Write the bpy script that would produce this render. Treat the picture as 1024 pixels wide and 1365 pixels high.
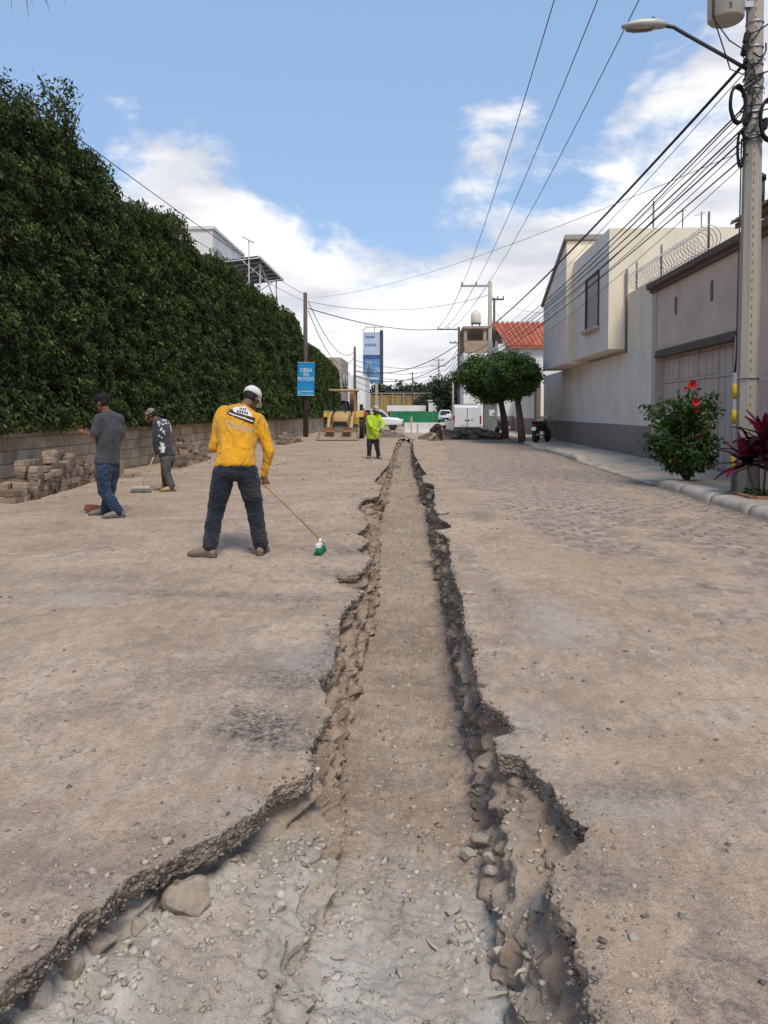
import bpy, bmesh, math, random
import numpy as np
from mathutils import Vector, Matrix
from mathutils.bvhtree import BVHTree

for _o in list(bpy.data.objects):
    bpy.data.objects.remove(_o, do_unlink=True)
SC = bpy.context.scene
COL = SC.collection
R = math.radians

# ------------------------------------------------------------------ camera
FPX, CXP, CYP, CAMH = 1030.0, 512.0, 588.5, 1.5     # CYP: optical axis row (rising-front shift)
PITCH = math.atan((CYP - 549) / FPX)
YAW = math.atan((560 - 512) / math.hypot(FPX, CYP - 549))
cam_data = bpy.data.cameras.new('camera')
cam = bpy.data.objects.new('camera', cam_data)
COL.objects.link(cam)
cam.location = (0, 0, CAMH)
cam.rotation_euler = (math.pi / 2 - PITCH, 0, YAW)
cam_data.sensor_fit = 'HORIZONTAL'
cam_data.sensor_width = 36.0
cam_data.lens = 36.0 * FPX / 1024.0
cam_data.shift_y = -(682.5 - CYP) / 1024.0
cam_data.clip_start = 0.05
cam_data.clip_end = 6000
SC.camera = cam

# ------------------------------------------------------------------ sun and sky
SUN_EL, SUN_AZ = R(55), R(160)          # azimuth measured from +Y towards +X
sun_dir = Vector((math.sin(SUN_AZ) * math.cos(SUN_EL), math.cos(SUN_AZ) * math.cos(SUN_EL), math.sin(SUN_EL)))
sd = bpy.data.lights.new('sun', 'SUN')
sd.energy = 2.25
sd.angle = R(20)
sd.color = (1.0, 0.90, 0.76)
sun = bpy.data.objects.new('sun', sd)
COL.objects.link(sun)
sun.rotation_euler = (-sun_dir).to_track_quat('-Z', 'Y').to_euler()
sun.location = (0, 0, 30)

world = bpy.data.worlds.new('World')
SC.world = world
world.use_nodes = True
wt = world.node_tree
wt.nodes.clear()


def wn(t, **kw):
    n = wt.nodes.new(t)
    for k, v in kw.items():
        setattr(n, k, v)
    return n


def wl(a, b):
    wt.links.new(a, b)


def wmath(op, a, b=None, clamp=False):
    n = wn('ShaderNodeMath', operation=op)
    n.use_clamp = clamp
    for i, v in enumerate((a, b)):
        if v is None:
            continue
        if isinstance(v, (int, float)):
            n.inputs[i].default_value = v
        else:
            wl(v, n.inputs[i])
    return n.outputs[0]


def build_sky():
    out = wn('ShaderNodeOutputWorld')
    sky = wn('ShaderNodeTexSky')
    sky.sky_type = 'NISHITA'
    sky.sun_disc = False
    sky.sun_elevation = SUN_EL
    sky.sun_rotation = SUN_AZ
    sky.air_density = 1.0
    sky.dust_density = 0.6
    sky.ozone_density = 1.3
    bg = wn('ShaderNodeBackground')
    bg.inputs[1].default_value = 0.105
    # pull the deep blue slightly towards the milky blue of humid air
    mixb = wn('ShaderNodeMixRGB')
    mixb.inputs[0].default_value = 0.62
    mixb.inputs[2].default_value = (2.75, 4.15, 6.55, 1)
    wl(sky.outputs[0], mixb.inputs[1])
    wl(mixb.outputs[0], bg.inputs[0])
    # cumulus bank
    tc = wn('ShaderNodeTexCoord')
    sep = wn('ShaderNodeSeparateXYZ')
    wl(tc.outputs['Generated'], sep.inputs[0])
    mp = wn('ShaderNodeMapping')
    mp.inputs['Scale'].default_value = (1.0, 1.0, 1.75)
    mp.inputs['Location'].default_value = (0.37, 1.12, 0.55)
    wl(tc.outputs['Generated'], mp.inputs[0])
    n1 = wn('ShaderNodeTexNoise')
    n1.inputs['Scale'].default_value = 4.6
    n1.inputs['Detail'].default_value = 9
    n1.inputs['Roughness'].default_value = 0.60
    n1.inputs['Distortion'].default_value = 0.15
    wl(mp.outputs[0], n1.inputs['Vector'])
    el = sep.outputs[2]

    def blob(px, py, rad):
        d = Vector((-math.sin(YAW) * math.cos(PITCH), math.cos(YAW) * math.cos(PITCH), -math.sin(PITCH)))
        r = d.cross(Vector((0, 0, 1))).normalized()
        u = r.cross(d)
        v = (d * FPX + r * (px - CXP) - u * (py - CYP)).normalized()
        dn = wn('ShaderNodeVectorMath', operation='DISTANCE')
        wl(tc.outputs['Generated'], dn.inputs[0])
        dn.inputs[1].default_value = v
        q = wmath('DIVIDE', dn.outputs['Value'], rad)
        return wmath('SUBTRACT', 1.0, q, True)
    bank = wmath('MULTIPLY', wmath('SUBTRACT', 0.283, el), 2.1)       # more cloud near the horizon
    bank = wmath('MINIMUM', bank, 0.50)
    bank = wmath('MAXIMUM', bank, -0.02)                             # broken cloud goes on overhead
    b = wmath('ADD', bank, wmath('MULTIPLY', blob(1015, 240, 0.22), 0.46))
    b = wmath('ADD', b, wmath('MULTIPLY', blob(640, 215, 0.13), 0.22))
    b = wmath('ADD', b, wmath('MULTIPLY', blob(270, 290, 0.14), 0.28))
    dens = wmath('ADD', n1.outputs['Fac'], b)
    mask = wn('ShaderNodeMapRange')
    mask.interpolation_type = 'SMOOTHSTEP'
    mask.inputs['From Min'].default_value = 0.57
    mask.inputs['From Max'].default_value = 0.72
    wl(dens, mask.inputs['Value'])
    # grey undersides
    n2 = wn('ShaderNodeTexNoise')
    n2.inputs['Scale'].default_value = 5.5
    n2.inputs['Detail'].default_value = 7
    mp2 = wn('ShaderNodeMapping')
    mp2.inputs['Scale'].default_value = (1, 1, 3.4)
    mp2.inputs['Location'].default_value = (0.9, 0.2, 0.42)
    wl(tc.outputs['Generated'], mp2.inputs[0])
    wl(mp2.outputs[0], n2.inputs['Vector'])
    ramp = wn('ShaderNodeValToRGB')
    ramp.color_ramp.elements[0].position = 0.36
    ramp.color_ramp.elements[0].color = (0.60, 0.62, 0.68, 1)
    ramp.color_ramp.elements[1].position = 0.62
    ramp.color_ramp.elements[1].color = (0.97, 0.96, 0.95, 1)
    wl(n2.outputs['Fac'], ramp.inputs[0])
    cb = wn('ShaderNodeBackground')
    wl(ramp.outputs[0], cb.inputs[0])
    cb.inputs[1].default_value = 0.86
    mix = wn('ShaderNodeMixShader')
    wl(mask.outputs[0], mix.inputs[0])
    wl(bg.outputs[0], mix.inputs[1])
    wl(cb.outputs[0], mix.inputs[2])
    wl(mix.outputs[0], out.inputs[0])


build_sky()
SC.view_settings.view_transform = 'Standard'
SC.view_settings.look = 'None'
SC.view_settings.exposure = 0.45
SC.view_settings.gamma = 1.0
SC.view_settings.use_curve_mapping = False

# ------------------------------------------------------------------ helpers
CF = Vector((-math.sin(YAW) * math.cos(PITCH), math.cos(YAW) * math.cos(PITCH), -math.sin(PITCH)))
CR = CF.cross(Vector((0, 0, 1))).normalized()
CU = CR.cross(CF)
CO = Vector((0, 0, CAMH))


def ray(px, py):
    return CF * FPX + CR * (px - CXP) - CU * (py - CYP)


def at(px, py, y):
    """surveyed point: direction read off the photograph, distance y down the street"""
    d = ray(px, py)
    return CO + d * (y / d.y)


def gp(px, py, z=0.0):
    d = ray(px, py)
    return CO + d * ((z - CAMH) / d.z)


# numpy gradient noise ------------------------------------------------
def _perm(seed):
    p = np.random.RandomState(seed).permutation(512)
    return np.concatenate([p, p, p])


_PC = {}


def perlin2(x, y, seed=0):
    if seed not in _PC:
        _PC[seed] = _perm(seed)
    p = _PC[seed]
    xi = np.floor(x).astype(np.int64)
    yi = np.floor(y).astype(np.int64)
    xf = x - xi
    yf = y - yi
    xi &= 511
    yi &= 511
    u = xf * xf * xf * (xf * (xf * 6 - 15) + 10)
    v = yf * yf * yf * (yf * (yf * 6 - 15) + 10)

    def g(a, b, dx, dy):
        h = p[p[a] + b] * (2 * np.pi / 512)
        return np.cos(h) * dx + np.sin(h) * dy
    x1 = (xi + 1) & 511
    y1 = (yi + 1) & 511
    a = g(xi, yi, xf, yf)
    b = g(x1, yi, xf - 1, yf)
    c = g(xi, y1, xf, yf - 1)
    d = g(x1, y1, xf - 1, yf - 1)
    return ((a + u * (b - a)) + v * ((c + u * (d - c)) - (a + u * (b - a)))) * 1.4


def fbm2(x, y, oct=4, seed=0, gain=0.5):
    s = 0
    a = 1.0
    for o in range(oct):
        s = s + a * perlin2(x * 2 ** o + 17.3 * o, y * 2 ** o - 9.1 * o, seed + o)
        a *= gain
    return s


def fbm3(x, y, z, oct=3, seed=0, gain=0.5):
    # cheap 3-D field from three planes
    return (fbm2(x + 0.31 * z, y - 0.47 * z, oct, seed, gain) + fbm2(y + 5.2 + 0.23 * x, z + 1.7 * x * 0.2, oct, seed + 40, gain)
            + fbm2(z - 3.1 + 0.29 * y, x + 8.8, oct, seed + 80, gain)) * 0.6


def sstep(a, b, x):
    t = np.clip((x - a) / (b - a), 0, 1)
    return t * t * (3 - 2 * t)


# materials -----------------------------------------------------------
MATS = {}


def new_mat(name):
    m = bpy.data.materials.new(name)
    m.use_nodes = True
    nt = m.node_tree
    nt.nodes.clear()
    o = nt.nodes.new('ShaderNodeOutputMaterial')
    b = nt.nodes.new('ShaderNodeBsdfPrincipled')
    nt.links.new(b.outputs[0], o.inputs[0])
    return m, nt, b, o


class NT:
    def __init__(self, nt):
        self.nt = nt

    def n(self, t, **kw):
        x = self.nt.nodes.new(t)
        for k, v in kw.items():
            setattr(x, k, v)
        return x

    def l(self, a, b):
        self.nt.links.new(a, b)

    def math(self, op, a, b=None, clamp=False):
        x = self.n('ShaderNodeMath', operation=op)
        x.use_clamp = clamp
        for i, v in enumerate((a, b)):
            if v is None:
                continue
            if isinstance(v, (int, float)):
                x.inputs[i].default_value = v
            else:
                self.l(v, x.inputs[i])
        return x.outputs[0]

    def noise(self, scale, detail=5, rough=0.55, vec=None, dist=0.0):
        x = self.n('ShaderNodeTexNoise')
        x.inputs['Scale'].default_value = scale
        x.inputs['Detail'].default_value = detail
        x.inputs['Roughness'].default_value = rough
        x.inputs['Distortion'].default_value = dist
        if vec is not None:
            self.l(vec, x.inputs['Vector'])
        return x.outputs['Fac']

    def rng(self, v, a, b, c=0.0, d=1.0):
        x = self.n('ShaderNodeMapRange')
        x.interpolation_type = 'SMOOTHSTEP'
        x.inputs['From Min'].default_value = a
        x.inputs['From Max'].default_value = b
        x.inputs['To Min'].default_value = c
        x.inputs['To Max'].default_value = d
        self.l(v, x.inputs['Value'])
        return x.outputs[0]

    def mix(self, f, a, b, mode='MIX'):
        x = self.n('ShaderNodeMixRGB', blend_type=mode)
        for i, v in enumerate((f, a, b)):
            if isinstance(v, (int, float)):
                x.inputs[i].default_value = v
            elif isinstance(v, tuple):
                x.inputs[i].default_value = v if len(v) == 4 else v + (1,)
            else:
                self.l(v, x.inputs[i])
        return x.outputs[0]

    def pos(self, scale=None):
        g = self.n('ShaderNodeNewGeometry')
        if scale is None:
            return g.outputs['Position']
        m = self.n('ShaderNodeMapping')
        m.inputs['Scale'].default_value = scale
        self.l(g.outputs['Position'], m.inputs[0])
        return m.outputs[0]

    def bump(self, h, strength, dist, target):
        x = self.n('ShaderNodeBump')
        x.inputs['Strength'].default_value = strength
        x.inputs['Distance'].default_value = dist
        self.l(h, x.inputs['Height'])
        self.l(x.outputs[0], target)


def mk(name, col, rough=0.8, var=0.25, scale=2.0, bump=0.15, bscale=60, bdist=0.01, metal=0.0, dirt=None, dirt_amt=0.35, spec=0.3, streak=False, rnd=0.0):
    """weathered one-colour material: tone drift, dirt patches, grain, fine relief"""
    if name in MATS:
        return MATS[name]
    m, nt, b, o = new_mat(name)
    q = NT(nt)
    p = q.pos()
    ps = q.pos((1.0, 1.0, 0.12)) if streak else p
    n1 = q.noise(scale, 6, 0.6, ps)
    dark = tuple(c * (1 - var) for c in col)
    lite = tuple(min(1, c * (1 + var * 0.6)) for c in col)
    c = q.mix(q.rng(n1, 0.3, 0.7), dark, lite)
    n2 = q.noise(bscale, 4, 0.6, p)
    c = q.mix(0.25 * min(1, var * 3), c, q.mix(q.rng(n2, 0.3, 0.7), tuple(x * 0.6 for x in col), tuple(min(1, x * 1.3) for x in col)))
    if dirt is not None:
        n3 = q.noise(scale * 0.6 + 0.3, 7, 0.65, ps, 0.4)
        c = q.mix(q.rng(n3, 0.48, 0.68, 0.0, dirt_amt), c, dirt)
    if rnd > 0:
        oi = q.n('ShaderNodeObjectInfo')
        hv = q.n('ShaderNodeHueSaturation')
        q.l(q.rng(oi.outputs['Random'], 0, 1, 1 - rnd, 1 + rnd), hv.inputs['Value'])
        q.l(c, hv.inputs['Color'])
        c = hv.outputs[0]
    q.l(c, b.inputs['Base Color'])
    b.inputs['Roughness'].default_value = rough
    b.inputs['Metallic'].default_value = metal
    b.inputs['Specular IOR Level'].default_value = spec
    if bump > 0:
        q.bump(n2, bump, bdist, b.inputs['Normal'])
    MATS[name] = m
    return m


def cloth(name, col, rough=.9, var=.15, dirt=None, dirt_amt=.3, fold=(7, 7, 3), fdist=.018):
    """woven cloth: tone drift, dust, creases"""
    if name in MATS:
        return MATS[name]
    m, nt, b, o = new_mat(name)
    q = NT(nt)
    p = q.pos()
    n1 = q.noise(5, 5, .6, p)
    c = q.mix(q.rng(n1, .3, .7), tuple(x * (1 - var) for x in col), tuple(min(1, x * (1 + var)) for x in col))
    if dirt is not None:
        c = q.mix(q.rng(q.noise(3.2, 7, .65, p, .4), .48, .66, 0, dirt_amt), c, dirt)
    w = q.noise(320, 2, .5, p)
    c = q.mix(q.rng(w, .35, .65, 0, .18), c, tuple(x * .55 for x in col))
    q.l(c, b.inputs['Base Color'])
    b.inputs['Roughness'].default_value = rough
    b.inputs['Specular IOR Level'].default_value = .15
    b.inputs['Sheen Weight'].default_value = .15
    f1 = q.noise(1.0, 3, .5, q.pos(fold), 1.2)
    ridge = q.math('ABSOLUTE', q.math('SUBTRACT', f1, .5))
    f2 = q.noise(2.6, 2, .5, q.pos(tuple(x * 1.0 for x in fold)), .8)
    h = q.math('ADD', q.math('MULTIPLY', q.rng(ridge, 0, .12), .8), q.math('MULTIPLY', f2, .8))
    q.bump(q.math('ADD', h, q.math('MULTIPLY', w, .05)), .8, fdist, b.inputs['Normal'])
    MATS[name] = m
    return m


def leaf_mat(name, dark, lite, trans=0.25, rough=0.45, spec=0.3):
    if name in MATS:
        return MATS[name]
    m, nt, b, o = new_mat(name)
    q = NT(nt)
    g = q.n('ShaderNodeNewGeometry')
    rp = g.outputs['Random Per Island']
    c = q.mix(rp, dark, lite)
    n = q.noise(1.7, 4, 0.6, g.outputs['Position'])
    c = q.mix(q.rng(n, 0.40, 0.66, 0.0, 0.6), c, tuple(x * 0.6 for x in dark))
    c = q.mix(q.rng(n, 0.50, 0.32, 0.0, 0.35), c, tuple(min(1, x * 1.35) for x in lite))
    q.l(c, b.inputs['Base Color'])
    b.inputs['Roughness'].default_value = rough
    b.inputs['Specular IOR Level'].default_value = spec
    t = q.n('ShaderNodeBsdfTranslucent')
    q.l(q.mix(0.5, c, lite), t.inputs[0])
    ms = q.n('ShaderNodeMixShader')
    ms.inputs[0].default_value = trans
    q.l(b.outputs[0], ms.inputs[1])
    q.l(t.outputs[0], ms.inputs[2])
    q.l(ms.outputs[0], o.inputs[0])
    MATS[name] = m
    return m


# objects -------------------------------------------------------------
def tag(o, label=None, cat=None, group=None, kind=None):
    if label:
        o['label'] = label
    if cat:
        o['category'] = cat
    if group:
        o['group'] = group
    if kind:
        o['kind'] = kind
    return o


def thing(name, label, cat, loc=(0, 0, 0), rz=0.0, group=None):
    o = bpy.data.objects.new(name, None)
    o.empty_display_size = 0.2
    COL.objects.link(o)
    o.location = loc
    o.rotation_euler = (0, 0, rz)
    return tag(o, label, cat, group)


def np_mesh(name, v, f, mats=(), smooth=False, midx=None):
    me = bpy.data.meshes.new(name)
    v = np.asarray(v, dtype=np.float32)
    f = np.asarray(f, dtype=np.int32)
    k = f.shape[1]
    me.vertices.add(len(v))
    me.vertices.foreach_set('co', v.ravel())
    me.loops.add(f.size)
    me.loops.foreach_set('vertex_index', f.ravel())
    me.polygons.add(len(f))
    me.polygons.foreach_set('loop_start', np.arange(0, f.size, k, dtype=np.int32))
    me.polygons.foreach_set('loop_total', np.full(len(f), k, dtype=np.int32))
    if smooth:
        me.polygons.foreach_set('use_smooth', np.ones(len(f), dtype=bool))
    if midx is not None:
        me.polygons.foreach_set('material_index', np.asarray(midx, dtype=np.int32))
    for m in mats:
        me.materials.append(m)
    me.update(calc_edges=True)
    return me


def link(name, me, parent=None, loc=(0, 0, 0), rot=None):
    o = bpy.data.objects.new(name, me)
    COL.objects.link(o)
    o.location = loc
    if rot:
        o.rotation_euler = rot
    if parent is not None:
        o.parent = parent
    return o


def add_attr(me, name, arr):
    a = me.attributes.new(name, 'FLOAT', 'POINT')
    a.data.foreach_set('value', np.asarray(arr, dtype=np.float32))


def copy_tree(o, parent=None):
    c = o.copy()
    COL.objects.link(c)
    c.parent = parent
    for ch in list(o.children):
        copy_tree(ch, c)
    return c


def frame(d, up=Vector((0, 0, 1))):
    d = Vector(d).normalized()
    if abs(d.dot(up)) > 0.97:
        up = Vector((0, 1, 0))
    a = d.cross(up).normalized()
    return d, a, a.cross(d)


class MB:
    """mesh collector; one build() makes one mesh object"""

    def __init__(self):
        self.v = []
        self.f = []
        self.m = []
        self.s = []

    def add(self, vs, fs, mi=0, sm=False):
        o = len(self.v)
        self.v += [tuple(x) for x in vs]
        for f in fs:
            self.f.append(tuple(i + o for i in f))
            self.m.append(mi)
            self.s.append(sm)
        return self

    def box(self, c, s, rot=None, mi=0, bev=0.0):
        x, y, z = s[0] / 2, s[1] / 2, s[2] / 2
        if bev <= 0:
            vs = [(a * x, b * y, d * z) for d in (-1, 1) for b in (-1, 1) for a in (-1, 1)]
            fs = [(0, 2, 3, 1), (4, 5, 7, 6), (0, 1, 5, 4), (2, 6, 7, 3), (0, 4, 6, 2), (1, 3, 7, 5)]
        else:
            k = min(bev, x * .9, y * .9, z * .9)
            vs, fs = [], []
            rings = [(-z, k), (-z + k, 0), (z - k, 0), (z, k)]
            for zz, ins in rings:
                for (a, b, e) in ((-1, -1, 0), (-1, -1, 1), (1, -1, 0), (1, -1, 1), (1, 1, 0), (1, 1, 1), (-1, 1, 0), (-1, 1, 1)):
                    px, py = a * (x - ins), b * (y - ins)
                    first = (a * b > 0)
                    if (e == 0) == first:
                        py -= b * (k if ins == 0 else k * .4)
                    else:
                        px -= a * (k if ins == 0 else k * .4)
                    vs.append((px, py, zz))
            for r in range(3):
                for i in range(8):
                    j = (i + 1) % 8
                    fs.append((r * 8 + i, r * 8 + j, r * 8 + 8 + j, r * 8 + 8 + i))
            fs.append(tuple(range(7, -1, -1)))
            fs.append(tuple(range(24, 32)))
        M = Matrix.Translation(Vector(c))
        if rot is not None:
            M = M @ (rot if isinstance(rot, Matrix) else Matrix.Rotation(rot[2], 4, 'Z') @ Matrix.Rotation(rot[1], 4, 'Y') @ Matrix.Rotation(rot[0], 4, 'X'))
        return self.add([M @ Vector(p) for p in vs], fs, mi)

    def bar(self, a, b, w, h=None, mi=0):
        a, b = Vector(a), Vector(b)
        h = h or w
        d, s, u = frame(b - a)
        vs = []
        for p in (a, b):
            for i, j in ((-1, -1), (1, -1), (1, 1), (-1, 1)):
                vs.append(p + s * (i * w / 2) + u * (j * h / 2))
        return self.add(vs, [(3, 2, 1, 0), (4, 5, 6, 7), (0, 1, 5, 4), (1, 2, 6, 5), (2, 3, 7, 6), (3, 0, 4, 7)], mi)

    def tube(self, pts, rad, n=8, mi=0, cap=True, sm=True):
        pts = [Vector(p) for p in pts]
        k = len(pts)
        rad = [rad] * k if isinstance(rad, (int, float)) else list(rad)
        vs, fs = [], []
        prev = None
        for i, p in enumerate(pts):
            d = (pts[min(i + 1, k - 1)] - pts[max(i - 1, 0)])
            if d.length < 1e-9:
                d = Vector((0, 0, 1))
            d.normalize()
            if prev is None:
                _, a, b = frame(d)
            else:
                a = (prev - d * prev.dot(d)).normalized()
                b = a.cross(d) * -1
                b = d.cross(a)
            prev = a
            b = d.cross(a)
            for j in range(n):
                t = 2 * math.pi * j / n
                vs.append(p + (a * math.cos(t) + b * math.sin(t)) * rad[i])
        for i in range(k - 1):
            for j in range(n):
                j2 = (j + 1) % n
                fs.append((i * n + j, i * n + j2, (i + 1) * n + j2, (i + 1) * n + j))
        self.add(vs, fs, mi, sm)
        if cap:
            o = len(self.v) - len(vs)
            self.f.append(tuple(o + j for j in range(n - 1, -1, -1)))
            self.m.append(mi)
            self.s.append(False)
            self.f.append(tuple(o + (k - 1) * n + j for j in range(n)))
            self.m.append(mi)
            self.s.append(False)
        return self

    def loft(self, rings, n=14, mi=0, sm=True):
        """rings: (center, axis_a, axis_b, ra, rb)"""
        vs, fs = [], []
        for (c, a, b, ra, rb) in rings:
            c, a, b = Vector(c), Vector(a).normalized(), Vector(b).normalized()
            for j in range(n):
                t = 2 * math.pi * j / n
                vs.append(c + a * (ra * math.cos(t)) + b * (rb * math.sin(t)))
        k = len(rings)
        for i in range(k - 1):
            for j in range(n):
                j2 = (j + 1) % n
                fs.append((i * n + j, i * n + j2, (i + 1) * n + j2, (i + 1) * n + j))
        fs.append(tuple(range(n - 1, -1, -1)))
        fs.append(tuple((k - 1) * n + j for j in range(n)))
        return self.add(vs, fs, mi, sm)

    def lathe(self, c, prof, n=16, mi=0, axis='Z', sm=True):
        vs, fs = [], []
        for (r, h) in prof:
            for j in range(n):
                t = 2 * math.pi * j / n
                x, y = r * math.cos(t), r * math.sin(t)
                p = {'Z': (x, y, h), 'X': (h, x, y), 'Y': (y, h, x)}[axis]
                vs.append((c[0] + p[0], c[1] + p[1], c[2] + p[2]))
        k = len(prof)
        for i in range(k - 1):
            for j in range(n):
                j2 = (j + 1) % n
                fs.append((i * n + j, i * n + j2, (i + 1) * n + j2, (i + 1) * n + j))
        fs.append(tuple(range(n - 1, -1, -1)))
        fs.append(tuple((k - 1) * n + j for j in range(n)))
        return self.add(vs, fs, mi, sm)

    def ell(self, c, r, rot=None, n=12, k=8, mi=0):
        c = Vector(c)
        vs, fs = [], []
        for i in range(1, k):
            ph = math.pi * i / k
            for j in range(n):
                t = 2 * math.pi * j / n
                p = Vector((r[0] * math.sin(ph) * math.cos(t), r[1] * math.sin(ph) * math.sin(t), -r[2] * math.cos(ph)))
                vs.append(c + (rot @ p if rot is not None else p))
        e = Vector((0, 0, r[2]))
        vs.append(c - (rot @ e if rot is not None else e))
        vs.append(c + (rot @ e if rot is not None else e))
        for i in range(k - 2):
            for j in range(n):
                j2 = (j + 1) % n
                fs.append((i * n + j, i * n + j2, (i + 1) * n + j2, (i + 1) * n + j))
        b, t = len(vs) - 2, len(vs) - 1
        for j in range(n):
            j2 = (j + 1) % n
            fs.append((b, j2, j))
            fs.append((t, (k - 2) * n + j, (k - 2) * n + j2))
        return self.add(vs, fs, mi, True)

    def prism(self, poly, h, axis='Z', off=0.0, mi=0):
        """poly 2-D counter-clockwise, extruded by h"""
        n = len(poly)

        def P(a, b, c):
            return {'Z': (a, b, c), 'Y': (a, c, b), 'X': (c, a, b)}[axis]
        vs = [P(a, b, off) for a, b in poly] + [P(a, b, off + h) for a, b in poly]
        fs = [tuple(range(n - 1, -1, -1)), tuple(range(n, 2 * n))]
        fs += [(i, (i + 1) % n, n + (i + 1) % n, n + i) for i in range(n)]
        return self.add(vs, fs, mi)

    def mesh(self, name, mats, off=None):
        me = bpy.data.meshes.new(name)
        vs = self.v
        if off is not None:
            ox, oy, oz = off
            vs = [(x - ox, y - oy, z - oz) for x, y, z in vs]
        me.from_pydata(vs, [], self.f)
        for m in (mats if isinstance(mats, (list, tuple)) else [mats]):
            me.materials.append(m)
        me.polygons.foreach_set('material_index', np.array(self.m, dtype=np.int32))
        me.polygons.foreach_set('use_smooth', np.array(self.s, dtype=bool))
        bm = bmesh.new()
        bm.from_mesh(me)
        bmesh.ops.recalc_face_normals(bm, faces=bm.faces)
        bm.to_mesh(me)
        bm.free()
        me.update()
        return me

    def build(self, name, mats, parent=None, world=False, loc=None):
        """world=True: vertices are world coordinates, moved into the parent's frame; loc: own origin"""
        off = None
        if world and parent is not None:
            p = parent
            off = Vector((0, 0, 0))
            while p is not None:
                off += p.location
                p = p.parent
        if loc is not None:
            off = Vector(loc)
        o = link(name, self.mesh(name, mats, off), parent)
        if loc is not None and parent is None:
            o.location = loc
        return o


def sag(a, b, s, n=14):
    a, b = Vector(a), Vector(b)
    return [a.lerp(b, i / n) - Vector((0, 0, 4 * s * (i / n) * (1 - i / n))) for i in range(n + 1)]


def text_mesh(txt, size, thick=0.0):
    cu = bpy.data.curves.new('lettering', 'FONT')
    cu.body = txt
    cu.size = size
    cu.align_x = 'CENTER'
    cu.align_y = 'CENTER'
    cu.extrude = thick
    cu.resolution_u = 2
    o = bpy.data.objects.new('lettering_tmp', cu)
    COL.objects.link(o)
    dg = bpy.context.evaluated_depsgraph_get()
    me = bpy.data.meshes.new_from_object(o.evaluated_get(dg))
    bpy.data.objects.remove(o)
    bpy.data.curves.remove(cu)
    return me


def leaf_arrays(c, d, nrm, L, W, six=False, curl=0.0):
    """c centre (N,3), d axis, nrm normal; L,W arrays -> verts, faces"""
    d = d / (np.linalg.norm(d, axis=1, keepdims=True) + 1e-9)
    s = np.cross(d, nrm)
    s /= (np.linalg.norm(s, axis=1, keepdims=True) + 1e-9)
    u = np.cross(s, d)
    L = L[:, None]
    W = W[:, None]
    N = len(c)
    if not six:
        v = np.stack([c - d * L * .5, c + s * W * .5 + u * W * .18, c + d * L * .5 - u * L * curl, c - s * W * .5 + u * W * .18], 1)
        b = np.arange(N)[:, None] * 4
        f = np.concatenate([b + [0, 1, 2], b + [0, 2, 3]], 0)
        return v.reshape(-1, 3), f
    v = np.stack([c - d * L * .5, c - d * L * .15 + s * W * .5 + u * W * .15, c + d * L * .2 + s * W * .42 + u * W * .13 - u * L * curl * .4,
                  c + d * L * .5 - u * L * curl, c + d * L * .2 - s * W * .42 + u * W * .13 - u * L * curl * .4, c - d * L * .15 - s * W * .5 + u * W * .15], 1)
    b = np.arange(N)[:, None] * 6
    f = np.concatenate([b + [0, 1, 2], b + [0, 2, 3], b + [0, 3, 4], b + [0, 4, 5]], 0)
    return v.reshape(-1, 3), f

# ------------------------------------------------------------------ ground: road crust, trench, kerb, sidewalk
rng = np.random.RandomState(7)
EL = [(0.7, -1.35), (1.3, -1.25), (1.903, -1.088), (1.977, -1.073), (2.07, -1.036), (2.187, -1.0), (2.266, -0.972), (2.369, -0.94), (2.419, -0.902), (2.524, -0.837), (2.59, -0.798), (2.655, -0.723), (2.748, -0.673), (2.899, -0.59), (3.039, -0.563), (3.141, -0.456), (3.296, -0.461), (3.392, -0.512), (3.464, -0.498), (3.699, -0.465), (4.017, -0.497), (4.267, -0.57), (4.515, -0.518), (4.898, -0.542), (5.389, -0.564), (6.088, -0.547), (6.428, -0.476), (6.732, -0.731), (7.112, -0.758), (7.224, -0.535), (7.475, -0.509), (8.114, -0.521), (8.328, -0.698), (8.921, -0.573), (9.409, -0.77), (10.377, -0.666), (12.094, -0.965), (13.022, -1.001), (13.863, -0.727), (15.874, -0.786), (16.551, -0.997), (19.26, -0.953), (22.029, -0.876), (30.266, -1.026), (36.769, -1.14), (43.0, -1.15), (44.5, -0.8), (80, -0.8)]
ER = [(0.7, 0.62), (1.4, 0.7), (1.72, 0.66), (1.883, 0.465), (1.941, 0.445), (2.051, 0.443), (2.157, 0.447), (2.244, 0.444), (2.288, 0.421), (2.405, 0.421), (2.553, 0.447), (2.696, 0.57), (2.766, 0.585), (2.957, 0.53), (3.179, 0.497), (3.353, 0.465), (3.401, 0.353), (3.544, 0.336), (3.661, 0.468), (3.873, 0.412), (4.003, 0.343), (4.309, 0.344), (4.541, 0.331), (4.939, 0.345), (5.261, 0.306), (5.694, 0.314), (6.359, 0.35), (6.903, 0.312), (7.78, 0.321), (9.233, 0.335), (9.817, 0.194), (10.021, 0.431), (10.864, 0.288), (12.15, 0.239), (16.091, 0.284), (16.602, 0.083), (17.955, 0.038), (18.612, 0.165), (21.162, 0.023), (28.095, -0.215), (36.806, -0.354), (43.0, -0.4), (44.5, -0.79), (80, -0.79)]
WALL_X = -7.8
KERB_X = 4.8
ROAD_END = 76.0


def edgeL(y):
    a = np.array(EL)
    y = np.asarray(y, float)
    k = 1 - sstep(42, 44, y)
    return np.interp(y, a[:, 0], a[:, 1]) + k * (0.030 * fbm2(y * 2.3, y * 0 + 3.3, 3, 11) + 0.016 * fbm2(y * 13, y * 0 + 1.2, 3, 15, 0.65))


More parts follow.
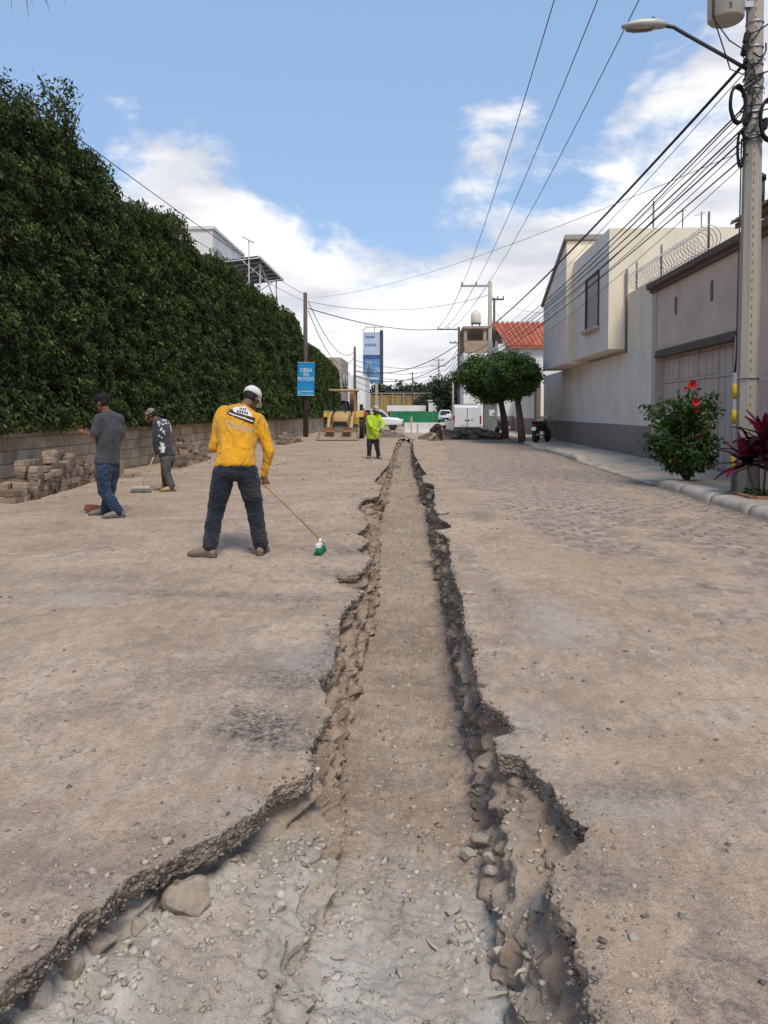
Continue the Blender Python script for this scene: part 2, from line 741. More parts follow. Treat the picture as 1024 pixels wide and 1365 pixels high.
def edgeR(y):
    a = np.array(ER)
    y = np.asarray(y, float)
    k = 1 - sstep(42, 44, y)
    return np.interp(y, a[:, 0], a[:, 1]) + k * (0.026 * fbm2(y * 2.1, y * 0 + 7.3, 3, 21) + 0.015 * fbm2(y * 12, y * 0 + 5.2, 3, 25, 0.65))


def row_ys(y0, y1):
    ys = [y0]
    while ys[-1] < y1:
        y = ys[-1]
        ys.append(y + min(0.6, max(0.0085, 0.00075 * y * y)))
    return np.array(ys)


def road_height(x, y):
    amp = 1.0 - 0.6 * sstep(1.2, 2.2, x) * sstep(5.5, 8, y)
    z = 0.014 * fbm2(x * 0.55, y * 0.45, 3, 31) * amp
    fade = 1 - 0.75 * sstep(6, 20, y)
    z = z + 0.0055 * fbm2(x * 4.2, y * 3.4, 4, 35, 0.6) * amp * fade
    g = fbm2(x * 26, y * 26, 3, 45, 0.6)
    gm = np.clip(0.35 + 1.2 * fbm2(x * 1.3, y * 1.3, 3, 49), 0.1, 1.4)
    z = z + 0.0042 * np.abs(g) * gm * fade * amp
    # shallow wheel ruts left by the loader
    rut = np.exp(-((x + 3.0 + 0.25 * np.sin(y * 0.4)) / 0.22) ** 2) + np.exp(-((x - 1.9 - 0.2 * np.sin(y * 0.3 + 1)) / 0.25) ** 2)
    z = z - 0.010 * rut * (0.5 + 0.5 * np.clip(fbm2(x * 2, y * 1.2, 2, 53) + 0.4, 0, 1)) * amp
    return z


def blobs(x, y, items, seed):
    w = 0.55 * fbm2(x * 2.3, y * 2.3, 4, seed, 0.6)
    out = np.zeros_like(x)
    for (px, py, rx, ry, a) in items:
        c = gp(px, py)
        q = ((x - c.x) / rx) ** 2 + ((y - c.y) / ry) ** 2
        out = np.maximum(out, a * sstep(1.0, 0.0, np.sqrt(q) * 0.75 + w * 0.55))
    return np.clip(out, 0, 1)


DARK = [(340, 975, .38, .30, 1.0), (372, 905, .36, .40, .75), (300, 890, .6, .5, .45), (440, 860, .12, .9, .9), (465, 735, .45, .5, .8), (470, 765, .35, .3, .8),
        (60, 770, 1.8, .35, .35), (280, 793, 1.6, .16, .6), (400, 800, .6, .13, .7), (150, 1170, .35, .15, .3), (640, 690, .25, .8, .6), (660, 800, .28, 1.2, .35), (720, 1080, .12, .3, .4),
        (850, 1055, .35, .12, .55), (800, 1170, .22, .12, .5), (620, 740, .12, .7, .6), (900, 790, .5, .35, .35), (690, 655, .5, 1.5, .3), (760, 1120, .14, .2, .7), (640, 1000, .1, .3, .5), (330, 1130, .5, .12, .5)]
SAND = [(760, 748, .9, .8, .9), (640, 668, .8, 1.2, .8), (720, 640, 1.0, 2.0, .7), (985, 840, .3, .25, .7), (850, 1010, .8, .12, .6), (740, 1130, .3, .2, .4), (790, 1230, .25, .15, .8), (390, 1040, .22, .1, .7), (520, 690, .3, 1, .3),
        (900, 990, .5, .1, .5), (250, 650, 2.0, 2.0, .5), (100, 830, 1.0, .6, .35), (620, 930, .3, .5, .4), (880, 930, .6, .2, .4)]
GREY = [(740, 830, .35, .8, .8), (560, 1180, .2, .2, 0), (410, 880, .25, .35, .8), (110, 795, .5, .3, .6), (700, 1010, .25, .15, .5), (340, 1080, .3, .1, .5), (200, 1190, .25, .1, .5), (860, 1080, .5, .15, .5), (680, 960, .3, .3, .4)]


def ground_color(q, dust, light, tan):
    p = q.pos()
    ps = q.pos((1.0, 0.45, 1.0))
    a = q.noise(0.8, 10, 0.70, p, 0.6)
    mid = q.noise(14, 8, 0.72, ps, 0.2)
    b = q.noise(5.0, 8, 0.65, ps, 0.3)
    c = q.noise(38, 6, 0.68, p)
    e = q.noise(160, 3, 0.6, p)
    col = q.mix(q.rng(a, 0.34, 0.66), tuple(x * 0.80 for x in dust), light)
    col = q.mix(q.rng(mid, 0.46, 0.60, 0, 0.42), col, tuple(x * 0.66 for x in dust))
    col = q.mix(q.rng(mid, 0.50, 0.36, 0, 0.40), col, tuple(min(1, x * 1.12) for x in light))
    col = q.mix(q.rng(b, 0.42, 0.70, 0, 0.55), col, tan)
    col = q.mix(q.rng(b, 0.52, 0.30, 0, 0.40), col, tuple(x * 0.60 for x in dust))
    col = q.mix(q.rng(c, 0.52, 0.66, 0, 0.52), col, tuple(x * 0.48 for x in dust))
    fs = q.noise(5.5, 6, .65, q.pos((9.0, .9, 1.0)))
    col = q.mix(q.rng(fs, 0.54, 0.68, 0, 0.28), col, tuple(x * 0.62 for x in dust))
    vc = q.n('ShaderNodeTexVoronoi')
    vc.feature = 'DISTANCE_TO_EDGE'
    vc.inputs['Scale'].default_value = 1.15
    wv = q.n('ShaderNodeVectorMath', operation='ADD')
    nv = q.n('ShaderNodeTexNoise')
    nv.inputs['Scale'].default_value = 3.0
    nv.inputs['Detail'].default_value = 8
    q.l(p, nv.inputs['Vector'])
    q.l(p, wv.inputs[0])
    q.l(nv.outputs['Color'], wv.inputs[1])
    q.l(wv.outputs[0], vc.inputs['Vector'])
    crk = q.math('MULTIPLY', q.rng(vc.outputs['Distance'], .012, .002), q.rng(a, .50, .62))
    col = q.mix(q.math('MULTIPLY', crk, .7), col, tuple(x * .35 for x in dust))
    col = q.mix(q.rng(e, 0.58, 0.70, 0, 0.55), col, tuple(min(1, x * 1.5) for x in light))
    col = q.mix(q.rng(e, 0.44, 0.33, 0, 0.65), col, tuple(x * 0.45 for x in dust))
    return p, a, b, c, e, col


def road_material():
    m, nt, bs, o = new_mat('dusty_road')
    q = NT(nt)
    p, a, b, c, e, col = ground_color(q, (0.415, 0.312, 0.232), (0.545, 0.428, 0.328), (0.45, 0.318, 0.215))

    def at_(n):
        x = q.n('ShaderNodeAttribute')
        x.attribute_name = n
        return x.outputs['Fac']
    vor = q.n('ShaderNodeTexVoronoi')
    vor.inputs['Scale'].default_value = 55
    q.l(p, vor.inputs['Vector'])
    chip = q.mix(q.rng(vor.outputs['Distance'], 0.1, 0.5), (0.235, 0.21, 0.19), (0.09, 0.083, 0.078))
    grit = q.math('ADD', q.math('MULTIPLY', q.rng(c, 0.36, 0.60), .6), q.math('MULTIPLY', q.rng(q.noise(14, 8, .72, p), .38, .62), .6))
    df = q.math('MULTIPLY', at_('dark'), grit, True)
    wide = q.noise(1.6, 9, .72, p, .8)
    df = q.math('MAXIMUM', df, q.math('MULTIPLY', q.rng(wide, .54, .66, 0, .55), grit))
    col = q.mix(df, col, chip)
    col = q.mix(q.math('MULTIPLY', at_('sand'), q.rng(q.noise(9, 8, .72, p), 0.36, 0.6, 0.1, 0.9)), col, (0.44, 0.315, 0.205))
    col = q.mix(q.math('MULTIPLY', at_('grey'), q.rng(q.noise(11, 8, .72, p), 0.36, 0.6, 0.1, 0.8)), col, (0.40, 0.375, 0.355))
    col = q.mix(q.math('MULTIPLY', at_('pave'), 0.66), col, (0.19, 0.148, 0.112))
    q.l(col, bs.inputs['Base Color'])
    bs.inputs['Roughness'].default_value = 0.95
    bs.inputs['Specular IOR Level'].default_value = 0.15
    h = q.math('ADD', q.math('MULTIPLY', c, 1.0), q.math('MULTIPLY', e, 0.55))
    h = q.math('ADD', h, q.math('MULTIPLY', b, 1.2))
    h = q.math('ADD', h, q.noise(14, 8, .7, p))
    q.bump(h, 0.9, 0.011, bs.inputs['Normal'])
    return m


def asphalt_material():
    m, nt, bs, o = new_mat('broken_asphalt')
    q = NT(nt)
    p = q.pos()
    v = q.n('ShaderNodeTexVoronoi')
    v.inputs['Scale'].default_value = 62
    q.l(p, v.inputs['Vector'])
    n = q.noise(9, 5, 0.6, p)
    col = q.mix(q.rng(v.outputs['Distance'], 0.08, 0.55), (0.24, 0.21, 0.18), (0.075, 0.066, 0.058))
    sep = q.n('ShaderNodeSeparateColor')
    q.l(v.outputs['Color'], sep.inputs[0])
    col = q.mix(q.rng(sep.outputs[0], 0.4, 1.0, 0, 0.55), col, (0.30, 0.26, 0.225))
    col = q.mix(q.rng(n, 0.40, 0.62, 0, 0.8), col, (0.31, 0.245, 0.19))
    col = q.mix(q.rng(q.noise(2.2, 4, .6, p), .45, .62, 0, .5), col, (0.27, 0.215, 0.17))
    q.l(col, bs.inputs['Base Color'])
    bs.inputs['Roughness'].default_value = 0.9
    bs.inputs['Specular IOR Level'].default_value = 0.2
    q.bump(q.math('SUBTRACT', 1.0, v.outputs['Distance']), 0.9, 0.012, bs.inputs['Normal'])
    return m


def trench_material():
    m, nt, bs, o = new_mat('trench_soil')
    q = NT(nt)
    p, a, b, c, e, col = ground_color(q, (0.37, 0.285, 0.218), (0.48, 0.382, 0.298), (0.41, 0.295, 0.205))

    def at_(n):
        x = q.n('ShaderNodeAttribute')
        x.attribute_name = n
        return x.outputs['Fac']
    grey = q.mix(q.rng(b, 0.35, 0.65), (0.40, 0.375, 0.33), (0.575, 0.545, 0.488))
    grey = q.mix(q.rng(a, 0.5, 0.66, 0, 0.5), grey, (0.34, 0.29, 0.24))
    grey = q.mix(q.rng(c, 0.55, 0.72, 0, 0.55), grey, (0.28, 0.255, 0.22))
    grey = q.mix(q.rng(e, 0.58, 0.72, 0, 0.4), grey, (0.66, 0.63, 0.57))
    col = q.mix(at_('pale'), col, grey)
    wallc = q.mix(q.rng(b, 0.35, 0.65), (0.25, 0.185, 0.135), (0.42, 0.322, 0.235))
    wallc = q.mix(q.rng(c, 0.5, 0.7, 0, 0.5), wallc, (0.20, 0.155, 0.115))
    col = q.mix(q.math('MULTIPLY', at_('wall'), 0.9), col, wallc)
    q.l(col, bs.inputs['Base Color'])
    bs.inputs['Roughness'].default_value = 0.96
    bs.inputs['Specular IOR Level'].default_value = 0.12
    h = q.math('ADD', c, q.math('MULTIPLY', e, 0.6))
    h = q.math('ADD', h, q.math('MULTIPLY', b, 1.4))
    h = q.math('ADD', h, q.math('MULTIPLY', q.noise(70, 5, .7, p), 1.0))
    q.bump(h, 0.75, 0.012, bs.inputs['Normal'])
    return m


M_ROAD = road_material()
M_ASPH = asphalt_material()
M_TRENCH = trench_material()
M_CRUST = mk('soil_crust', (0.36, 0.285, 0.215), .95, .45, 14, .9, 60, .012, dirt=(0.17, 0.135, 0.105), dirt_amt=.7)


def pave_mask(x, y):
    """where the old stone paving still shows through the dust, right of the trench"""
    n = fbm2(x * 0.55, y * 0.28, 3, 61)
    lim = 0.40 + 1.5 * sstep(13.0, 5.5, y) + 0.45 * n
    return sstep(lim, lim + 1.0, x) * sstep(3.9, 6.2, y + 0.9 * n + 0.35 * (x - 3)) * sstep(4.95, 4.75, x) * sstep(46, 40, y)


def pave_lift(x, y):
    return -0.0108 + 0.0165 * pave_mask(x, y) + 0.0125 * fbm2(x * 0.9, y * 0.6, 4, 181, .6)


def road_sheet(side):
    ys = row_ys(0.7, ROAD_END)
    e = edgeL(ys) if side < 0 else edgeR(ys)
    far = WALL_X - 0.15 if side < 0 else KERB_X + 0.12
    tot = 7.3 if side < 0 else 4.6
    d = [0.0]
    while d[-1] < tot:
        d.append(d[-1] + 0.007 + 0.0085 * d[-1])
    d = np.array(d) / d[-1]
    W = np.abs(far - e)
    Yg = np.repeat(ys[:, None], len(d), 1)
    Xg = e[:, None] + side * d[None, :] * W[:, None]
    dist = np.abs(Xg - e[:, None])
    z = road_height(Xg, Yg)
    zc = np.exp(-dist / 0.05)
    z = z - 0.012 * zc * (0.6 + 0.9 * fbm2(Xg * 9, Yg * 9, 3, 71)) * (1 - sstep(43, 44, Yg))
    near = 1 - sstep(42.5, 44, ys)
    thick = (0.088 - 0.03 * sstep(3, 9, ys)) * (1 + 0.28 * fbm2(ys * 1.7, ys * 0 + side * 4, 3, 75))
    # broken edge, going down and then back under the crust
    K = 8
    sx, sz = [], []
    for k in range(1, K + 1):
        t = k / K
        ch = 0.017 * fbm2(ys * 24, ys * 0 + k * 0.9 + 13 * side, 3, 81, 0.6) + 0.012 * fbm2(ys * 5, ys * 0 + k * 0.35, 2, 85)
        sx.append(e - side * (ch * (0.5 + 0.5 * t) - 0.022 * t * t))
        sz.append(z[:, 0] - thick * t + 0.006 * fbm2(ys * 30, ys * 0 + k * 3.1, 2, 88))
    sx.append(e + side * 0.05)
    sz.append(z[:, 0] - thick - 0.002)
    sx.append(e + side * 0.16)
    sz.append(z[:, 0] - thick + 0.004)
    SX = np.stack(sx[::-1], 1)
    SZ = np.stack(sz[::-1], 1)
    XX = np.concatenate([SX, Xg], 1)
    ZZ = np.concatenate([SZ, z], 1)
    nS = SX.shape[1]
    YY = np.repeat(ys[:, None], XX.shape[1], 1)
    YY[:, :nS] += 0.006 * fbm2(ys[:, None] * 31 + 5, np.arange(nS)[None, :] * 1.3, 2, 90) * near[:, None]
    n, k = XX.shape
    v = np.stack([XX, YY, ZZ], -1).reshape(-1, 3)
    i = np.arange(n - 1)[:, None] * k + np.arange(k - 1)[None, :]
    f = np.stack([i, i + 1, i + k + 1, i + k], -1)
    if side < 0:
        f = f[..., ::-1]
    mi = np.zeros((n - 1, k - 1), int)
    crust = fbm2(ys * 1.1, ys * 0 + 3 * side, 3, 93) + (1.2 * (1 - sstep(3.0, 3.4, ys)) if side < 0 else 1.0 * np.exp(-((ys - 2.95) / .35) ** 2) - .15)
    mi[:, :nS] = np.where(crust[:-1] > .18, 1, 2)[:, None]
    me = np_mesh('road', v, f.reshape(-1, 4), (M_ROAD, M_ASPH, M_CRUST), True, mi.ravel())
    x, y = v[:, 0], v[:, 1]
    edge_d = np.concatenate([np.zeros((n, nS)), dist], 1).ravel()
    dk = blobs(x, y, DARK, 101)
    rim = .7 * np.exp(-edge_d / 0.04) * np.clip(0.45 + 0.9 * fbm2(x * 3, y * 3, 3, 107), 0, 1) * 0.85
    add_attr(me, 'dark', np.maximum(dk, rim))
    add_attr(me, 'sand', blobs(x, y, SAND, 113))
    add_attr(me, 'grey', blobs(x, y, GREY, 117))
    add_attr(me, 'pave', sstep(-.002, .004, pave_lift(x, y)) * sstep(.05, .3, pave_mask(x, y)) if side > 0 else np.zeros(len(v)))
    return me


road_l = tag(link('road_left', road_sheet(-1)), 'dusty bare road bed between the block wall and the trench', None, None, 'structure')
road_r = tag(link('road_right', road_sheet(1)), 'dusty road with old stone paving between the trench and the kerb', None, None, 'structure')


def trench():
    ys = row_ys(0.7, 45.0)
    I = lambda tab: np.interp(ys, [t[0] for t in tab], [t[1] for t in tab])
    xl, xr = edgeL(ys), edgeR(ys)

    def smooth(a, w):
        k = np.ones(2 * w + 1) / (2 * w + 1)
        return np.convolve(np.pad(a, w, mode='edge'), k, 'valid')
    xl = np.minimum(smooth(xl, 5), xl + 0.02)
    xr = np.maximum(smooth(xr, 5), xr - 0.02)
    d = I([(0.7, .36), (2, .38), (3, .41), (6, .46), (20, .48), (40, .40), (43.5, .3), (45, .08)])
    bL = I([(.7, -.50), (2.0, -.44), (2.6, -.36), (3, -.33), (3.6, -.38), (4, -.42), (6, -.45), (8, -.46), (10, -.54), (13, -.68), (20, -.80), (37, -1.04), (45, -1.05)])
    bR = I([(.7, .36), (2, .33), (2.6, .30), (3, .29), (4, .30), (6, .285), (8, .27), (10, .19), (13, .17), (16, .12), (20, -.02), (28, -.27), (37, -.42), (45, -.5)])
    w = 1 - sstep(3.02, 3.35, ys)
    wr = 1 - sstep(3.2, 3.5, ys)
    nz = fbm2(ys * 1.8, ys * 0 + 2, 3, 131)
    c1x = xl - 0.13 * w - 0.02
    c1z = -0.105 - 0.03 * w
    c2x = (xl - 0.045) * w + (xl * .70 + bL * .30 + 0.02 * nz) * (1 - w)
    c2z = (-0.205) * w + (-0.26) * (1 - w)
    c3x = np.minimum(bL - 0.05, -0.42) * w + (xl * .35 + bL * .65 - 0.03 * nz) * (1 - w)
    c3z = I([(.7, -.34), (2.2, -.32), (2.6, -.29), (3.1, -.25), (3.4, -.34)]) * w + (-d * .72) * (1 - w)
    c8x = xr + 0.03
    c8z = np.full_like(ys, -0.105)
    c7x = (xr - 0.03) * wr + (xr * .75 + bR * .25) * (1 - wr)
    c7z = I([(.7, -.24), (2.3, -.25), (2.7, -.24), (3.1, -.16), (3.3, -.13)]) * wr + (-.24) * (1 - wr)
    c6x = np.minimum(0.345, xr - 0.05) * wr + (xr * .4 + bR * .6) * (1 - wr)
    c6z = I([(.7, -.33), (2.2, -.32), (2.5, -.29), (2.9, -.21), (3.3, -.17)]) * wr + (-d * .75) * (1 - wr)
    cx = [xl - 0.3, c1x, c2x, c3x, bL, bR, c6x, c7x, c8x, xr + 0.3]
    cz = [c1z, c1z, c2z, c3z, -d, -d, c6z, c7z, c8z, c8z]
    cnt = [3, 12, 34, 22, 64, 22, 22, 12, 3]
    wal = [0, 1, .55, 1, 0, 0, 1, .8, 1, 0]
    xs, zs, ws, fl = [], [], [], []
    for s, c in enumerate(cnt):
        last = s == len(cnt) - 1
        for j in range(c + (1 if last else 0)):
            t = j / c
            ts = t * t * (3 - 2 * t) if s in (4,) else t
            xs.append(cx[s] + (cx[s + 1] - cx[s]) * t)
            zz = cz[s] + (cz[s + 1] - cz[s]) * t
            if s == 4:
                zz = zz - 0.03 * math.sin(math.pi * t) ** 0.7
            zs.append(zz)
            # zone weights: soil wall colour against trodden floor
            sw = 1.0 if s in (1, 3, 5, 7) else (0.0 if s in (0, 8) else (0.0 if s == 4 else None))
            if sw is None:
                ww = (w if s == 2 else wr)
                sw = (1 - ww) * 1.0 + ww * (0.25 if s == 2 else 0.75)
            else:
                sw = np.full_like(ys, sw)
            ws.append(sw)
            fl.append(np.full_like(ys, 1.0 if s == 4 else 0.35 if s in (2, 6) else 0.2))
    X = np.stack(xs, 1)
    Z = np.stack(zs, 1)
    Wl = np.stack(ws, 1)
    Fl = np.stack(fl, 1)
    Y = np.repeat(ys[:, None], X.shape[1], 1)
    nearw = (1 - sstep(3.0, 4.2, Y))
    n3 = fbm3(X * 6, Y * 6, Z * 9, 4, 141, 0.55)
    n4 = fbm3(X * 3.2 + 9, Y * 3.2, Z * 6, 3, 151, 0.6)
    n5 = fbm3(X * 22, Y * 22, Z * 26, 3, 161, 0.6)
    inner = np.clip((X - xl[:, None] + .3) / .25, 0, 1) * np.clip((xr[:, None] + .3 - X) / .25, 0, 1)
    wallz = np.clip(Wl, 0, 1)
    rub = nearw * (0.3 + 0.7 * np.clip(fbm2(X * 3, Y * 3, 2, 167) + 0.5, 0, 1))
    dx = (0.045 * n4 + 0.03 * n3) * wallz * inner
    dz = (0.016 * n3 + 0.016 * n4) * inner + rub * (0.020 * np.abs(n3) + 0.012 * np.abs(n5)) * inner
    n6 = fbm3(X * 48, Y * 48, Z * 48, 2, 163, 0.6)
    lump = np.clip(perlin2(X * 15, Y * 15, 165) - .12, 0, 1) + .7 * np.clip(perlin2(X * 29, Y * 29, 166) - .1, 0, 1)
    dz = dz + inner * (0.0075 * n5 + .004 * n6) + inner * rub * .030 * lump
    dx = dx + wallz * inner * (.016 * n5 + .006 * n6)
    blk = np.tanh(6 * perlin2(Y * 5.5 + X * 1.5, Z * 11 + 3, 173)) + .6 * np.tanh(6 * perlin2(Y * 11, Z * 19 + X * 3, 175))
    dx = dx + wallz * inner * .022 * blk
    X2 = X + dx
    Z2 = np.minimum(Z + dz, -0.075)
    n, k = X2.shape
    v = np.stack([X2, Y + 0.02 * n3 * wallz, Z2], -1).reshape(-1, 3)
    i = np.arange(n - 1)[:, None] * k + np.arange(k - 1)[None, :]
    f = np.stack([i, i + 1, i + k + 1, i + k], -1).reshape(-1, 4)
    me = np_mesh('trench', v, f, (M_TRENCH,), True)
    pn = fbm2(X * 2.2, Y * 1.6, 4, 171, 0.6)
    pale = (1 - sstep(2.7, 3.5, Y + 0.5 * pn)) * sstep(0.62, 0.30, X + 0.1 * pn) * np.clip(0.75 + 0.6 * pn, 0, 1) * np.clip(1.35 - wallz * (X > 0), 0, 1)
    add_attr(me, 'pale', np.clip(pale, 0, 1).ravel())
    lowshelf = (1 - sstep(2.7, 3.1, Y)) * (1 - sstep(0.1, 0.3, X))
    add_attr(me, 'wall', (wallz * np.clip(0.85 + 0.5 * n4, 0, 1) * (1 - .75 * lowshelf)).ravel())
    return me, v


tr_me, tr_v = trench()
trench_o = tag(link('trench', tr_me), 'long narrow dug trench running down the middle of the street', None, None, 'structure')
TR_BVH = BVHTree.FromPolygons([tuple(p) for p in tr_v], [tuple(p.vertices) for p in tr_me.polygons])


def floor_z(x, y):
    h = TR_BVH.ray_cast(Vector((x, y, 1.0)), Vector((0, 0, -1)))
    return h[0].z if h[0] is not None else -0.5


_EY = np.linspace(.5, 90, 9000)
_EL, _ER = edgeL(_EY), edgeR(_EY)


def surf_z(x, y):
    if np.interp(y, _EY, _EL) < x < np.interp(y, _EY, _ER):
        return floor_z(x, y)
    return float(road_height(np.array([x]), np.array([y]))[0])


# outer ground, a ring round the street so that nothing lies over the trench
def outer_ground():
    mb = MB()
    x0, x1, y0, y1 = WALL_X - 0.05, KERB_X + 0.1, 0.72, ROAD_END - 0.3
    B = 2500
    mb.add([(-B, -200, -.012), (x0, -200, -.012), (x0, B, -.012), (-B, B, -.012)], [(0, 1, 2, 3)])
    mb.add([(x1, -200, -.012), (B, -200, -.012), (B, B, -.012), (x1, B, -.012)], [(0, 1, 2, 3)])
    mb.add([(x0, -200, -.012), (x1, -200, -.012), (x1, y0, -.012), (x0, y0, -.012)], [(0, 1, 2, 3)])
    mb.add([(x0, y1, -.012), (x1, y1, -.012), (x1, B, -.012), (x0, B, -.012)], [(0, 1, 2, 3)])
    m = mk('far_ground', (0.27, 0.23, 0.195), 0.95, 0.25, 0.3, 0.3, 12, 0.02)
    return mb.build('ground', m)


tag(outer_ground(), 'flat dusty ground reaching to the horizon', None, None, 'structure')

# ---- paving stones showing through the dust
M_PAVER = mk('paver_stone', (0.315, 0.252, 0.205), 0.93, 0.35, 5.0, 0.6, 45, 0.008, dirt=(0.36, 0.28, 0.22), dirt_amt=0.8, rnd=0.13)


def paver_mesh(name, L, W, H, r, top_irregular=0.006, jit=0.014, seg=1):
    """rough-hewn block, sitting from z=0 to H, worn rounded edges"""
    pts = [(-L / 2, -W / 2), (0, -W / 2), (L / 2, -W / 2), (L / 2, W / 2), (0, W / 2), (-L / 2, W / 2)]
    pts = [(a + r.uniform(-jit, jit), b + r.uniform(-jit, jit)) for a, b in pts]
    n = len(pts)
    vs, fs = [], []
    for (z, s) in ((0, 0.95), (H * .15, 1.0), (H * 0.86, 1.0), (H, 0.91)):
        for a, b in pts:
            vs.append((a * s + r.uniform(-.003, .003), b * s + r.uniform(-.003, .003), z + r.uniform(-1, 1) * top_irregular))
    for k in range(3):
        for i in range(n):
            j = (i + 1) % n
            fs.append((k * n + i, k * n + j, k * n + n + j, k * n + n + i))
    fs.append(tuple(range(n - 1, -1, -1)))
    c = len(vs)
    vs.append((r.uniform(-.02, .02), r.uniform(-.02, .02), H + r.uniform(0, .008)))
    for i in range(n):
        fs.append((3 * n + i, 3 * n + (i + 1) % n, c))
    me = bpy.data.meshes.new(name)
    me.from_pydata(vs, [], fs)
    me.materials.append(M_PAVER)
    return me


def lay_paving():
    r = random.Random(5)
    variants = [paver_mesh('paving_stone', 0.235, 0.165, 0.06, r, 0.004, 0.020) for _ in range(14)]
    spots = []
    y = 3.4
    row = 0
    while y < 43:
        x = 0.6 + (0.13 if row % 2 else 0) + r.uniform(-.03, .03)
        while x < 4.62:
            yy = y + 0.16 * math.sin(x * 0.9 + y * 0.05)
            spots.append((x + r.uniform(-.016, .016), yy + r.uniform(-.014, .014)))
            x += 0.262
        y += 0.19
        row += 1
    xs = np.array([s[0] for s in spots])
    yv = np.array([s[1] for s in spots])
    pm = pave_mask(xs, yv)
    eR = edgeR(yv)
    lift = pave_lift(xs, yv)
    hz = road_height(xs, yv)
    keep = (pm > 0.12) & (xs > eR + 0.25) & (lift > -0.008)
    idx = np.where(keep)[0]
    vis = [i for i in idx if abs(xs[i] / yv[i]) < 0.47]
    vis.sort(key=lambda i: yv[i] - 12 * max(0, lift[i]))
    parts = set(vis[:300])
    rest_v, rest_f, off = [], [], 0
    for i in idx:
        me = variants[r.randrange(len(variants))]
        a = r.uniform(-.10, .10) + (math.pi if r.random() < .5 else 0)
        z = hz[i] + lift[i] - 0.06
        if i in parts:
            o = link('paving_stone', me, road_r, (xs[i], yv[i], z), (r.uniform(-.015, .015), r.uniform(-.015, .015), a))
        else:
            ca, sa = math.cos(a), math.sin(a)
            for p in me.vertices:
                rest_v.append((xs[i] + p.co.x * ca - p.co.y * sa, yv[i] + p.co.x * sa + p.co.y * ca, z + p.co.z))
            for pl in me.polygons:
                rest_f.append(tuple(k + off for k in pl.vertices))
            off += len(me.vertices)
    me = bpy.data.meshes.new('paving')
    me.from_pydata(rest_v, [], rest_f)
    me.materials.append(M_PAVER)
    tag(link('far_paving', me, road_r), None, None, None, 'stuff')


lay_paving()

# ---- kerb and sidewalk on the house side
M_KERB = mk('kerb_concrete', (0.50, 0.43, 0.345), 0.9, 0.22, 1.6, 0.45, 40, 0.008, dirt=(0.27, 0.235, 0.20), dirt_amt=0.6)
M_SIDE = mk('sidewalk_concrete', (0.48, 0.405, 0.32), 0.92, 0.22, 1.1, 0.35, 50, 0.005, dirt=(0.28, 0.235, 0.195), dirt_amt=0.6)


def kerb_z(y):
    """kerb drops for the garage drive"""
    y = np.asarray(y, float)
    return 0.15 - 0.125 * sstep(15.7, 16.3, y) * sstep(24.2, 23.4, y) - 0.10 * sstep(30.0, 30.6, y) * sstep(34.2, 33.6, y)


def kerb_and_walk():
    root = bpy.data.objects.new('kerb', None)
    COL.objects.link(root)
    tag(root, 'rounded concrete kerb along the house side of the street', None, None, 'structure')
    y = 1.0
    k = 0
    r = random.Random(3)
    while y < 60:
        L = 1.5
        n = 9
        vs, fs = [], []
        prof = [(0.0, -.05), (0.005, 0.35), (0.035, 0.74), (0.09, 0.96), (0.15, 1.0), (0.22, 1.0), (0.29, .99), (0.30, -.05)]
        dx, dzz = r.uniform(-.012, .012), r.uniform(-.006, .006)
        for i in range(n):
            yy = y + 0.006 + (L - 0.012) * i / (n - 1)
            h = float(kerb_z(np.array([yy]))[0]) + dzz
            end = 0.006 if i in (0, n - 1) else 0
            for (px, pz) in prof:
                j = 0.008 * float(fbm2(np.array([yy * 2.2]), np.array([px * 7.0]), 2, 191)[0])
                vs.append((4.78 + dx + px + j + end, yy, pz * h - end if pz > 0 else pz))
        m = len(prof)
        for i in range(n - 1):
            for j in range(m - 1):
                fs.append((i * m + j, i * m + j + 1, (i + 1) * m + j + 1, (i + 1) * m + j))
        fs.append(tuple(range(m)))
        fs.append(tuple((n - 1) * m + j for j in range(m - 1, -1, -1)))
        mb = MB()
        mb.add(vs, fs, 0, True)
        mb.build('kerb_stone', M_KERB, root)
        y += L
        k += 1
    # sidewalk slabs: separate panels with joints
    sw = bpy.data.objects.new('sidewalk', None)
    COL.objects.link(sw)
    tag(sw, 'concrete sidewalk in front of the house walls', None, None, 'structure')
    y = 1.0
    while y < 60:
        L = 2.0
        vs, fs = [], []
        nx, ny = 6, 9
        for i in range(ny):
            yy = y + 0.008 + (L - .016) * i / (ny - 1)
            zk = float(kerb_z(np.array([yy]))[0])
            for j in range(nx):
                t = j / (nx - 1)
                vs.append((5.075 + 1.68 * t, yy, (zk - 0.008) * (1 - t) + 0.145 * t + 0.004 * float(fbm2(np.array([yy * .7]), np.array([t * 3]), 2, 195)[0])))
        for i in range(ny - 1):
            for j in range(nx - 1):
                fs.append((i * nx + j, i * nx + j + 1, (i + 1) * nx + j + 1, (i + 1) * nx + j))
        b = len(vs)
        border = [j for j in range(nx)] + [i * nx + nx - 1 for i in range(1, ny)] + [(ny - 1) * nx + j for j in range(nx - 2, -1, -1)] + [i * nx for i in range(ny - 2, 0, -1)]
        for q in border:
            vs.append((vs[q][0], vs[q][1], -0.05))
        nb = len(border)
        for q in range(nb):
            q2 = (q + 1) % nb
            fs.append((border[q], b + q, b + q2, border[q2]))
        mb = MB()
        mb.add(vs, fs)
        mb.build('sidewalk_slab', M_SIDE, sw)
        y += L


kerb_and_walk()

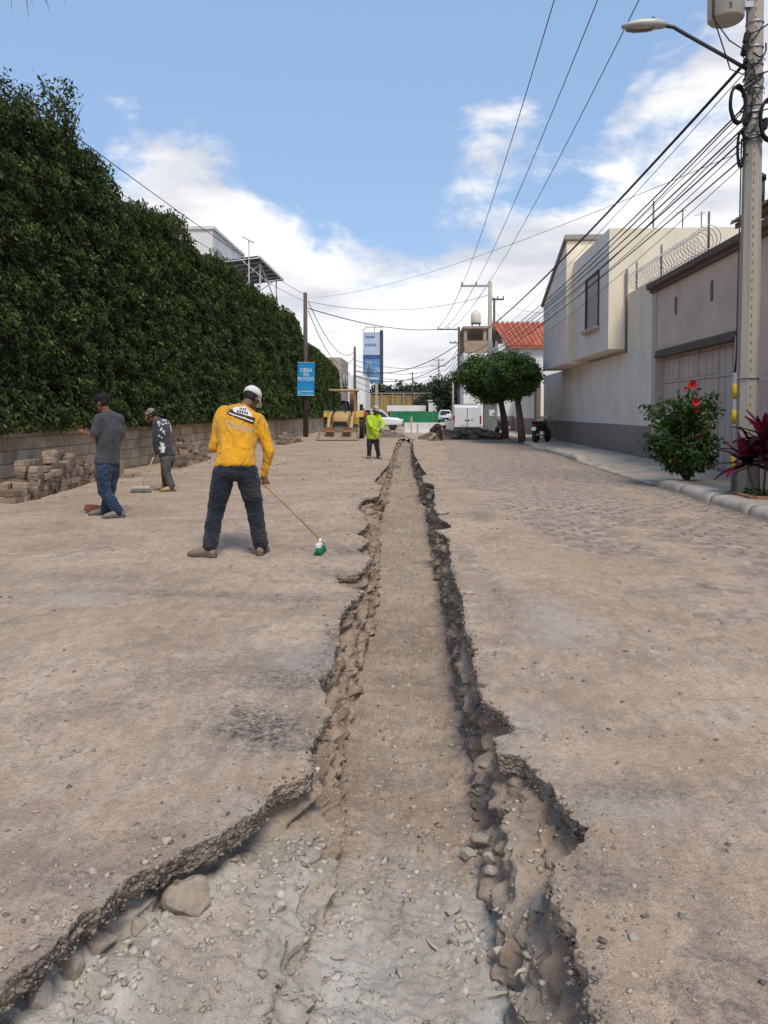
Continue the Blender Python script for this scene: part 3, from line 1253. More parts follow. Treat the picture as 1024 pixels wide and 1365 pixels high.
# ---- loose stones
M_ROCK_TAN = mk('rock_tan', (0.36, 0.295, 0.235), 0.92, 0.3, 9, 0.6, 60, 0.006, dirt=(0.42, 0.39, 0.35), dirt_amt=0.6)
M_ROCK_GREY = mk('rock_grey', (0.44, 0.39, 0.325), 0.92, 0.3, 10, 0.5, 60, 0.006, dirt=(0.30, 0.24, 0.19), dirt_amt=0.5)


def rock_mesh(name, sz, seed, mat, cuts=9, sub=3):
    bm = bmesh.new()
    bmesh.ops.create_icosphere(bm, subdivisions=sub, radius=1.0)
    r = random.Random(seed)
    planes = []
    for _ in range(cuts):
        n = Vector((r.gauss(0, 1), r.gauss(0, 1), r.gauss(0, 1))).normalized()
        planes.append((n, r.uniform(0.42, 0.80)))
    for v in bm.verts:
        for n, d in planes:
            k = v.co.dot(n)
            if k > d:
                v.co -= n * (k - d) * 0.97
    co = np.array([v.co[:] for v in bm.verts])
    nz = fbm3(co[:, 0] * 2.6 + seed, co[:, 1] * 2.6, co[:, 2] * 2.6, 3, 201, 0.6)
    for v, k in zip(bm.verts, nz):
        v.co = v.co * (1 + 0.07 * k)
        v.co.x *= sz[0]
        v.co.y *= sz[1]
        v.co.z *= sz[2]
    me = bpy.data.meshes.new(name)
    bm.to_mesh(me)
    bm.free()
    me.materials.append(mat)
    return me


def stone(px, py, size, label, mat=None, name='rock', seed=0, rz=0.0, tilt=(0, 0), zref=-0.42, sink=0.35, sub=3, group=None):
    hit = TR_BVH.ray_cast(CO, ray(px, py).normalized())
    c = hit[0] if (hit[0] is not None and zref < -.1) else gp(px, py, zref)
    z = c.z if zref < -.1 else surf_z(c.x, c.y)
    me = rock_mesh(name, size, seed, mat or M_ROCK_TAN, 9, sub)
    o = link(name, me, None, (c.x, c.y, z + size[2] * (1 - 2 * sink) * .8), (tilt[0], tilt[1], rz))
    return tag(o, label, 'rock', group)


stone(250, 1212, (0.088, 0.066, 0.078), 'large round buff boulder wedged under the broken asphalt edge', seed=3, rz=0.5, zref=-.3, sink=0.12)
stone(641, 1128, (0.050, 0.045, 0.042), 'pale angular rock topmost of the pile by the trench step', seed=8, rz=.4, sink=.05)
stone(655, 1148, (0.046, 0.036, 0.036), 'tan wedge rock leaning under the pale angular rock', seed=12, rz=1.2)
stone(625, 1142, (0.040, 0.032, 0.03), 'grey half-buried rock beside the pale angular rock', M_ROCK_GREY, seed=15)
stone(657, 1162, (0.04, 0.03, 0.022), 'flat tan rock at the foot of the trench step', seed=17)
stone(603, 1215, (0.048, 0.030, 0.026), 'oval flat stone lying alone on the pale trench floor', M_ROCK_GREY, seed=21, rz=0.9)
stone(634, 1055, (0.040, 0.034, 0.028), 'square pale rock against the right trench wall', M_ROCK_GREY, seed=23)
stone(613, 968, (0.045, 0.035, 0.026), 'tan rock in the middle stretch of the trench floor', seed=25, zref=-.5)
stone(522, 985, (0.03, 0.03, 0.015), 'small brown rock on the trodden trench floor', seed=26, zref=-.5)
stone(520, 1090, (0.03, 0.022, 0.014), 'thin tan stone near the left side of the trench floor', seed=27)
stone(725, 1212, (0.05, 0.045, 0.04), 'brown rock bedded in the shelf below the right asphalt edge', seed=29, zref=-.25)
0 and stone(735, 1290, (0.075, 0.05, 0.042), 'large smooth clay lump bulging from the right shelf', seed=31, zref=-.25, sink=.4)
stone(185, 1240, (0.035, 0.03, 0.03), 'small tan rock below the large round boulder', seed=33, zref=-.3)
stone(130, 1265, (0.075, 0.05, 0.05), 'long tan clod under the near asphalt edge', seed=35, rz=.7, zref=-.28)
stone(95, 1292, (0.045, 0.035, 0.045), 'upright tan stone under the near asphalt edge', seed=36, zref=-.28)
stone(50, 1340, (0.05, 0.045, 0.06), 'pale split rock at the end of the asphalt edge', M_ROCK_GREY, seed=37, zref=-.28)
stone(388, 1298, (0.024, 0.02, 0.016), 'white triangular chip on the pale trench dust', M_ROCK_GREY, seed=39, sink=.1)
stone(450, 1278, (0.026, 0.014, 0.010), 'white flat chip on the pale trench dust', M_ROCK_GREY, seed=40, sink=.1)
stone(371, 1212, (0.034, 0.03, 0.028), 'grey rounded clod on the rubble shelf', M_ROCK_GREY, seed=41, zref=-.3)
stone(415, 1230, (0.026, 0.024, 0.022), 'brown clod stuck in the grey rubble shelf', seed=42, zref=-.3)
stone(845, 1250, (0.024, 0.021, 0.016), 'round stone bedded in the dust right of the trench', seed=43, zref=0, sink=.5)
stone(845, 1297, (0.015, 0.014, 0.012), 'small knob of stone bedded in the dust right of the trench', seed=44, zref=0, sink=.5)
stone(230, 1037, (0.022, 0.018, 0.014), 'buff stone lying on the dusty left road', seed=45, zref=0, sink=.3)
stone(125, 1163, (0.020, 0.018, 0.012), 'brown clod pressed into the left road above the asphalt edge', seed=46, zref=0, sink=.4)
stone(222, 1125, (0.022, 0.019, 0.012), 'dusty lump on the left road near the asphalt edge', seed=47, zref=0, sink=.4)
for i, (px, py, s, lb) in enumerate([(505, 640, .10, 'clod on the left trench lip opposite the corner house'), (588, 690, .13, 'dark clod fallen at the notch in the right trench lip'), (576, 656, .12, 'clod on the right trench lip'), (487, 668, .12, 'clod in the notch of the left trench lip'), (530, 608, .16, 'dark lump on the left trench lip behind the worker in lime'),
                                  (556, 616, .14, 'lump of asphalt on the right trench lip far along'), (470, 790, .05, 'black lump on the left lip of the trench'), (626, 800, .05, 'loose asphalt lump on the right lip of the trench'), (640, 925, .035, 'pale stone jutting from the right trench edge'), (645, 958, .035, 'rounded pale stone in the right trench edge')]):
    stone(px, py, (s, s * .8, s * .55), lb, M_ROCK_TAN if i % 2 else mk('rock_dark', (0.16, 0.14, 0.125), 0.95, 0.3, 8, 0.5, 60, 0.006), seed=60 + i, zref=-.05, sink=.35, sub=2)


# gravel and crumbs: nobody could count these
def gravel(name, pts, sizes, mat, seed, label):
    r = np.random.RandomState(seed)
    base = np.array([(a, b, c) for c in (-1, 1) for b in (-1, 1) for a in (-1, 1)]) * .72
    fc = np.array([(0, 2, 3), (0, 3, 1), (4, 5, 7), (4, 7, 6), (0, 1, 5), (0, 5, 4), (2, 6, 7), (2, 7, 3), (0, 4, 6), (0, 6, 2), (1, 3, 7), (1, 7, 5)])
    N = len(pts)
    V = base[None] + r.uniform(-.42, .42, (N, 8, 3))
    sc = np.stack([r.uniform(.8, 1.4, N), r.uniform(.6, 1.0, N), r.uniform(.4, .8, N)], 1) * sizes[:, None]
    V = V * sc[:, None, :]
    a = r.uniform(0, 6.28, N)
    ca, sa = np.cos(a)[:, None], np.sin(a)[:, None]
    tl = r.uniform(-.6, .6, N)[:, None]
    V = np.stack([V[..., 0], V[..., 1] * np.cos(tl) - V[..., 2] * np.sin(tl), V[..., 1] * np.sin(tl) + V[..., 2] * np.cos(tl)], -1)
    x = V[..., 0] * ca - V[..., 1] * sa
    y = V[..., 0] * sa + V[..., 1] * ca
    V = np.stack([x, y, V[..., 2]], -1) + pts[:, None, :]
    F = fc[None] + (np.arange(N) * 8)[:, None, None]
    o = link(name, np_mesh(name, V.reshape(-1, 3), F.reshape(-1, 3), (mat,)))
    return tag(o, label, 'gravel', None, 'stuff')


def gravel_mat(name, a, b):
    m, nt, bs, o = new_mat(name)
    q = NT(nt)
    g = q.n('ShaderNodeNewGeometry')
    c = q.mix(g.outputs['Random Per Island'], a, b)
    q.l(c, bs.inputs['Base Color'])
    bs.inputs['Roughness'].default_value = 0.95
    bs.inputs['Specular IOR Level'].default_value = 0.1
    q.bump(q.noise(120, 3, .6, g.outputs['Position']), 0.4, 0.004, bs.inputs['Normal'])
    return m


def scatter():
    r = np.random.RandomState(12)
    # in the trench: denser near, along the foot of both walls and on the rubble shelf
    def drop(y, x, dens, s, lift):
        keep = r.rand(len(y)) < dens
        y, x, s = y[keep], x[keep], s[keep]
        z = np.array([floor_z(a, b) for a, b in zip(x, y)])
        return np.stack([x, y, z + s * lift], 1), s
    N = 14000
    y = 0.9 + 44 * r.rand(N) ** 3.2
    l, rr = edgeL(y), edgeR(y)
    x = l + .03 + (rr - l - .06) * r.rand(N)
    dens = 0.35 + 0.65 * np.clip(fbm2(x * 3., y * 2., 2, 211) + .3, 0, 1) + .4 * ((y < 3.3) & (x < -.2))
    s = (0.0028 + 0.009 * r.rand(N) ** 5) * (1 + 0.12 * y)
    p, s = drop(y, x, dens, s, .05)
    gravel('trench_gravel', p, s, gravel_mat('gravel_pale', (0.26, 0.21, 0.165), (0.47, 0.405, 0.33)), 5, 'crumbs of pale rubble strewn over the trench floor')
    # broken clods heaped over the near end
    N = 9000
    y = 1.3 + 2.4 * r.rand(N)
    l, rr = edgeL(y), edgeR(y)
    x = l - .04 + (rr - l + .02) * r.rand(N)
    h = fbm2(x * 2.6, y * 2.6, 3, 231)
    dens = (.06 + .9 * np.clip(h + .05, 0, 1) + .5 * np.exp(-np.abs(x - l) / .12)) * sstep(3.75, 2.9, y + .5 * h)
    s = .003 + .016 * r.rand(N) ** 4
    p, s = drop(y, x, dens, s, -.1)
    gravel('trench_rubble', p, s, gravel_mat('rubble_pale', (0.34, 0.305, 0.255), (0.52, 0.48, 0.415)), 15, 'broken grey clods heaped in the near end of the trench')
    pts, sz = [], []
    N = 26000
    y = 1.3 + 24 * r.rand(N) ** 2.6
    x = r.uniform(-1, 1, N) * np.minimum(6.5, 0.62 * y + .4)
    x = np.clip(x, WALL_X + .3, 4.7)
    l, rr = edgeL(y), edgeR(y)
    dl = np.minimum(np.abs(x - l), np.abs(x - rr))
    dens = 0.18 + 0.75 * np.exp(-dl / .22) + 0.55 * np.clip(fbm2(x * 1.4, y * 1.4, 3, 221), 0, 1)
    keep = ((x < l - .015) | (x > rr + .015)) & (r.rand(N) < dens)
    x, y = x[keep], y[keep]
    s = (0.0022 + 0.008 * r.rand(len(x)) ** 5) * (1 + 0.10 * y)
    z = road_height(x, y) + s * .12
    gravel('road_gravel', np.stack([x, y, z], 1), s, gravel_mat('gravel_mixed', (0.13, 0.115, 0.10), (0.47, 0.40, 0.335)), 6, 'fine grit and crumbs of asphalt strewn over the road dust')
    # asphalt crumbs hanging on the broken edges
    N = 4200
    y = 1.5 + 12 * r.rand(N) ** 2.2
    sd = np.where(r.rand(N) < .5, -1, 1)
    e = np.where(sd < 0, edgeL(y), edgeR(y))
    x = e - sd * r.normal(-.006, .012, N)
    z = -0.09 * r.rand(N)
    s = (0.0028 + 0.0065 * r.rand(N) ** 2.5) * (1 + .05 * y)
    gravel('asphalt_crumbs', np.stack([x, y, z], 1), s, gravel_mat('gravel_dark', (0.085, 0.072, 0.06), (0.34, 0.28, 0.225)), 8, 'dark chips of aggregate in the broken asphalt edges')


scatter()

# splinters of wood on the trench floor
for (px, py, L, a, lb) in [(574, 1262, .10, 2.3, 'thin pale wood splinter on the trench floor'), (672, 1300, .10, .25, 'dry grey root end poking from the right shelf'), (695, 1293, .06, .6, 'short brown root stub beside the dry grey root')]:
    c = gp(px, py, -.42)
    z = surf_z(c.x, c.y)
    c = gp(px, py, z)
    mb = MB()
    mb.tube([(-L / 2, 0, .004), (-L * .15, .004, .010), (L * .2, -.003, .012), (L / 2, 0, .006)], [.002, .006, .006, .002], 6)
    o = mb.build('wood_splinter', mk('splinter_wood', (0.45, 0.38, 0.29), .9, .3, 30))
    o.location = (c.x, c.y, surf_z(c.x, c.y) + .002)
    o.rotation_euler = (0, 0, a)
    tag(o, lb, 'stick')

# ------------------------------------------------------------------ left side: block wall, hedge, stacked pavers
M_MORTAR = mk('mortar', (0.26, 0.215, 0.175), .95, .2, 4)


def block_mat():
    return mk('wall_block', (0.50, 0.385, 0.265), .93, .28, 1.6, .5, 70, .006, dirt=(0.20, 0.165, 0.135), dirt_amt=.75, rnd=.16)


def block_wall():
    M = block_mat()
    root = thing('block_wall', 'low tan concrete block wall under the tall hedge', 'wall', (WALL_X, 12, 0))
    core = MB()
    core.box((-0.09, 29, .62), (.14, 60, 1.24))
    core.build('mortar_core', M_MORTAR, root)
    r = random.Random(2)
    var = []
    for _ in range(8):
        mb = MB()
        mb.box((0, 0, 0), (.15 + r.uniform(-.006, .006), .48 - .014, .25 - .014), (0, r.uniform(-.01, .01), r.uniform(-.01, .01)), 0, .006)
        var.append(mb.mesh('block', M))
    blocks = []
    for c in range(5):
        y = -1.0 + (0.24 if c % 2 else 0)
        while y < 58.8:
            blocks.append((y, c))
            y += .48
    blocks.sort(key=lambda b: abs((b[0] + 12) - 18) if b[0] > 1 else 90 - b[0])
    rv, rf, off = [], [], 0
    for i, (y, c) in enumerate(blocks):
        me = var[r.randrange(8)]
        p = (-0.075 + r.uniform(-.004, .004), y, .128 + c * .25)
        if i < 300:
            link('block', me, root, p)
        else:
            for q in me.vertices:
                rv.append((q.co.x + p[0], q.co.y + p[1], q.co.z + p[2]))
            for pl in me.polygons:
                rf.append(tuple(k + off for k in pl.vertices))
            off += len(me.vertices)
    me = bpy.data.meshes.new('far_blocks')
    me.from_pydata(rv, [], rf)
    me.materials.append(M)
    tag(link('far_blocks', me, root), None, None, None, 'stuff')


block_wall()

M_HEDGE = leaf_mat('hedge_leaf', (0.023, 0.042, 0.013), (0.112, 0.152, 0.038), .22, .55, .22)
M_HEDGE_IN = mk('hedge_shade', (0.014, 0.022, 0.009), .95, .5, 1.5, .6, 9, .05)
M_BARK = mk('bark', (0.15, 0.115, 0.085), .95, .35, 6, .7, 25, .02)


def hedge_top(y):
    y = np.asarray(y, float)
    t = 7.35 + 0.35 * fbm2(y * 0.33, y * 0 + 1, 3, 301) + .22 * fbm2(y * 1.3, y * 0 + 4, 2, 305)
    t = t + 0.30 * sstep(19.6, 18.4, y) - .35 * sstep(16.5, 14.5, y) + .65 * np.exp(-((y - 25.3) / .6) ** 2) + .35 * np.exp(-((y - 29.5) / .8) ** 2) + .4 * np.exp(-((y - 34) / .9) ** 2)
    t = t - .45 * np.exp(-((y - 20.4) / .7) ** 2) - .3 * np.exp(-((y - 27.3) / .8) ** 2)
    return t - 1.3 * sstep(49, 52, y) - .5 * sstep(62, 72, y)


def hedge_front(y, z):
    zn = np.clip((z - 1.1) / 6, 0, 1.2)
    return WALL_X + 0.26 + 0.16 * fbm2(y * .45, z * .4, 3, 311) + .13 * fbm2(y * 1.5, z * 1.5, 3, 315) - 0.30 * zn ** 3 + .12 * np.exp(-((z - 1.35) / .4) ** 2)


def hedge():
    root = thing('hedge', 'tall dense clipped hedge rising above the block wall', 'hedge', (WALL_X - 1, 12, 0))
    r = np.random.RandomState(21)
    # dark backing, inner shade in its colour, so that the crown is not transparent
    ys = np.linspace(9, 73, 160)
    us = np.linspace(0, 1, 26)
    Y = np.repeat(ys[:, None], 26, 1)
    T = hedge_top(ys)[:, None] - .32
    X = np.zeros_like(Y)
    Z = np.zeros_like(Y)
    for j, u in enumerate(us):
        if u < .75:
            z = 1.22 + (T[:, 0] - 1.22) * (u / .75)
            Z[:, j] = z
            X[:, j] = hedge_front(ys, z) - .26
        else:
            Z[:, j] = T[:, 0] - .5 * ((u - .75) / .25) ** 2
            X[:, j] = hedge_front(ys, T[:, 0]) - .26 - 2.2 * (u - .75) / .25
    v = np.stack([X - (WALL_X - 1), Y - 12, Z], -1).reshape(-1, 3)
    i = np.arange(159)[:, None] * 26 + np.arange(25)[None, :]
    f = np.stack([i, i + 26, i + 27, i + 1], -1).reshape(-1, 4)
    link('shade_backing', np_mesh('shade_backing', v, f, (M_HEDGE_IN,), True), root)
    C, D, N, L, W = [], [], [], [], []
    for (y0, y1, dens, l, w) in ((9, 16, 700, .11, .048), (16, 26, 900, .115, .05), (26, 42, 480, .15, .066), (42, 73, 280, .19, .09)):
        n = int((y1 - y0) * 6.4 * dens)
        y = r.uniform(y0, y1, n)
        tp = hedge_top(y)
        z = 1.1 + (tp - 1.1) * r.rand(n)
        # sprays: pull leaves into little fans
        cl = 0.16
        z = z + .05 * np.sin(y * 21 + 3 * np.sin(z * 5)) * 0
        cn = perlin2(y * 1.9, z * 2.7, 341) + .55 * perlin2(y * 4.3, z * 6.1, 343)
        depth = r.rand(n) ** 1.3 * .30
        x = hedge_front(y, z) - depth + .17 * cn
        kp = r.rand(n) < np.clip(1.0 + 2.4 * (cn + .22), .10, 1)
        out = r.normal(0, 1, (n, 3))
        fan = perlin2(y * 3.1, z * 4.1, 323) * 2.5
        d = np.stack([.55 + .25 * out[:, 0], np.sin(fan) * .9 + .4 * out[:, 1], -.25 + .45 * out[:, 2]], 1)
        nn = np.stack([.55 + .4 * out[:, 1], .35 * out[:, 2], .75 + .4 * out[:, 0]], 1)
        C.append(np.stack([x, y, z], 1)[kp])
        D.append(d[kp])
        N.append(nn[kp])
        s = r.uniform(.65, 1.35, n)[kp]
        L.append(l * s)
        W.append(w * s)
        # rim of shoots along the top
        m = int((y1 - y0) * dens * 1.7)
        y = r.uniform(y0, y1, m)
        tp = hedge_top(y)
        x = WALL_X + .0 - 1.9 * r.rand(m) + .1
        sh = np.clip(perlin2(y * 2.3, x * 2.3, 327), 0, 1) * .55
        z = tp - .30 + (.28 + sh) * r.rand(m) ** .8 - .35 * ((x - WALL_X + .6) / 1.4) ** 2
        out = r.normal(0, 1, (m, 3))
        C.append(np.stack([x, y, z], 1))
        D.append(np.stack([.5 * out[:, 0], .5 * out[:, 1], .7 + .4 * out[:, 2]], 1))
        N.append(out + np.array([.3, 0, .4]))
        s = r.uniform(.7, 1.3, m)
        L.append(l * s)
        W.append(w * s)
    # far end face and end cap
    C, D, N, L, W = np.concatenate(C), np.concatenate(D), np.concatenate(N), np.concatenate(L), np.concatenate(W)
    v, f = leaf_arrays(C, D, N, L, W, False, .12)
    v = v - np.array([WALL_X - 1, 12, 0])
    tag(link('foliage', np_mesh('foliage', v, f, (M_HEDGE,)), root), None, None, None, 'stuff')
    # new growth: lighter shoots standing off the clipped face
    n = 5200
    y = 10 + 60 * r.rand(n) ** 1.5
    z = 1.3 + (hedge_top(y) - 1.2) * r.rand(n) ** .8
    kp = (perlin2(y * 1.1, z * 1.3, 351) + .4 * perlin2(y * 3.7, z * 3.9, 353)) > .12
    y, z = y[kp], z[kp]
    n = len(y)
    cn = perlin2(y * 1.9, z * 2.7, 341) + .55 * perlin2(y * 4.3, z * 6.1, 343)
    x = hedge_front(y, z) + .17 * cn + .04 + .05 * r.rand(n)
    out = r.normal(0, 1, (n, 3))
    s = r.uniform(.6, 1.5, n) * (1 + .012 * y)
    v, f = leaf_arrays(np.stack([x, y, z], 1), np.stack([.7 + .3 * out[:, 0], .5 * out[:, 1], .1 + .5 * out[:, 2]], 1), out + np.array([.3, 0, .9]), .10 * s, .045 * s, False, .12)
    tag(link('new_growth', np_mesh('new_growth', v - np.array([WALL_X - 1, 12, 0]), f, (leaf_mat('hedge_new_leaf', (0.07, 0.10, 0.022), (0.20, 0.235, 0.055), .3, .5, .25),)), root), None, None, None, 'stuff')
    # trailing roots and shoots hanging on the wall
    mb = MB()
    rr = random.Random(4)
    for k in range(60):
        y = 13 + 40 * rr.random() ** 1.6
        z = 1.35
        p = [(WALL_X + .06 + .03 * rr.random(), y, z)]
        for s in range(4):
            p.append((WALL_X + .03 + rr.uniform(0, .05), p[-1][1] + rr.uniform(-.1, .1), p[-1][2] - rr.uniform(.05, .2)))
        mb.tube(p, [.006, .005, .004, .003, .002], 4)
    tag(mb.build('hanging_shoots', M_BARK, root, world=True), None, None, None, 'stuff')


hedge()


def leaf_tree(name, label, base, height, crown_c, crown_r, n, leaf, mat, seed, trunk_r=.1, limbs=6, group=None, parts=None, hollow=.35, lean=(0, 0), cat='tree', droop=0.0, gaps=.0, spread=.2):
    """trunk with limbs; leaves in clumps hung on the limb ends through the crown's volume"""
    rr = random.Random(seed)
    r = np.random.RandomState(seed)
    base = Vector(base)
    root = thing(name, label, cat, base, 0, group)
    cc = Vector(crown_c) - base
    mb = MB()
    fork = Vector((cc.x * .35 + lean[0], cc.y * .35 + lean[1], max(height * .12, (cc.z - crown_r[2]) * .95)))
    pts = [Vector((0, 0, -.05)), Vector((fork.x * .35 + rr.uniform(-.03, .03), fork.y * .35, fork.z * .5)), fork]
    mb.tube(pts, [trunk_r * 1.25, trunk_r, trunk_r * .85], 10)
    tips = []
    for k in range(limbs):
        a = 2 * math.pi * (k + rr.random() * .5) / limbs
        e = rr.uniform(-.1, .75)
        t = cc + Vector((math.cos(a) * crown_r[0] * .62, math.sin(a) * crown_r[1] * .62, crown_r[2] * e * .8))
        mid = fork.lerp(t, .5) + Vector((0, 0, -.06 * height * rr.random()))
        mb.tube([fork - Vector((0, 0, .05)), mid, t], [trunk_r * .6, trunk_r * .38, trunk_r * .12], 6)
        for s in range(3):
            t2 = t + Vector((rr.uniform(-.45, .45) * crown_r[0], rr.uniform(-.45, .45) * crown_r[1], rr.uniform(-.2, .5) * crown_r[2]))
            mb.tube([mid.lerp(t, .5), t.lerp(t2, .5), t2], [trunk_r * .2, trunk_r * .12, trunk_r * .05], 5)
    mb.build('trunk', M_BARK, root)
    # clumps over the crown's shell and inside
    K = max(14, int(n / 90))
    u = r.normal(0, 1, (K, 3))
    u /= np.linalg.norm(u, axis=1, keepdims=True)
    rad = (hollow + (1 - hollow) * r.rand(K) ** .45)
    wob = 1 + .34 * perlin2(u[:, 0] * 2.5 + seed, u[:, 2] * 2.5 + u[:, 1], 331)
    cl = u * (rad * wob)[:, None]
    which = r.randint(0, K, n)
    off = np.clip(r.normal(0, 1, (n, 3)), -1.7, 1.7) * (spread * (.7 + .6 * r.rand(n)))[:, None]
    p = cl[which] + off
    p = p * np.array(crown_r) + np.array(cc)
    if droop:
        p[:, 2] -= droop * ((p[:, 0] - cc.x) ** 2 + (p[:, 1] - cc.y) ** 2)
    out = p - np.array(cc)
    out /= (np.linalg.norm(out, axis=1, keepdims=True) + 1e-6)
    d = out * .6 + r.normal(0, .6, (n, 3)) + np.array([0, 0, -.15])
    nn = out * .4 + np.array([0, 0, .7]) + r.normal(0, .5, (n, 3))
    s = r.uniform(.7, 1.3, n)
    v, f = leaf_arrays(p, d, nn, leaf[0] * s, leaf[1] * s, leaf[0] > .12 and n < 6000, .12)
    link('crown', np_mesh('crown', v, f, (mat,)), root)
    return root


# wild tops sticking out of the hedge
leaf_tree('hedge_tree', 'feathery tree top standing taller than the hedge', (-8.6, 17.2, 0), 9, (-8.1, 17.3, 8.1), (.55, .6, .85), 1500, (.11, .05), M_HEDGE, 41, .07, 5, hollow=.1)
leaf_tree('hedge_tree', 'small bushy tree top beside the feathery tree top on the hedge', (-8.7, 15.6, 0), 8.5, (-8.25, 15.8, 7.75), (.5, .5, .65), 1000, (.10, .05), M_HEDGE, 42, .06, 5, hollow=.1)

# palm behind the hedge; only the tips of a dry fan reach into the picture
palm = thing('palm_tree', 'palm with dry narrow leaf blades hanging beyond the hedge', 'palm', (-7.9, 10.6, 0))
mb = MB()
mb.tube([(-.6, 0, 0), (-.55, 0, 3), (-.45, .1, 6), (-.35, .2, 9.2)], [.2, .16, .15, .17], 10)
mb.build('trunk', M_BARK, palm)
mb = MB()
rr = random.Random(8)
hub = at(18, -160, 11.6) - Vector((-7.9, 10.6, 0))
for k in range(26):
    a = -1.0 + 2.0 * k / 25 + rr.uniform(-.04, .04)
    Lk = rr.uniform(1.9, 2.2) * (1 - .12 * abs(a))
    tip = hub + Vector((math.sin(a) * Lk, rr.uniform(-.2, .2), -math.cos(a) * Lk))
    mid = hub.lerp(tip, .6)
    side = Vector((math.cos(a), 0, math.sin(a))) * .022
    mb.add([hub, mid + side, tip, mid - side], [(0, 1, 2, 3)])
mb.tube([Vector((-.35, .2, 9.2)), (Vector((-.35, .2, 9.2)) + hub) / 2 + Vector((0, 0, .25)), hub], [.03, .02, .015], 6)
mb.build('fan_leaf', mk('palm_dry', (0.20, 0.15, 0.10), .85, .3, 8), palm)


# ---- stacked paving stones along the wall
stack_var = []
_r = random.Random(9)
for _ in range(12):
    stack_var.append(paver_mesh('stacked_paver', .25, .17, .105, _r, .010, .024))
    stack_var[-1].materials[0] = mk('stacked_stone', (0.235, 0.178, 0.135), .93, .4, 7, .7, 45, .008, dirt=(0.33, 0.255, 0.19), dirt_amt=.5, rnd=.35)


def stack(cols, label, group):
    r = random.Random(len(cols) * 7 + int(abs(cols[0][1]) * 10))
    for (x, y, n, a) in cols:
        z = surf_z(x, y) - .01
        for k in range(n):
            h = .105 * r.uniform(.96, 1.12)
            me = stack_var[r.randrange(12)]
            o = link('stone_paver', me, None, (x + r.uniform(-.025, .025), y + r.uniform(-.025, .025), z), (r.uniform(-.05, .05), r.uniform(-.05, .05), a + r.uniform(-.14, .14) + (math.pi if r.random() < .5 else 0)))
            o.scale = (1, 1, h / .105)
            tag(o, ('topmost ' + label) if k == n - 1 else label, 'paver', group + (', top layer' if k == n - 1 else ''))
            z += h * .99


cols = []
for (px0, px1, py0, py1, n0, n1) in ((14, 100, 672, 655, 3, 6), (95, 128, 655, 648, 6, 7)):
    pass
p0, p1 = gp(22, 670), gp(128, 640)
_r = random.Random(31)
hts = [3, 3, 3, 5, 5, 4, 4, 6, 6, 6, 5, 5, 4, 3, 2, 1]
for i, h in enumerate(hts):
    t = i / (len(hts) - 1)
    q = p0.lerp(p1, t)
    for k in range(2):
        hh = max(1, h - (1 if k == 0 and _r.random() < .5 else 0) + (1 if k and h > 4 else 0))
        cols.append((q.x - .27 * k + _r.uniform(-.03, .03), q.y + .12 * k, hh, math.pi / 2 * (0 if i % 3 else 1) + .1))
stack(cols, 'rough tan paving stone in the long stack beside the man in grey', 'pavers in the long stack by the block wall')
q = gp(168, 637)
stack([(q.x, q.y, 1, .3), (q.x - .28, q.y + .2, 2, .1), (q.x + .1, q.y + .35, 1, 1.0)], 'loose paving stone at the end of the long stack', 'pavers left over beside the long stack')
cols = []
p0, p1 = gp(236, 624), gp(276, 612)
for i, h in enumerate([3, 4, 6, 7, 7, 6, 6, 4, 3, 2]):
    q = p0.lerp(p1, i / 9)
    for k in range(2):
        cols.append((q.x - .26 * k + _r.uniform(-.04, .04), q.y + .1 * k, max(1, h - _r.randrange(2)), .2 * i))
stack(cols, 'rough paving stone in the stack behind the man in the camouflage cap', 'pavers in the stack behind the camouflage cap')
cols = []
p0, p1 = gp(370, 593), gp(392, 589)
for i, h in enumerate([2, 4, 5, 4, 3, 1]):
    q = p0.lerp(p1, i / 5)
    cols.append((q.x, q.y, h, .3 * i))
    cols.append((q.x + .3, q.y + .3, max(1, h - 1), .3 * i + 1))
stack(cols, 'paving stone in the small far stack before the sign pole', 'pavers in the small stack by the sign pole')
q = gp(127, 683)
me = stack_var[2].copy()
me.materials.clear()
me.materials.append(mk('red_brick', (0.26, 0.10, 0.06), .9, .3, 9))
o = link('brick', me, None, (q.x, q.y, .0), (0, .2, .7))
tag(o, 'broken reddish brick lying by the grey man\'s boots', 'brick')


# ---- buildings behind the hedge
M_WHITEW = mk('white_render', (0.72, 0.71, 0.68), .9, .12, .6, .1, 40, .004, dirt=(0.5, 0.48, 0.44), dirt_amt=.4, streak=True)
b = thing('white_building', 'plain white building block rising behind the hedge', 'building', (-14, 52, 0))
mb = MB()
mb.box((-4, 4.5, 6.9), (8, 9, 13.8))
mb.build('wall', M_WHITEW, b)
mb = MB()
mb.box((-4, 4.5, 13.9), (8.25, 9.25, .2))
mb.build('parapet', mk('white_parapet', (0.66, 0.65, 0.62), .9), b)
for k in range(3):
    mb = MB()
    mb.box((0.02, 1.7 + 2.7 * k, 12.1), (.08, 1.3, 1.2))
    w = mb.build('window', mk('dark_glass', (0.06, 0.075, 0.085), .15, .2, 2, 0), b)
mb = MB()
mb.lathe((-.9, 5.6, 14.0), [(.35, 0), (.35, .5), (.2, .62)], 12)
mb.build('vent', mk('red_vent', (0.55, 0.25, 0.2), .8), b)

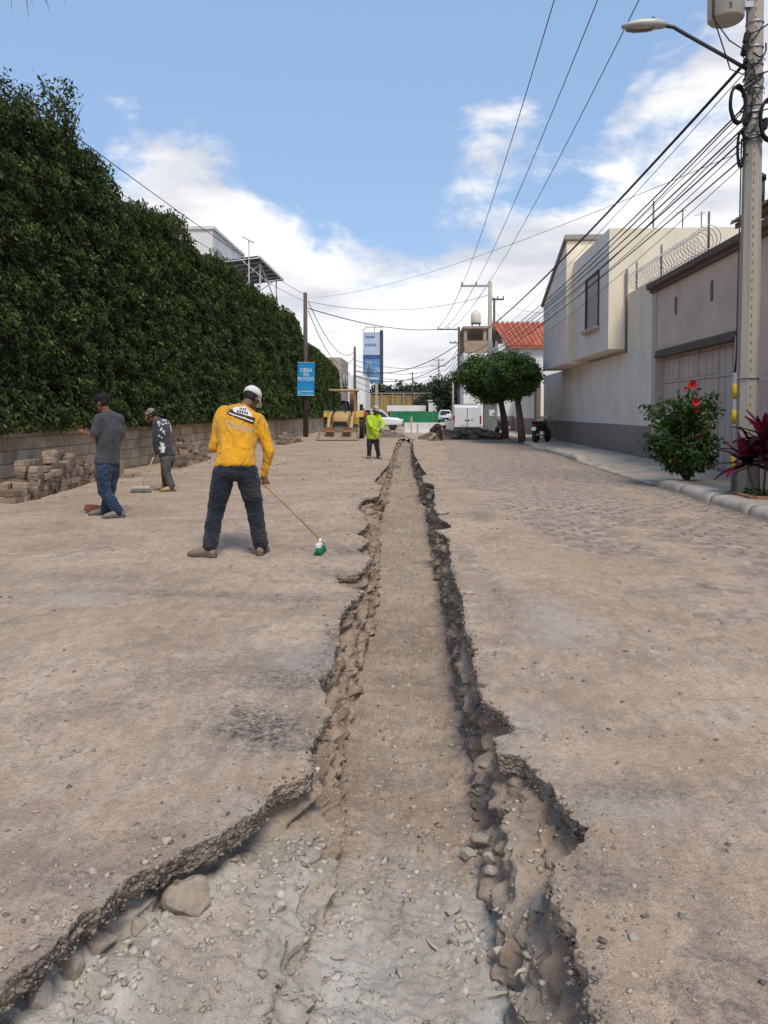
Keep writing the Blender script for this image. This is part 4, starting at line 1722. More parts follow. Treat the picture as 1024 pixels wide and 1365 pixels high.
# solar canopy on a steel frame
s = thing('solar_canopy', 'raised solar panel canopy on white steel posts behind the hedge', 'solar panels', (-11.2, 52, 0))
M_STEEL = mk('white_steel', (0.62, 0.62, 0.62), .5, .12, 3, 0, metal=.3)
M_PV = mk('pv_back', (0.035, 0.037, 0.045), .45, .2, 3, 0)
mb = MB()
for i in range(2):
    for j in range(2):
        mb.bar((-1.0 + 2.0 * i, -2.8 + 5.6 * j, 7.0), (-1.0 + 2.0 * i, -2.8 + 5.6 * j, 10.9), .09)
mb.bar((1.0, -2.8, 9.2), (1.0, 2.8, 10.9), .06)
mb.bar((1.0, 2.8, 9.2), (1.0, -2.8, 10.9), .06)
mb.bar((-1.0, -2.8, 9.2), (1.0, -2.8, 10.9), .06)
for j in range(7):
    mb.bar((-1.25, -4 + j * 1.37, 10.82), (1.25, -4 + j * 1.37, 11.08), .07)
mb.bar((1.2, -4.1, 11.12), (1.2, 4.4, 11.12), .12)
mb.bar((-1.2, -4.1, 10.86), (-1.2, 4.4, 10.86), .1)
mb.build('frame', M_STEEL, s)
for i in range(2):
    for j in range(8):
        mb = MB()
        mb.box((-.62 + 1.24 * i, -3.55 + 1.04 * j, 11.03 + .13 * (i * 1.24 - .62)), (1.2, 1.0, .04), (0, -.104, 0))
        mb.build('solar_panel', M_PV, s)
mb = MB()
mb.bar((.6, -4.2, 8), (.6, -4.2, 12.1), .06)
mb.box((.55, -4.2, 12.15), (.75, .3, .06), (0, .5, 0))
mb.build('lamp_post', M_STEEL, s)

# ------------------------------------------------------------------ right side: garage wall, cream house, beyond
M_GREYW = mk('grey_wall', (0.62, 0.49, 0.40), .92, .14, .9, .25, 55, .004, dirt=(0.50, 0.395, 0.32), dirt_amt=.5)
M_TRIMB = mk('brown_trim', (0.13, 0.10, 0.082), .85, .25, 4, .3)
M_BEIGE = mk('beige_pillar', (0.52, 0.45, 0.36), .9, .12, 1, .2, 50, .004, dirt=(0.4, 0.34, 0.27), dirt_amt=.4, streak=True)
M_GATE = mk('gate_paint', (0.50, 0.41, 0.36), .55, .10, 1.5, .08, 60, .003, dirt=(0.40, 0.33, 0.285), dirt_amt=.4)
M_CREAM = mk('cream_render', (0.80, 0.715, 0.56), .92, .08, .7, .15, 60, .003, dirt=(0.56, 0.49, 0.38), dirt_amt=.35, streak=True)
M_PALEG = mk('grey_render_and_shade', (0.77, 0.70, 0.62), .92, .08, .8, .15, 60, .003, dirt=(0.60, 0.545, 0.48), dirt_amt=.5)  # real grey on the street walls; carries the shade on bay faces
M_BASE = mk('dado_paint', (0.27, 0.225, 0.195), .9, .12, 1, .2, 60, .003, dirt=(0.28, 0.24, 0.2), dirt_amt=.5)
WX = 6.7

g = thing('garage_house', 'grey-brown street wall with a wide garage gate and dark coping', 'house', (WX, 16, 0))
mb = MB()
mb.box((.15, -4.9, 2.5), (.3, 10.9, 5.0))          # near wall up to the gate
mb.box((.15, 3.44, 4.06), (.3, 5.78, 1.88))        # lintel wall over the gate
mb.build('wall', M_GREYW, g)
mb = MB()
mb.box((.13, .68, 1.56), (.33, .22, 3.12), None, 0, .01)
mb.build('pillar', M_BEIGE, g)
mb = MB()
mb.box((.13, 6.48, 2.5), (.33, .34, 5.0), None, 0, .01)
mb.build('pillar', M_BEIGE, g)
mb = MB()
mb.box((.08, -1.8, 5.08), (.56, 17.1, .17), None, 0, .02)
mb.box((.1, -1.8, 4.95), (.42, 17.0, .1))
mb.build('coping', M_TRIMB, g)
mb = MB()
mb.box((.08, 3.55, 3.16), (.26, 5.5, .12))
mb.box((.04, 3.55, 3.06), (.26, 5.5, .06))
mb.build('gate_lintel', M_TRIMB, g)
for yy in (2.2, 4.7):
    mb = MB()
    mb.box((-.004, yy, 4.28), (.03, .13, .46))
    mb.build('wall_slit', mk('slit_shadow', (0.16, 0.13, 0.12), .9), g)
gate = MB()
gate.box((.22, 3.55, 1.6), (.04, 5.5, 2.95))
gt = gate.build('garage_gate', M_GATE, g)
for k in range(14):
    yy = .98 + 5.2 / 13 * k
    if k < 13:
        mb = MB()
        mb.box((.185, yy + .2, 1.25), (.03, .36, 2.1), None, 0, .008)
        mb.build('gate_panel', M_GATE, gt)
        mb = MB()
        mb.box((.185, yy + .2, 2.66), (.03, .36, .58), None, 0, .008)
        mb.build('gate_panel', M_GATE, gt)
for yy in (.86, 2.2, 3.55, 4.9, 6.24):
    mb = MB()
    mb.box((.172, yy, 1.6), (.05, .09, 2.9))
    mb.build('gate_stile', M_GATE, gt)
mb = MB()
mb.box((.17, 3.55, 2.335), (.05, 5.3, .06))
mb.build('gate_rail', M_GATE, gt)

# upper storey set back, with tiled eave
u = thing('tiled_house', 'brown upper storey with tiled eave behind the garage wall', 'house', (8.0, 20, 0))
mb = MB()
mb.box((4.4, -6, 3.1), (7.6, 12, 6.2))
mb.build('wall', mk('brown_render', (0.33, 0.27, 0.21), .9, .15, 1), u)
mb = MB()
mb.add([(0, .25, 6.28), (4.4, .25, 7.9), (4.4, -12, 7.9), (0, -12, 6.28), (0, .25, 6.14), (4.4, .25, 7.76), (4.4, -12, 7.76), (0, -12, 6.14)],
       [(0, 1, 2, 3), (7, 6, 5, 4), (0, 4, 5, 1), (3, 2, 6, 7), (0, 3, 7, 4), (1, 5, 6, 2)])
rf = mb.build('roof', M_TRIMB, u)
M_TILE_DK = mk('old_tile', (0.20, 0.12, 0.085), .9, .35, 6, .3, rnd=.2)
for k in range(44):
    mb = MB()
    y = .2 - k * .26
    ring = []
    n = 6
    vs, fs = [], []
    for e, (xx, zz) in enumerate(((-.1, 6.27), (4.3, 7.89))):
        for i in range(n + 1):
            t = math.pi * i / n
            vs.append((xx, y + .11 * math.cos(t), zz + .09 * math.sin(t)))
    for i in range(n):
        fs.append((i, i + 1, n + 2 + i, n + 1 + i))
    fs.append(tuple(range(n + 1)))
    mb.add(vs, fs, 0, True)
    mb.build('roof_tile', M_TILE_DK, rf)
t = thing('water_tank', 'black plastic water tank on the brown tiled house', 'water tank', (9.1, 18.2, 6.6))
mb = MB()
mb.lathe((0, 0, 0), [(.36, -.3), (.4, 0), (.4, .55), (.36, .68), (.18, .8), (.18, .92), (.0, .94)], 18)
mb.build('tank', mk('black_plastic', (0.018, 0.018, 0.02), .45, .2, 4, 0), t)
mb = MB()
mb.box((0, 0, -.4), (.9, .9, .22))
mb.build('stand', M_TRIMB, t)
t = thing('roof_pipe', 'black vent pipe above the tiled eave', 'pipe', (8.45, 19.85, 6.35))
mb = MB()
mb.tube([(0, 0, 0), (0, 0, .95)], .1, 10)
mb.lathe((0, 0, .9), [(.13, 0), (.13, .12), (.02, .2)], 10)
mb.build('pipe', MATS['black_plastic'], t)

# ---- cream house
h = thing('cream_house', 'cream two-storey house with overhanging bays and a pale grey ground floor', 'house', (WX, 25.6, 0))
mb = MB()
mb.box((.15, 6.95, 2.25), (.3, 19.5, 2.35))
mb.build('street_wall', M_PALEG, h)
mb = MB()
mb.box((.14, 6.95, .62), (.32, 19.5, .92))
mb.build('dado', M_BASE, h)
mb = MB()
mb.box((.15, -1.48, 4.36), (.3, 2.6, 1.88))
mb.build('yard_wall', M_CREAM, h)
mb = MB()
mb.box((4.4, 2.86, 5.5), (9.92, 5.7, 3.9))
mb.build('bay', M_CREAM, h)
mb = MB()
mb.box((4.9, 8.6, 4.9), (9.2, 5.76, 9.8 * .5))
mb.build('upper_wall', M_CREAM, h)
# second bay with a single-pitch gable
mb = MB()
mb.prism([(5.72, 3.44), (11.4, 3.44), (11.4, 6.5), (5.72, 8.28)], 3.4, 'X', -.87)
b2 = mb.build('bay', M_CREAM, h)
mb = MB()
mb.prism([(5.6, 8.34), (11.6, 6.46), (11.6, 6.62), (5.6, 8.52)], 3.6, 'X', -.97)
mb.build('roof_slab', mk('roof_edge', (0.30, 0.27, 0.25), .9), h)
# street faces of the bays: thin skins, their shade put into a greyer colour
mb = MB()
mb.box((-.568, 2.86, 5.5), (.016, 5.7, 3.9))
b1s = mb.build('bay_face_shade', M_PALEG, h)
mb = MB()
mb.prism([(5.73, 3.45), (11.39, 3.45), (11.39, 6.49), (5.73, 8.26)], .014, 'X', -.884)
mb.build('bay_face_shade', M_PALEG, h)
# window in the near bay
w = MB()
w.box((-.56, 2.35, 5.4), (.06, 2.0, 1.78))
win = w.build('window', mk('dark_glass2', (0.025, 0.027, 0.03), .35, .2, 2, 0, spec=.25), h)
mb = MB()
M_WFR = mk('window_frame_dark', (0.10, 0.085, 0.075), .6, .2, 4, 0)
for (cy, cz, sy, sz) in ((1.35, 5.4, .07, 1.84), (3.35, 5.4, .07, 1.84), (2.35, 6.31, 2.07, .07), (2.35, 4.5, 2.07, .07)):
    mb.box((-.595, cy, cz), (.07, sy, sz))
mb.build('frame', M_WFR, win)
for k in range(9):  # pale bars shaped to stand for reflections in the pane
    mb = MB()
    mb.box((-.6, 1.52, 4.7 + .18 * k), (.02, .26, .05))
    mb.build('pane_reflection', mk('reflection_pale', (0.35, 0.36, 0.37), .5, .1, 3, 0), win)
mb = MB()
mb.box((-.66, 2.35, 4.4), (.22, 2.35, .13), None, 0, .02)
mb.build('sill', M_BEIGE, h)
mb = MB()
mb.tube([(-.62, -.05, 3.3), (-.0, -.05, 3.3), (.0, -.05, 5.9)], .0, 3)
mb2 = MB()
mb2.tube([(-.02, -.08, 3.4), (-.02, -.08, 6.1)], .04, 8)
mb2.build('drain_pipe', mk('pipe_dark', (0.16, 0.15, 0.14), .7), h)
# razor wire coil over the yard wall
rw = thing('razor_wire', 'coil of razor wire on posts above the yard wall', 'razor wire', (WX + .12, 25.0, 5.28))
mb = MB()
pts = []
N = 26 * 14
for i in range(N):
    a = 2 * math.pi * i / 14
    yy = -.2 - 6.2 * i / N
    pts.append((.3 * math.cos(a), yy, .34 + .3 * math.sin(a)))
mb.tube(pts, .009, 4)
mb.build('coil', mk('galv_wire', (0.45, 0.45, 0.45), .4, .1, 5, 0, metal=.7), rw)
for yy in (-.1, -2.6, -6.2):
    mb = MB()
    mb.tube([(0, yy, -.2), (0, yy, .95)], .03, 6)
    mb.build('post', MATS['pipe_dark'], rw)
mb = MB()
mb.tube([(0, -.1, .1), (0, -6.2, .1)], .012, 5)
mb.tube([(0, -.1, .6), (0, -6.2, .6)], .008, 5)
mb.build('strand', MATS['galv_wire'], rw)
# antennas on the roof
for (px, py0, py1, lb) in ((871, 308, 268, 'plain mast antenna on the cream roof'), (910, 306, 278, 'short hooked antenna on the cream roof'), (935, 306, 282, 'branched antenna on the cream roof')):
    a0, a1 = at(px, py0, 29), at(px, py1, 29)
    a = thing('antenna', lb, 'antenna', (a0.x, a0.y, 7.3))
    H = a1.z - 7.3
    mb = MB()
    mb.tube([(0, 0, 0), (0, 0, H)], .035 if px == 871 else .025, 6)
    mb.build('mast', MATS['pipe_dark'], a)
    if px != 871:
        mb = MB()
        mb.bar((-.25, 0, H * .9), (.12, 0, H * .97), .03)
        if px == 935:
            for k in range(5):
                mb.bar((-.22 + .11 * k, 0, .05), (-.22 + .11 * k, 0, .55 + .1 * (k % 2)), .025)
            mb.bar((-.25, 0, .3), (.25, 0, .3), .025)
        mb.build('arm', MATS['galv_wire'], a)

# ---- red-roof house, further on
rh = thing('red_roof_house', 'white house with a red clay tile roof behind the clipped trees', 'house', (5.6, 56, 0))
mb = MB()
mb.box((2.6, 3.2, 3.2), (5.2, 6.0, 6.4))
mb.build('wall', M_WHITEW, rh)
mb = MB()
mb.box((2.6, .12, .6), (5.3, .25, 1.2))
mb.build('dado', M_BASE, rh)
A = [(.75, -.25, 6.2), (5.6, -.25, 6.2), (5.6, 3.4, 8.25), (-.1, 3.4, 8.25)]
mb = MB()
mb.add([Vector(p) for p in A] + [Vector(p) - Vector((0, 0, .15)) for p in A], [(0, 1, 2, 3), (7, 6, 5, 4), (0, 4, 5, 1), (3, 2, 6, 7), (0, 3, 7, 4), (1, 5, 6, 2)])
rr_ = mb.build('roof', mk('red_tile', (0.40, 0.125, 0.075), .85, .25, 3, .3, 20, .02), rh)
M_RT = mk('red_tile_row', (0.42, 0.13, 0.08), .85, .3, 5, .3, 30, .01, rnd=.18)
for k in range(16):
    t0 = k / 15
    a = Vector(A[0]).lerp(Vector(A[1]), t0)
    b_ = Vector(A[3]).lerp(Vector(A[2]), t0)
    for s in range(7):
        p, q_ = a.lerp(b_, s / 7 - .01), a.lerp(b_, (s + 1) / 7)
        mb = MB()
        vs, fs = [], []
        for e, pp in enumerate((p, q_)):
            for i in range(5):
                t = math.pi * i / 4
                vs.append(pp + Vector((.13 * math.cos(t), 0, .11 * math.sin(t) + (.05 if e == 0 else .02))))
        for i in range(4):
            fs.append((i, i + 1, 6 + i, 5 + i))
        fs.append((0, 1, 2, 3, 4))
        mb.add(vs, fs, 0, True)
        mb.build('roof_tile', M_RT, rr_)
mb = MB()
mb.box((.4, -.02, 4.9), (.12, .1, 2.2))
mb.build('drain', MATS['pipe_dark'], rh)
# ---- unfinished building with water tank
ub = thing('unfinished_building', 'half-built white and brick building with open top storey', 'building', (4.75, 85, 0))
mb = MB()
mb.box((3.5, 4, 4.0), (7, 8, 8.0))
mb.build('wall', M_WHITEW, ub)
M_BRK = mk('raw_brick', (0.36, 0.26, 0.20), .95, .3, 2, .4, 12, .03, dirt=(0.30, 0.27, 0.24), dirt_amt=.6)
for nm, c, s_ in (('parapet', (1.9, .1, 8.6), (3.6, .25, 1.3)), ('parapet', (5.4, .1, 8.8), (2.4, .25, 1.7)), ('roof_slab', (3.5, 3.9, 10.7), (7.2, 8.2, .25)), ('column', (.2, .2, 9.6), (.35, .35, 2.0)), ('column', (2.3, .2, 9.9), (.35, .35, 1.5)), ('column', (4.3, .2, 9.9), (.35, .35, 1.5)), ('back_wall', (3.5, 7.8, 9.4), (7, .2, 2.6))):
    mb = MB()
    mb.box(c, s_)
    mb.build(nm, M_BRK, ub)
for (c, s_) in (((5.5, -.02, 10.0), (1.6, .08, .9)), ((3.4, .3, 9.9), (1.5, .08, .9))):
    mb = MB()
    mb.box(c, s_)
    mb.build('dark_opening', mk('opening_panel', (0.03, 0.035, 0.04), .6, .2, 3, 0), ub)
t = thing('water_tank', 'cream water tank on the half-built building', 'water tank', (6.15, 86.2, 10.83))
mb = MB()
mb.lathe((0, 0, .45), [(.5, 0), (.55, .1), (.55, .95), (.45, 1.2), (.22, 1.35), (.22, 1.45), (0, 1.47)], 16)
mb.build('tank', mk('tank_cream', (0.66, 0.61, 0.52), .6, .1, 2, 0), t)
mb = MB()
for i in (-.4, .4):
    for j in (-.4, .4):
        mb.bar((i, j, 0), (i, j, .45), .08)
mb.box((0, 0, .42), (1.1, 1.1, .06))
mb.build('stand', MATS['pipe_dark'], t)

# tall filler wall line between the cream house and the red roof house
fw = thing('side_wall', 'grey garden wall past the end of the cream house', 'wall', (6.75, 46, 0))
mb = MB()
mb.box((.1, 4.6, 1.4), (.2, 10.6, 2.8))
mb.build('wall', M_PALEG, fw)
mb = MB()
mb.box((.09, 4.6, .55), (.22, 10.6, 1.1))
mb.build('dado', M_BASE, fw)
mb = MB()
mb.box((.08, -.6, 1.6), (.24, .9, 3.2))
mb.build('gate', mk('brown_gate', (0.22, 0.155, 0.115), .8, .2, 3), fw)

# grey service box on the pavement between van and trees
c = gp(649, 580)
bx = thing('service_cabinet', 'grey-green metal cabinet with a white notice between van and trees', 'cabinet', (4.15, 46.5, 0))
mb = MB()
mb.box((0, 0, 1.1), (.75, .5, 2.2), None, 0, .02)
mb.build('body', mk('cabinet_paint', (0.20, 0.225, 0.21), .6, .15, 2, .1), bx)
mb = MB()
mb.box((.12, -.262, 1.45), (.32, .012, .36))
mb.build('notice', mk('paper', (0.75, 0.75, 0.74), .8, .05, 3, 0), bx)
mb = MB()
mb.box((0, 0, .06), (.9, .65, .12))
mb.build('plinth', M_KERB, bx)

# ---- clipped ficus trees
M_FICUS = leaf_mat('ficus_leaf', (0.024, 0.055, 0.011), (0.10, 0.175, 0.03), .22, .4, .35)
leaf_tree('ficus_tree', 'clipped round ficus tree next to the parked motorcycle', (4.75, 36.2, .13), 4.6, (4.42, 36.6, 3.2), (1.12, 1.7, .95), 22000, (.13, .065), M_FICUS, 51, .15, 7, hollow=.55, lean=(-.1, 0), spread=.13)
leaf_tree('ficus_tree', 'clipped spreading ficus tree hanging over the white van', (4.55, 41.5, .13), 4.8, (3.78, 41.2, 3.3), (1.68, 2.6, 1.08), 30000, (.14, .07), M_FICUS, 52, .17, 8, hollow=.55, spread=.13)

# ---- flowering bush and red-leaved plant on the pavement
M_HIB = leaf_mat('hibiscus_leaf', (0.024, 0.056, 0.012), (0.10, 0.18, 0.032), .25, .35, .45)


def hibiscus():
    base = Vector((5.36, 15.75, .14))
    root = thing('hibiscus_bush', 'leafy green bush with red flowers on the pavement by the gate', 'bush', base)
    rr = random.Random(61)
    r = np.random.RandomState(61)
    mb = MB()
    tips = []
    for k in range(34):
        a = rr.uniform(0, 6.28)
        sp = rr.random() ** .7
        z = rr.uniform(.35, 1.85) * (1 - .25 * sp * sp)
        w = .86 * math.sin(min(1, (z + .25) / 1.25) * 1.75) * sp
        tip = Vector((math.cos(a) * w - .05 * z, math.sin(a) * w, z))
        mb.tube([(rr.uniform(-.06, .06), rr.uniform(-.06, .06), -.02), tip * .45 + Vector((0, 0, .12)), tip], [.016, .010, .004], 5)
        tips.append(tip)
    extra = [Vector((-.74, -.1, .83)), Vector((-.6, -.2, 1.1)), Vector((-.28, -.3, 1.62)), Vector((.48, -.1, 1.74)), Vector((-.42, 0, 1.2)), Vector((.62, .1, 1.5)), Vector((-.1, -.2, 1.72)), Vector((.2, -.3, 1.55)), Vector((.55, -.2, .8)), Vector((-.55, -.3, .5))]
    for t in extra:
        mb.tube([(0, 0, 0), t * .5 + Vector((0, 0, .1)), t], [.014, .009, .004], 5)
    tips += extra
    mb.build('stems', M_BARK, root)
    T = np.array([t[:] for t in tips])
    n = 3000
    wh = r.randint(0, len(T), n)
    k = r.rand(n) ** .6
    p = T[wh] * (0.45 + .55 * k)[:, None] + r.normal(0, .075, (n, 3))
    p = p[p[:, 2] > .1]
    n = len(p)
    out = p - np.array([0, 0, .7])
    out /= np.linalg.norm(out, axis=1, keepdims=True)
    s = r.uniform(.7, 1.25, n)
    v, f = leaf_arrays(p, out * .7 + r.normal(0, .5, (n, 3)) + np.array([0, 0, -.2]), out * .4 + np.array([0, 0, .8]) + r.normal(0, .4, (n, 3)), .12 * s, .062 * s, True, .2)
    link('foliage', np_mesh('foliage', v, f, (M_HIB,)), root)
    M_RED = mk('hibiscus_red', (0.62, 0.035, 0.02), .6, .2, 20, 0)
    for (px, py, sc) in ((922, 513, 1.25), (927, 536, 1.15), (931, 583, .8), (898, 615, 1.0), (914, 518, .6), (929, 547, .6)):
        c = at(px, py, 15.45) - base
        mb = MB()
        for q in range(5):
            a = 2 * math.pi * q / 5 + rr.random()
            for e in range(2):
                aa = a + e * .3
                d = Vector((math.cos(aa) * .055, -.03 - .02 * e, math.sin(aa) * .055)) * sc
                s2 = Vector((-math.sin(aa) * .034, 0, math.cos(aa) * .034)) * sc
                mb.add([c, c + d * .6 + s2, c + d * 1.25 + s2 * .5, c + d * 1.25 - s2 * .5, c + d * .6 - s2], [(0, 1, 2, 3, 4)])
        mb.tube([c, c + Vector((0, -.09, -.01)) * sc], [.006 * sc, .004 * sc], 5)
        mb.build('flower', M_RED, root)


hibiscus()


def ti_plant():
    base = Vector((5.52, 12.75, .15))
    root = thing('cordyline_plant', 'red-leaved cordyline plant in a brick-edged bed by the concrete pole', 'plant', base)
    rr = random.Random(71)
    mb = MB()
    heads = []
    for (x, y, z) in ((-.05, 0, .62), (.12, .08, .8), (.22, -.05, .55), (-.18, .1, .5), (.05, -.1, .95)):
        mb.tube([(x * .4, y * .4, -.03), (x * .8, y * .8, z * .6), (x, y, z)], [.022, .018, .014], 6)
        heads.append(Vector((x, y, z)))
    mb.build('stems', M_BARK, root)
    M_TI = leaf_mat('cordyline_leaf', (0.05, 0.008, 0.016), (0.30, 0.014, 0.055), .3, .35, .4)
    M_TI2 = leaf_mat('cordyline_dark_leaf', (0.02, 0.012, 0.012), (0.07, 0.02, 0.025), .2, .35, .4)
    for hi, hd in enumerate(heads):
        for k in range(19):
            a = 2.4 * k + hi
            up = 1.25 - .085 * k + rr.uniform(-.1, .1)
            L = rr.uniform(.42, .62)
            d = Vector((math.cos(a) * math.cos(up), math.sin(a) * math.cos(up), math.sin(up)))
            s = d.cross(Vector((0, 0, 1))).normalized()
            W = .078
            n = s.cross(d)
            pts = []
            vs, fs = [], []
            for i in range(6):
                t = i / 5
                w = W * math.sin(math.pi * min(.985, .08 + .9 * t)) ** .7
                c = hd + d * (L * t) - Vector((0, 0, .16 * L * t * t * (1.6 - up)))
                vs += [c - s * w + n * .012, c - n * .008, c + s * w + n * .012]
            for i in range(5):
                b = i * 3
                fs += [(b, b + 1, b + 4, b + 3), (b + 1, b + 2, b + 5, b + 4)]
            mb = MB()
            mb.add(vs, fs, 0, True)
            mb.build('leaf', M_TI if (k < 6 or rr.random() < .35) else M_TI2, root)
    return root


ti_plant()
bed = thing('planter_edge', 'low brick edging with soil around the cordyline', 'planter', (5.75, 12.75, .13))
M_BRE = mk('edging_brick', (0.30, 0.15, 0.09), .9, .3, 8, .4, 50, .005, rnd=.15)
for k in range(6):
    mb = MB()
    mb.box((-.42 + .21 * k, -.5, .02), (.2, .1, .07), (0, 0, .02 * (k % 3 - 1)), 0, .006)
    mb.build('brick', M_BRE, bed)
for k in range(4):
    for sx in (-.56, .83):
        mb = MB()
        mb.box((sx, -.36 + .22 * k, .02), (.1, .2, .07), None, 0, .006)
        mb.build('brick', M_BRE, bed)
mb = MB()
mb.box((.13, -.02, .005), (1.28, .86, .04))
mb.build('soil', mk('bed_soil', (0.09, 0.065, 0.05), .95, .4, 8, .7, 40, .02), bed)
r = np.random.RandomState(5)
n = 260
p = np.stack([r.uniform(-.45, .75, n), r.uniform(-.4, .35, n), r.uniform(.03, .12, n)], 1)
v, f = leaf_arrays(p, r.normal(0, 1, (n, 3)) + np.array([0, 0, .8]), r.normal(0, 1, (n, 3)), np.full(n, .09), np.full(n, .03), False, .1)
tag(link('weeds', np_mesh('weeds', v, f, (M_HIB,)), bed), None, None, None, 'stuff')

# ------------------------------------------------------------------ poles, cables, lamp, sign, billboard
M_CONC = mk('pole_concrete', (0.40, 0.36, 0.305), .92, .18, 2.2, .4, 60, .006, dirt=(0.27, 0.235, 0.195), dirt_amt=.6, streak=True)
M_WOOD = mk('pole_wood', (0.105, 0.088, 0.072), .95, .3, 3, .5, 30, .01, streak=True)
M_CABLE = mk('cable_black', (0.014, 0.014, 0.016), .6, .2, 5, 0)
M_CABLE2 = mk('cable_grey', (0.09, 0.09, 0.095), .6, .2, 5, 0)
M_GALV = mk('galvanised', (0.36, 0.365, 0.37), .5, .2, 6, .1, metal=.6)
M_INSUL = mk('insulator', (0.22, 0.2, 0.19), .3, .2, 6, 0)

PX, PY = 5.62, 13.55
pole = thing('concrete_pole', 'square-chamfered concrete utility pole beside the red-leaved plant', 'utility pole', (PX, PY, .12))
mb = MB()
prof = [(0, .175), (11.5, .105)]
vs, fs = [], []
for (z, rr_) in ((-.1, .178), (3, .16), (6, .143), (9, .125), (11.6, .11)):
    for k in range(8):
        a = math.pi / 8 + k * math.pi / 4
        vs.append((rr_ * 1.04 * math.cos(a), rr_ * 1.04 * math.sin(a), z))
for i in range(4):
    for k in range(8):
        k2 = (k + 1) % 8
        fs.append((i * 8 + k, i * 8 + k2, i * 8 + 8 + k2, i * 8 + 8 + k))
fs.append(tuple(range(32, 40)))
mb.add(vs, fs)
mb.build('shaft', M_CONC, pole)
# cast seam with bolt holes up the street face
mb = MB()
for k in range(60):
    z = .6 + k * .15
    rad = .178 - .0058 * z
    mb.box((-.03, -rad * .98, z), (.014, .014, .055))
tag(mb.build('cast_holes', mk('hole_dark', (0.20, 0.175, 0.15), .95), pole), None, None, None, 'stuff')


def pole_z(px, py):
    p = at(px, py, PY)
    return p.z - .12


for py in (88, 105, 120, 152, 160, 182, 190, 65, 32):
    z = pole_z(1000, py)
    rad = (.178 - .0058 * z) * 1.03
    mb = MB()
    mb.lathe((0, 0, z), [(rad, -.02), (rad + .012, -.015), (rad + .012, .015), (rad, .02)], 12)
    mb.build('steel_band', M_GALV, pole)
# conduit striped yellow and grey
cp = at(973, 655, 13.5)
mb = MB()
mb.tube([(-.235, -.02, -.05), (-.235, -.02, 2.05)], .036, 10)
cd = mb.build('conduit', mk('conduit_grey', (0.21, 0.225, 0.26), .6, .2, 5, .1), pole)
M_YEL = mk('safety_yellow', (0.55, 0.36, 0.02), .6, .25, 12, .1, dirt=(.35, .27, .12))
for (z0, z1) in ((.32, .62), (1.18, 1.42), (1.6, 1.86)):
    mb = MB()
    mb.tube([(-.235, -.02, z0), (-.235, -.02, z1)], .0385, 10)
    mb.build('yellow_band', M_YEL, cd)
mb = MB()
mb.tube([(-.235, -.02, 2.05), (-.215, -.02, 2.3), (-.19, -.02, 6.0)], [.02, .014, .012], 6)
mb.build('riser_cable', M_CABLE, cd)
mb = MB()
mb.lathe((0, 0, 1.96), [(.19, -.012), (.2, 0), (.19, .012)], 12)
mb.bar((-.28, -.02, 1.96), (.3, -.19, 1.95), .012)
mb.build('strap', M_GALV, cd)

# lamp arm and head
lamp = thing('street_lamp', 'grey cobra-head street lamp on a dark arm fixed to the concrete pole', 'street lamp', at(990, 88, PY))
o = lamp.location
a0 = Vector((0, 0, 0))
P = [at(1004, 97, PY) - o, at(965, 74, PY - .05) - o, at(915, 46, PY - .1) - o, at(898, 36, PY - .12) - o, at(886, 34, PY - .12) - o]
mb = MB()
mb.tube(P, .032, 8)
mb.build('arm', mk('arm_dark', (0.055, 0.06, 0.075), .5, .2, 5, 0, metal=.3), lamp)
c0, c1 = at(889, 34, PY - .12) - o, at(829, 35, PY - .14) - o
mb = MB()
ax = (c1 - c0).normalized()
vs = []
rings = []
for (t, w, hh, dz) in ((0, .05, .04, .0), (.08, .085, .065, .0), (.3, .115, .085, .008), (.6, .125, .085, .0), (.85, .10, .06, -.015), (1.0, .05, .025, -.025)):
    rings.append((c0.lerp(c1, t) + Vector((0, 0, dz + .02)), Vector((0, 1, 0)), Vector((0, 0, 1)), w, hh))
mb.loft(rings, 14)
hd = mb.build('housing', mk('lamp_grey', (0.45, 0.44, 0.42), .5, .12, 5, 0, metal=.2), lamp)
mb = MB()
rings = []
for (t, w, dz) in ((.32, .06, -.05), (.45, .085, -.062), (.7, .085, -.068), (.9, .05, -.055)):
    rings.append((c0.lerp(c1, t) + Vector((0, 0, dz)), Vector((0, 1, 0)), Vector((0, 0, 1)), w, .03))
mb.loft(rings, 12)
mb.build('lens', mk('lens_amber', (0.20, 0.17, 0.12), .25, .2, 8, 0), lamp)
mb = MB()
mb.lathe(tuple(c0.lerp(c1, .3) + Vector((0, 0, .10))), [(.035, 0), (.035, .03), (.015, .045)], 10)
mb.build('photocell', M_CABLE, lamp)

# transformer
tb = at(976, 30, PY)
tf = thing('transformer', 'pale round transformer can hung on the concrete pole', 'transformer', (PX - .5, PY - .05, tb.z))
mb = MB()
mb.lathe((0, 0, 0), [(.26, 0), (.29, .03), (.29, .9), (.31, .92), (.31, .97), (.2, 1.05)], 20)
mb.build('can', mk('transformer_paint', (0.50, 0.46, 0.40), .6, .15, 2, .1, dirt=(.3, .25, .2), dirt_amt=.5), tf)
mb = MB()
mb.box((.38, 0, .25), (.26, .12, .1))
mb.box((.38, 0, .7), (.26, .12, .1))
mb.build('bracket', M_GALV, tf)
mb = MB()
for q in (-.12, 0, .12):
    mb.lathe((.12 + q * .3, -.29 + abs(q) * .3, .55), [(.02, 0), (.035, .03), (.02, .08)], 8)
mb.build('bushing', M_INSUL, tf)
tmm = text_mesh('5', .14, .001)
tmm.materials.append(M_CABLE)
link('number', tmm, tf, (-.03, -.293, .12), (math.pi / 2, 0, 0))
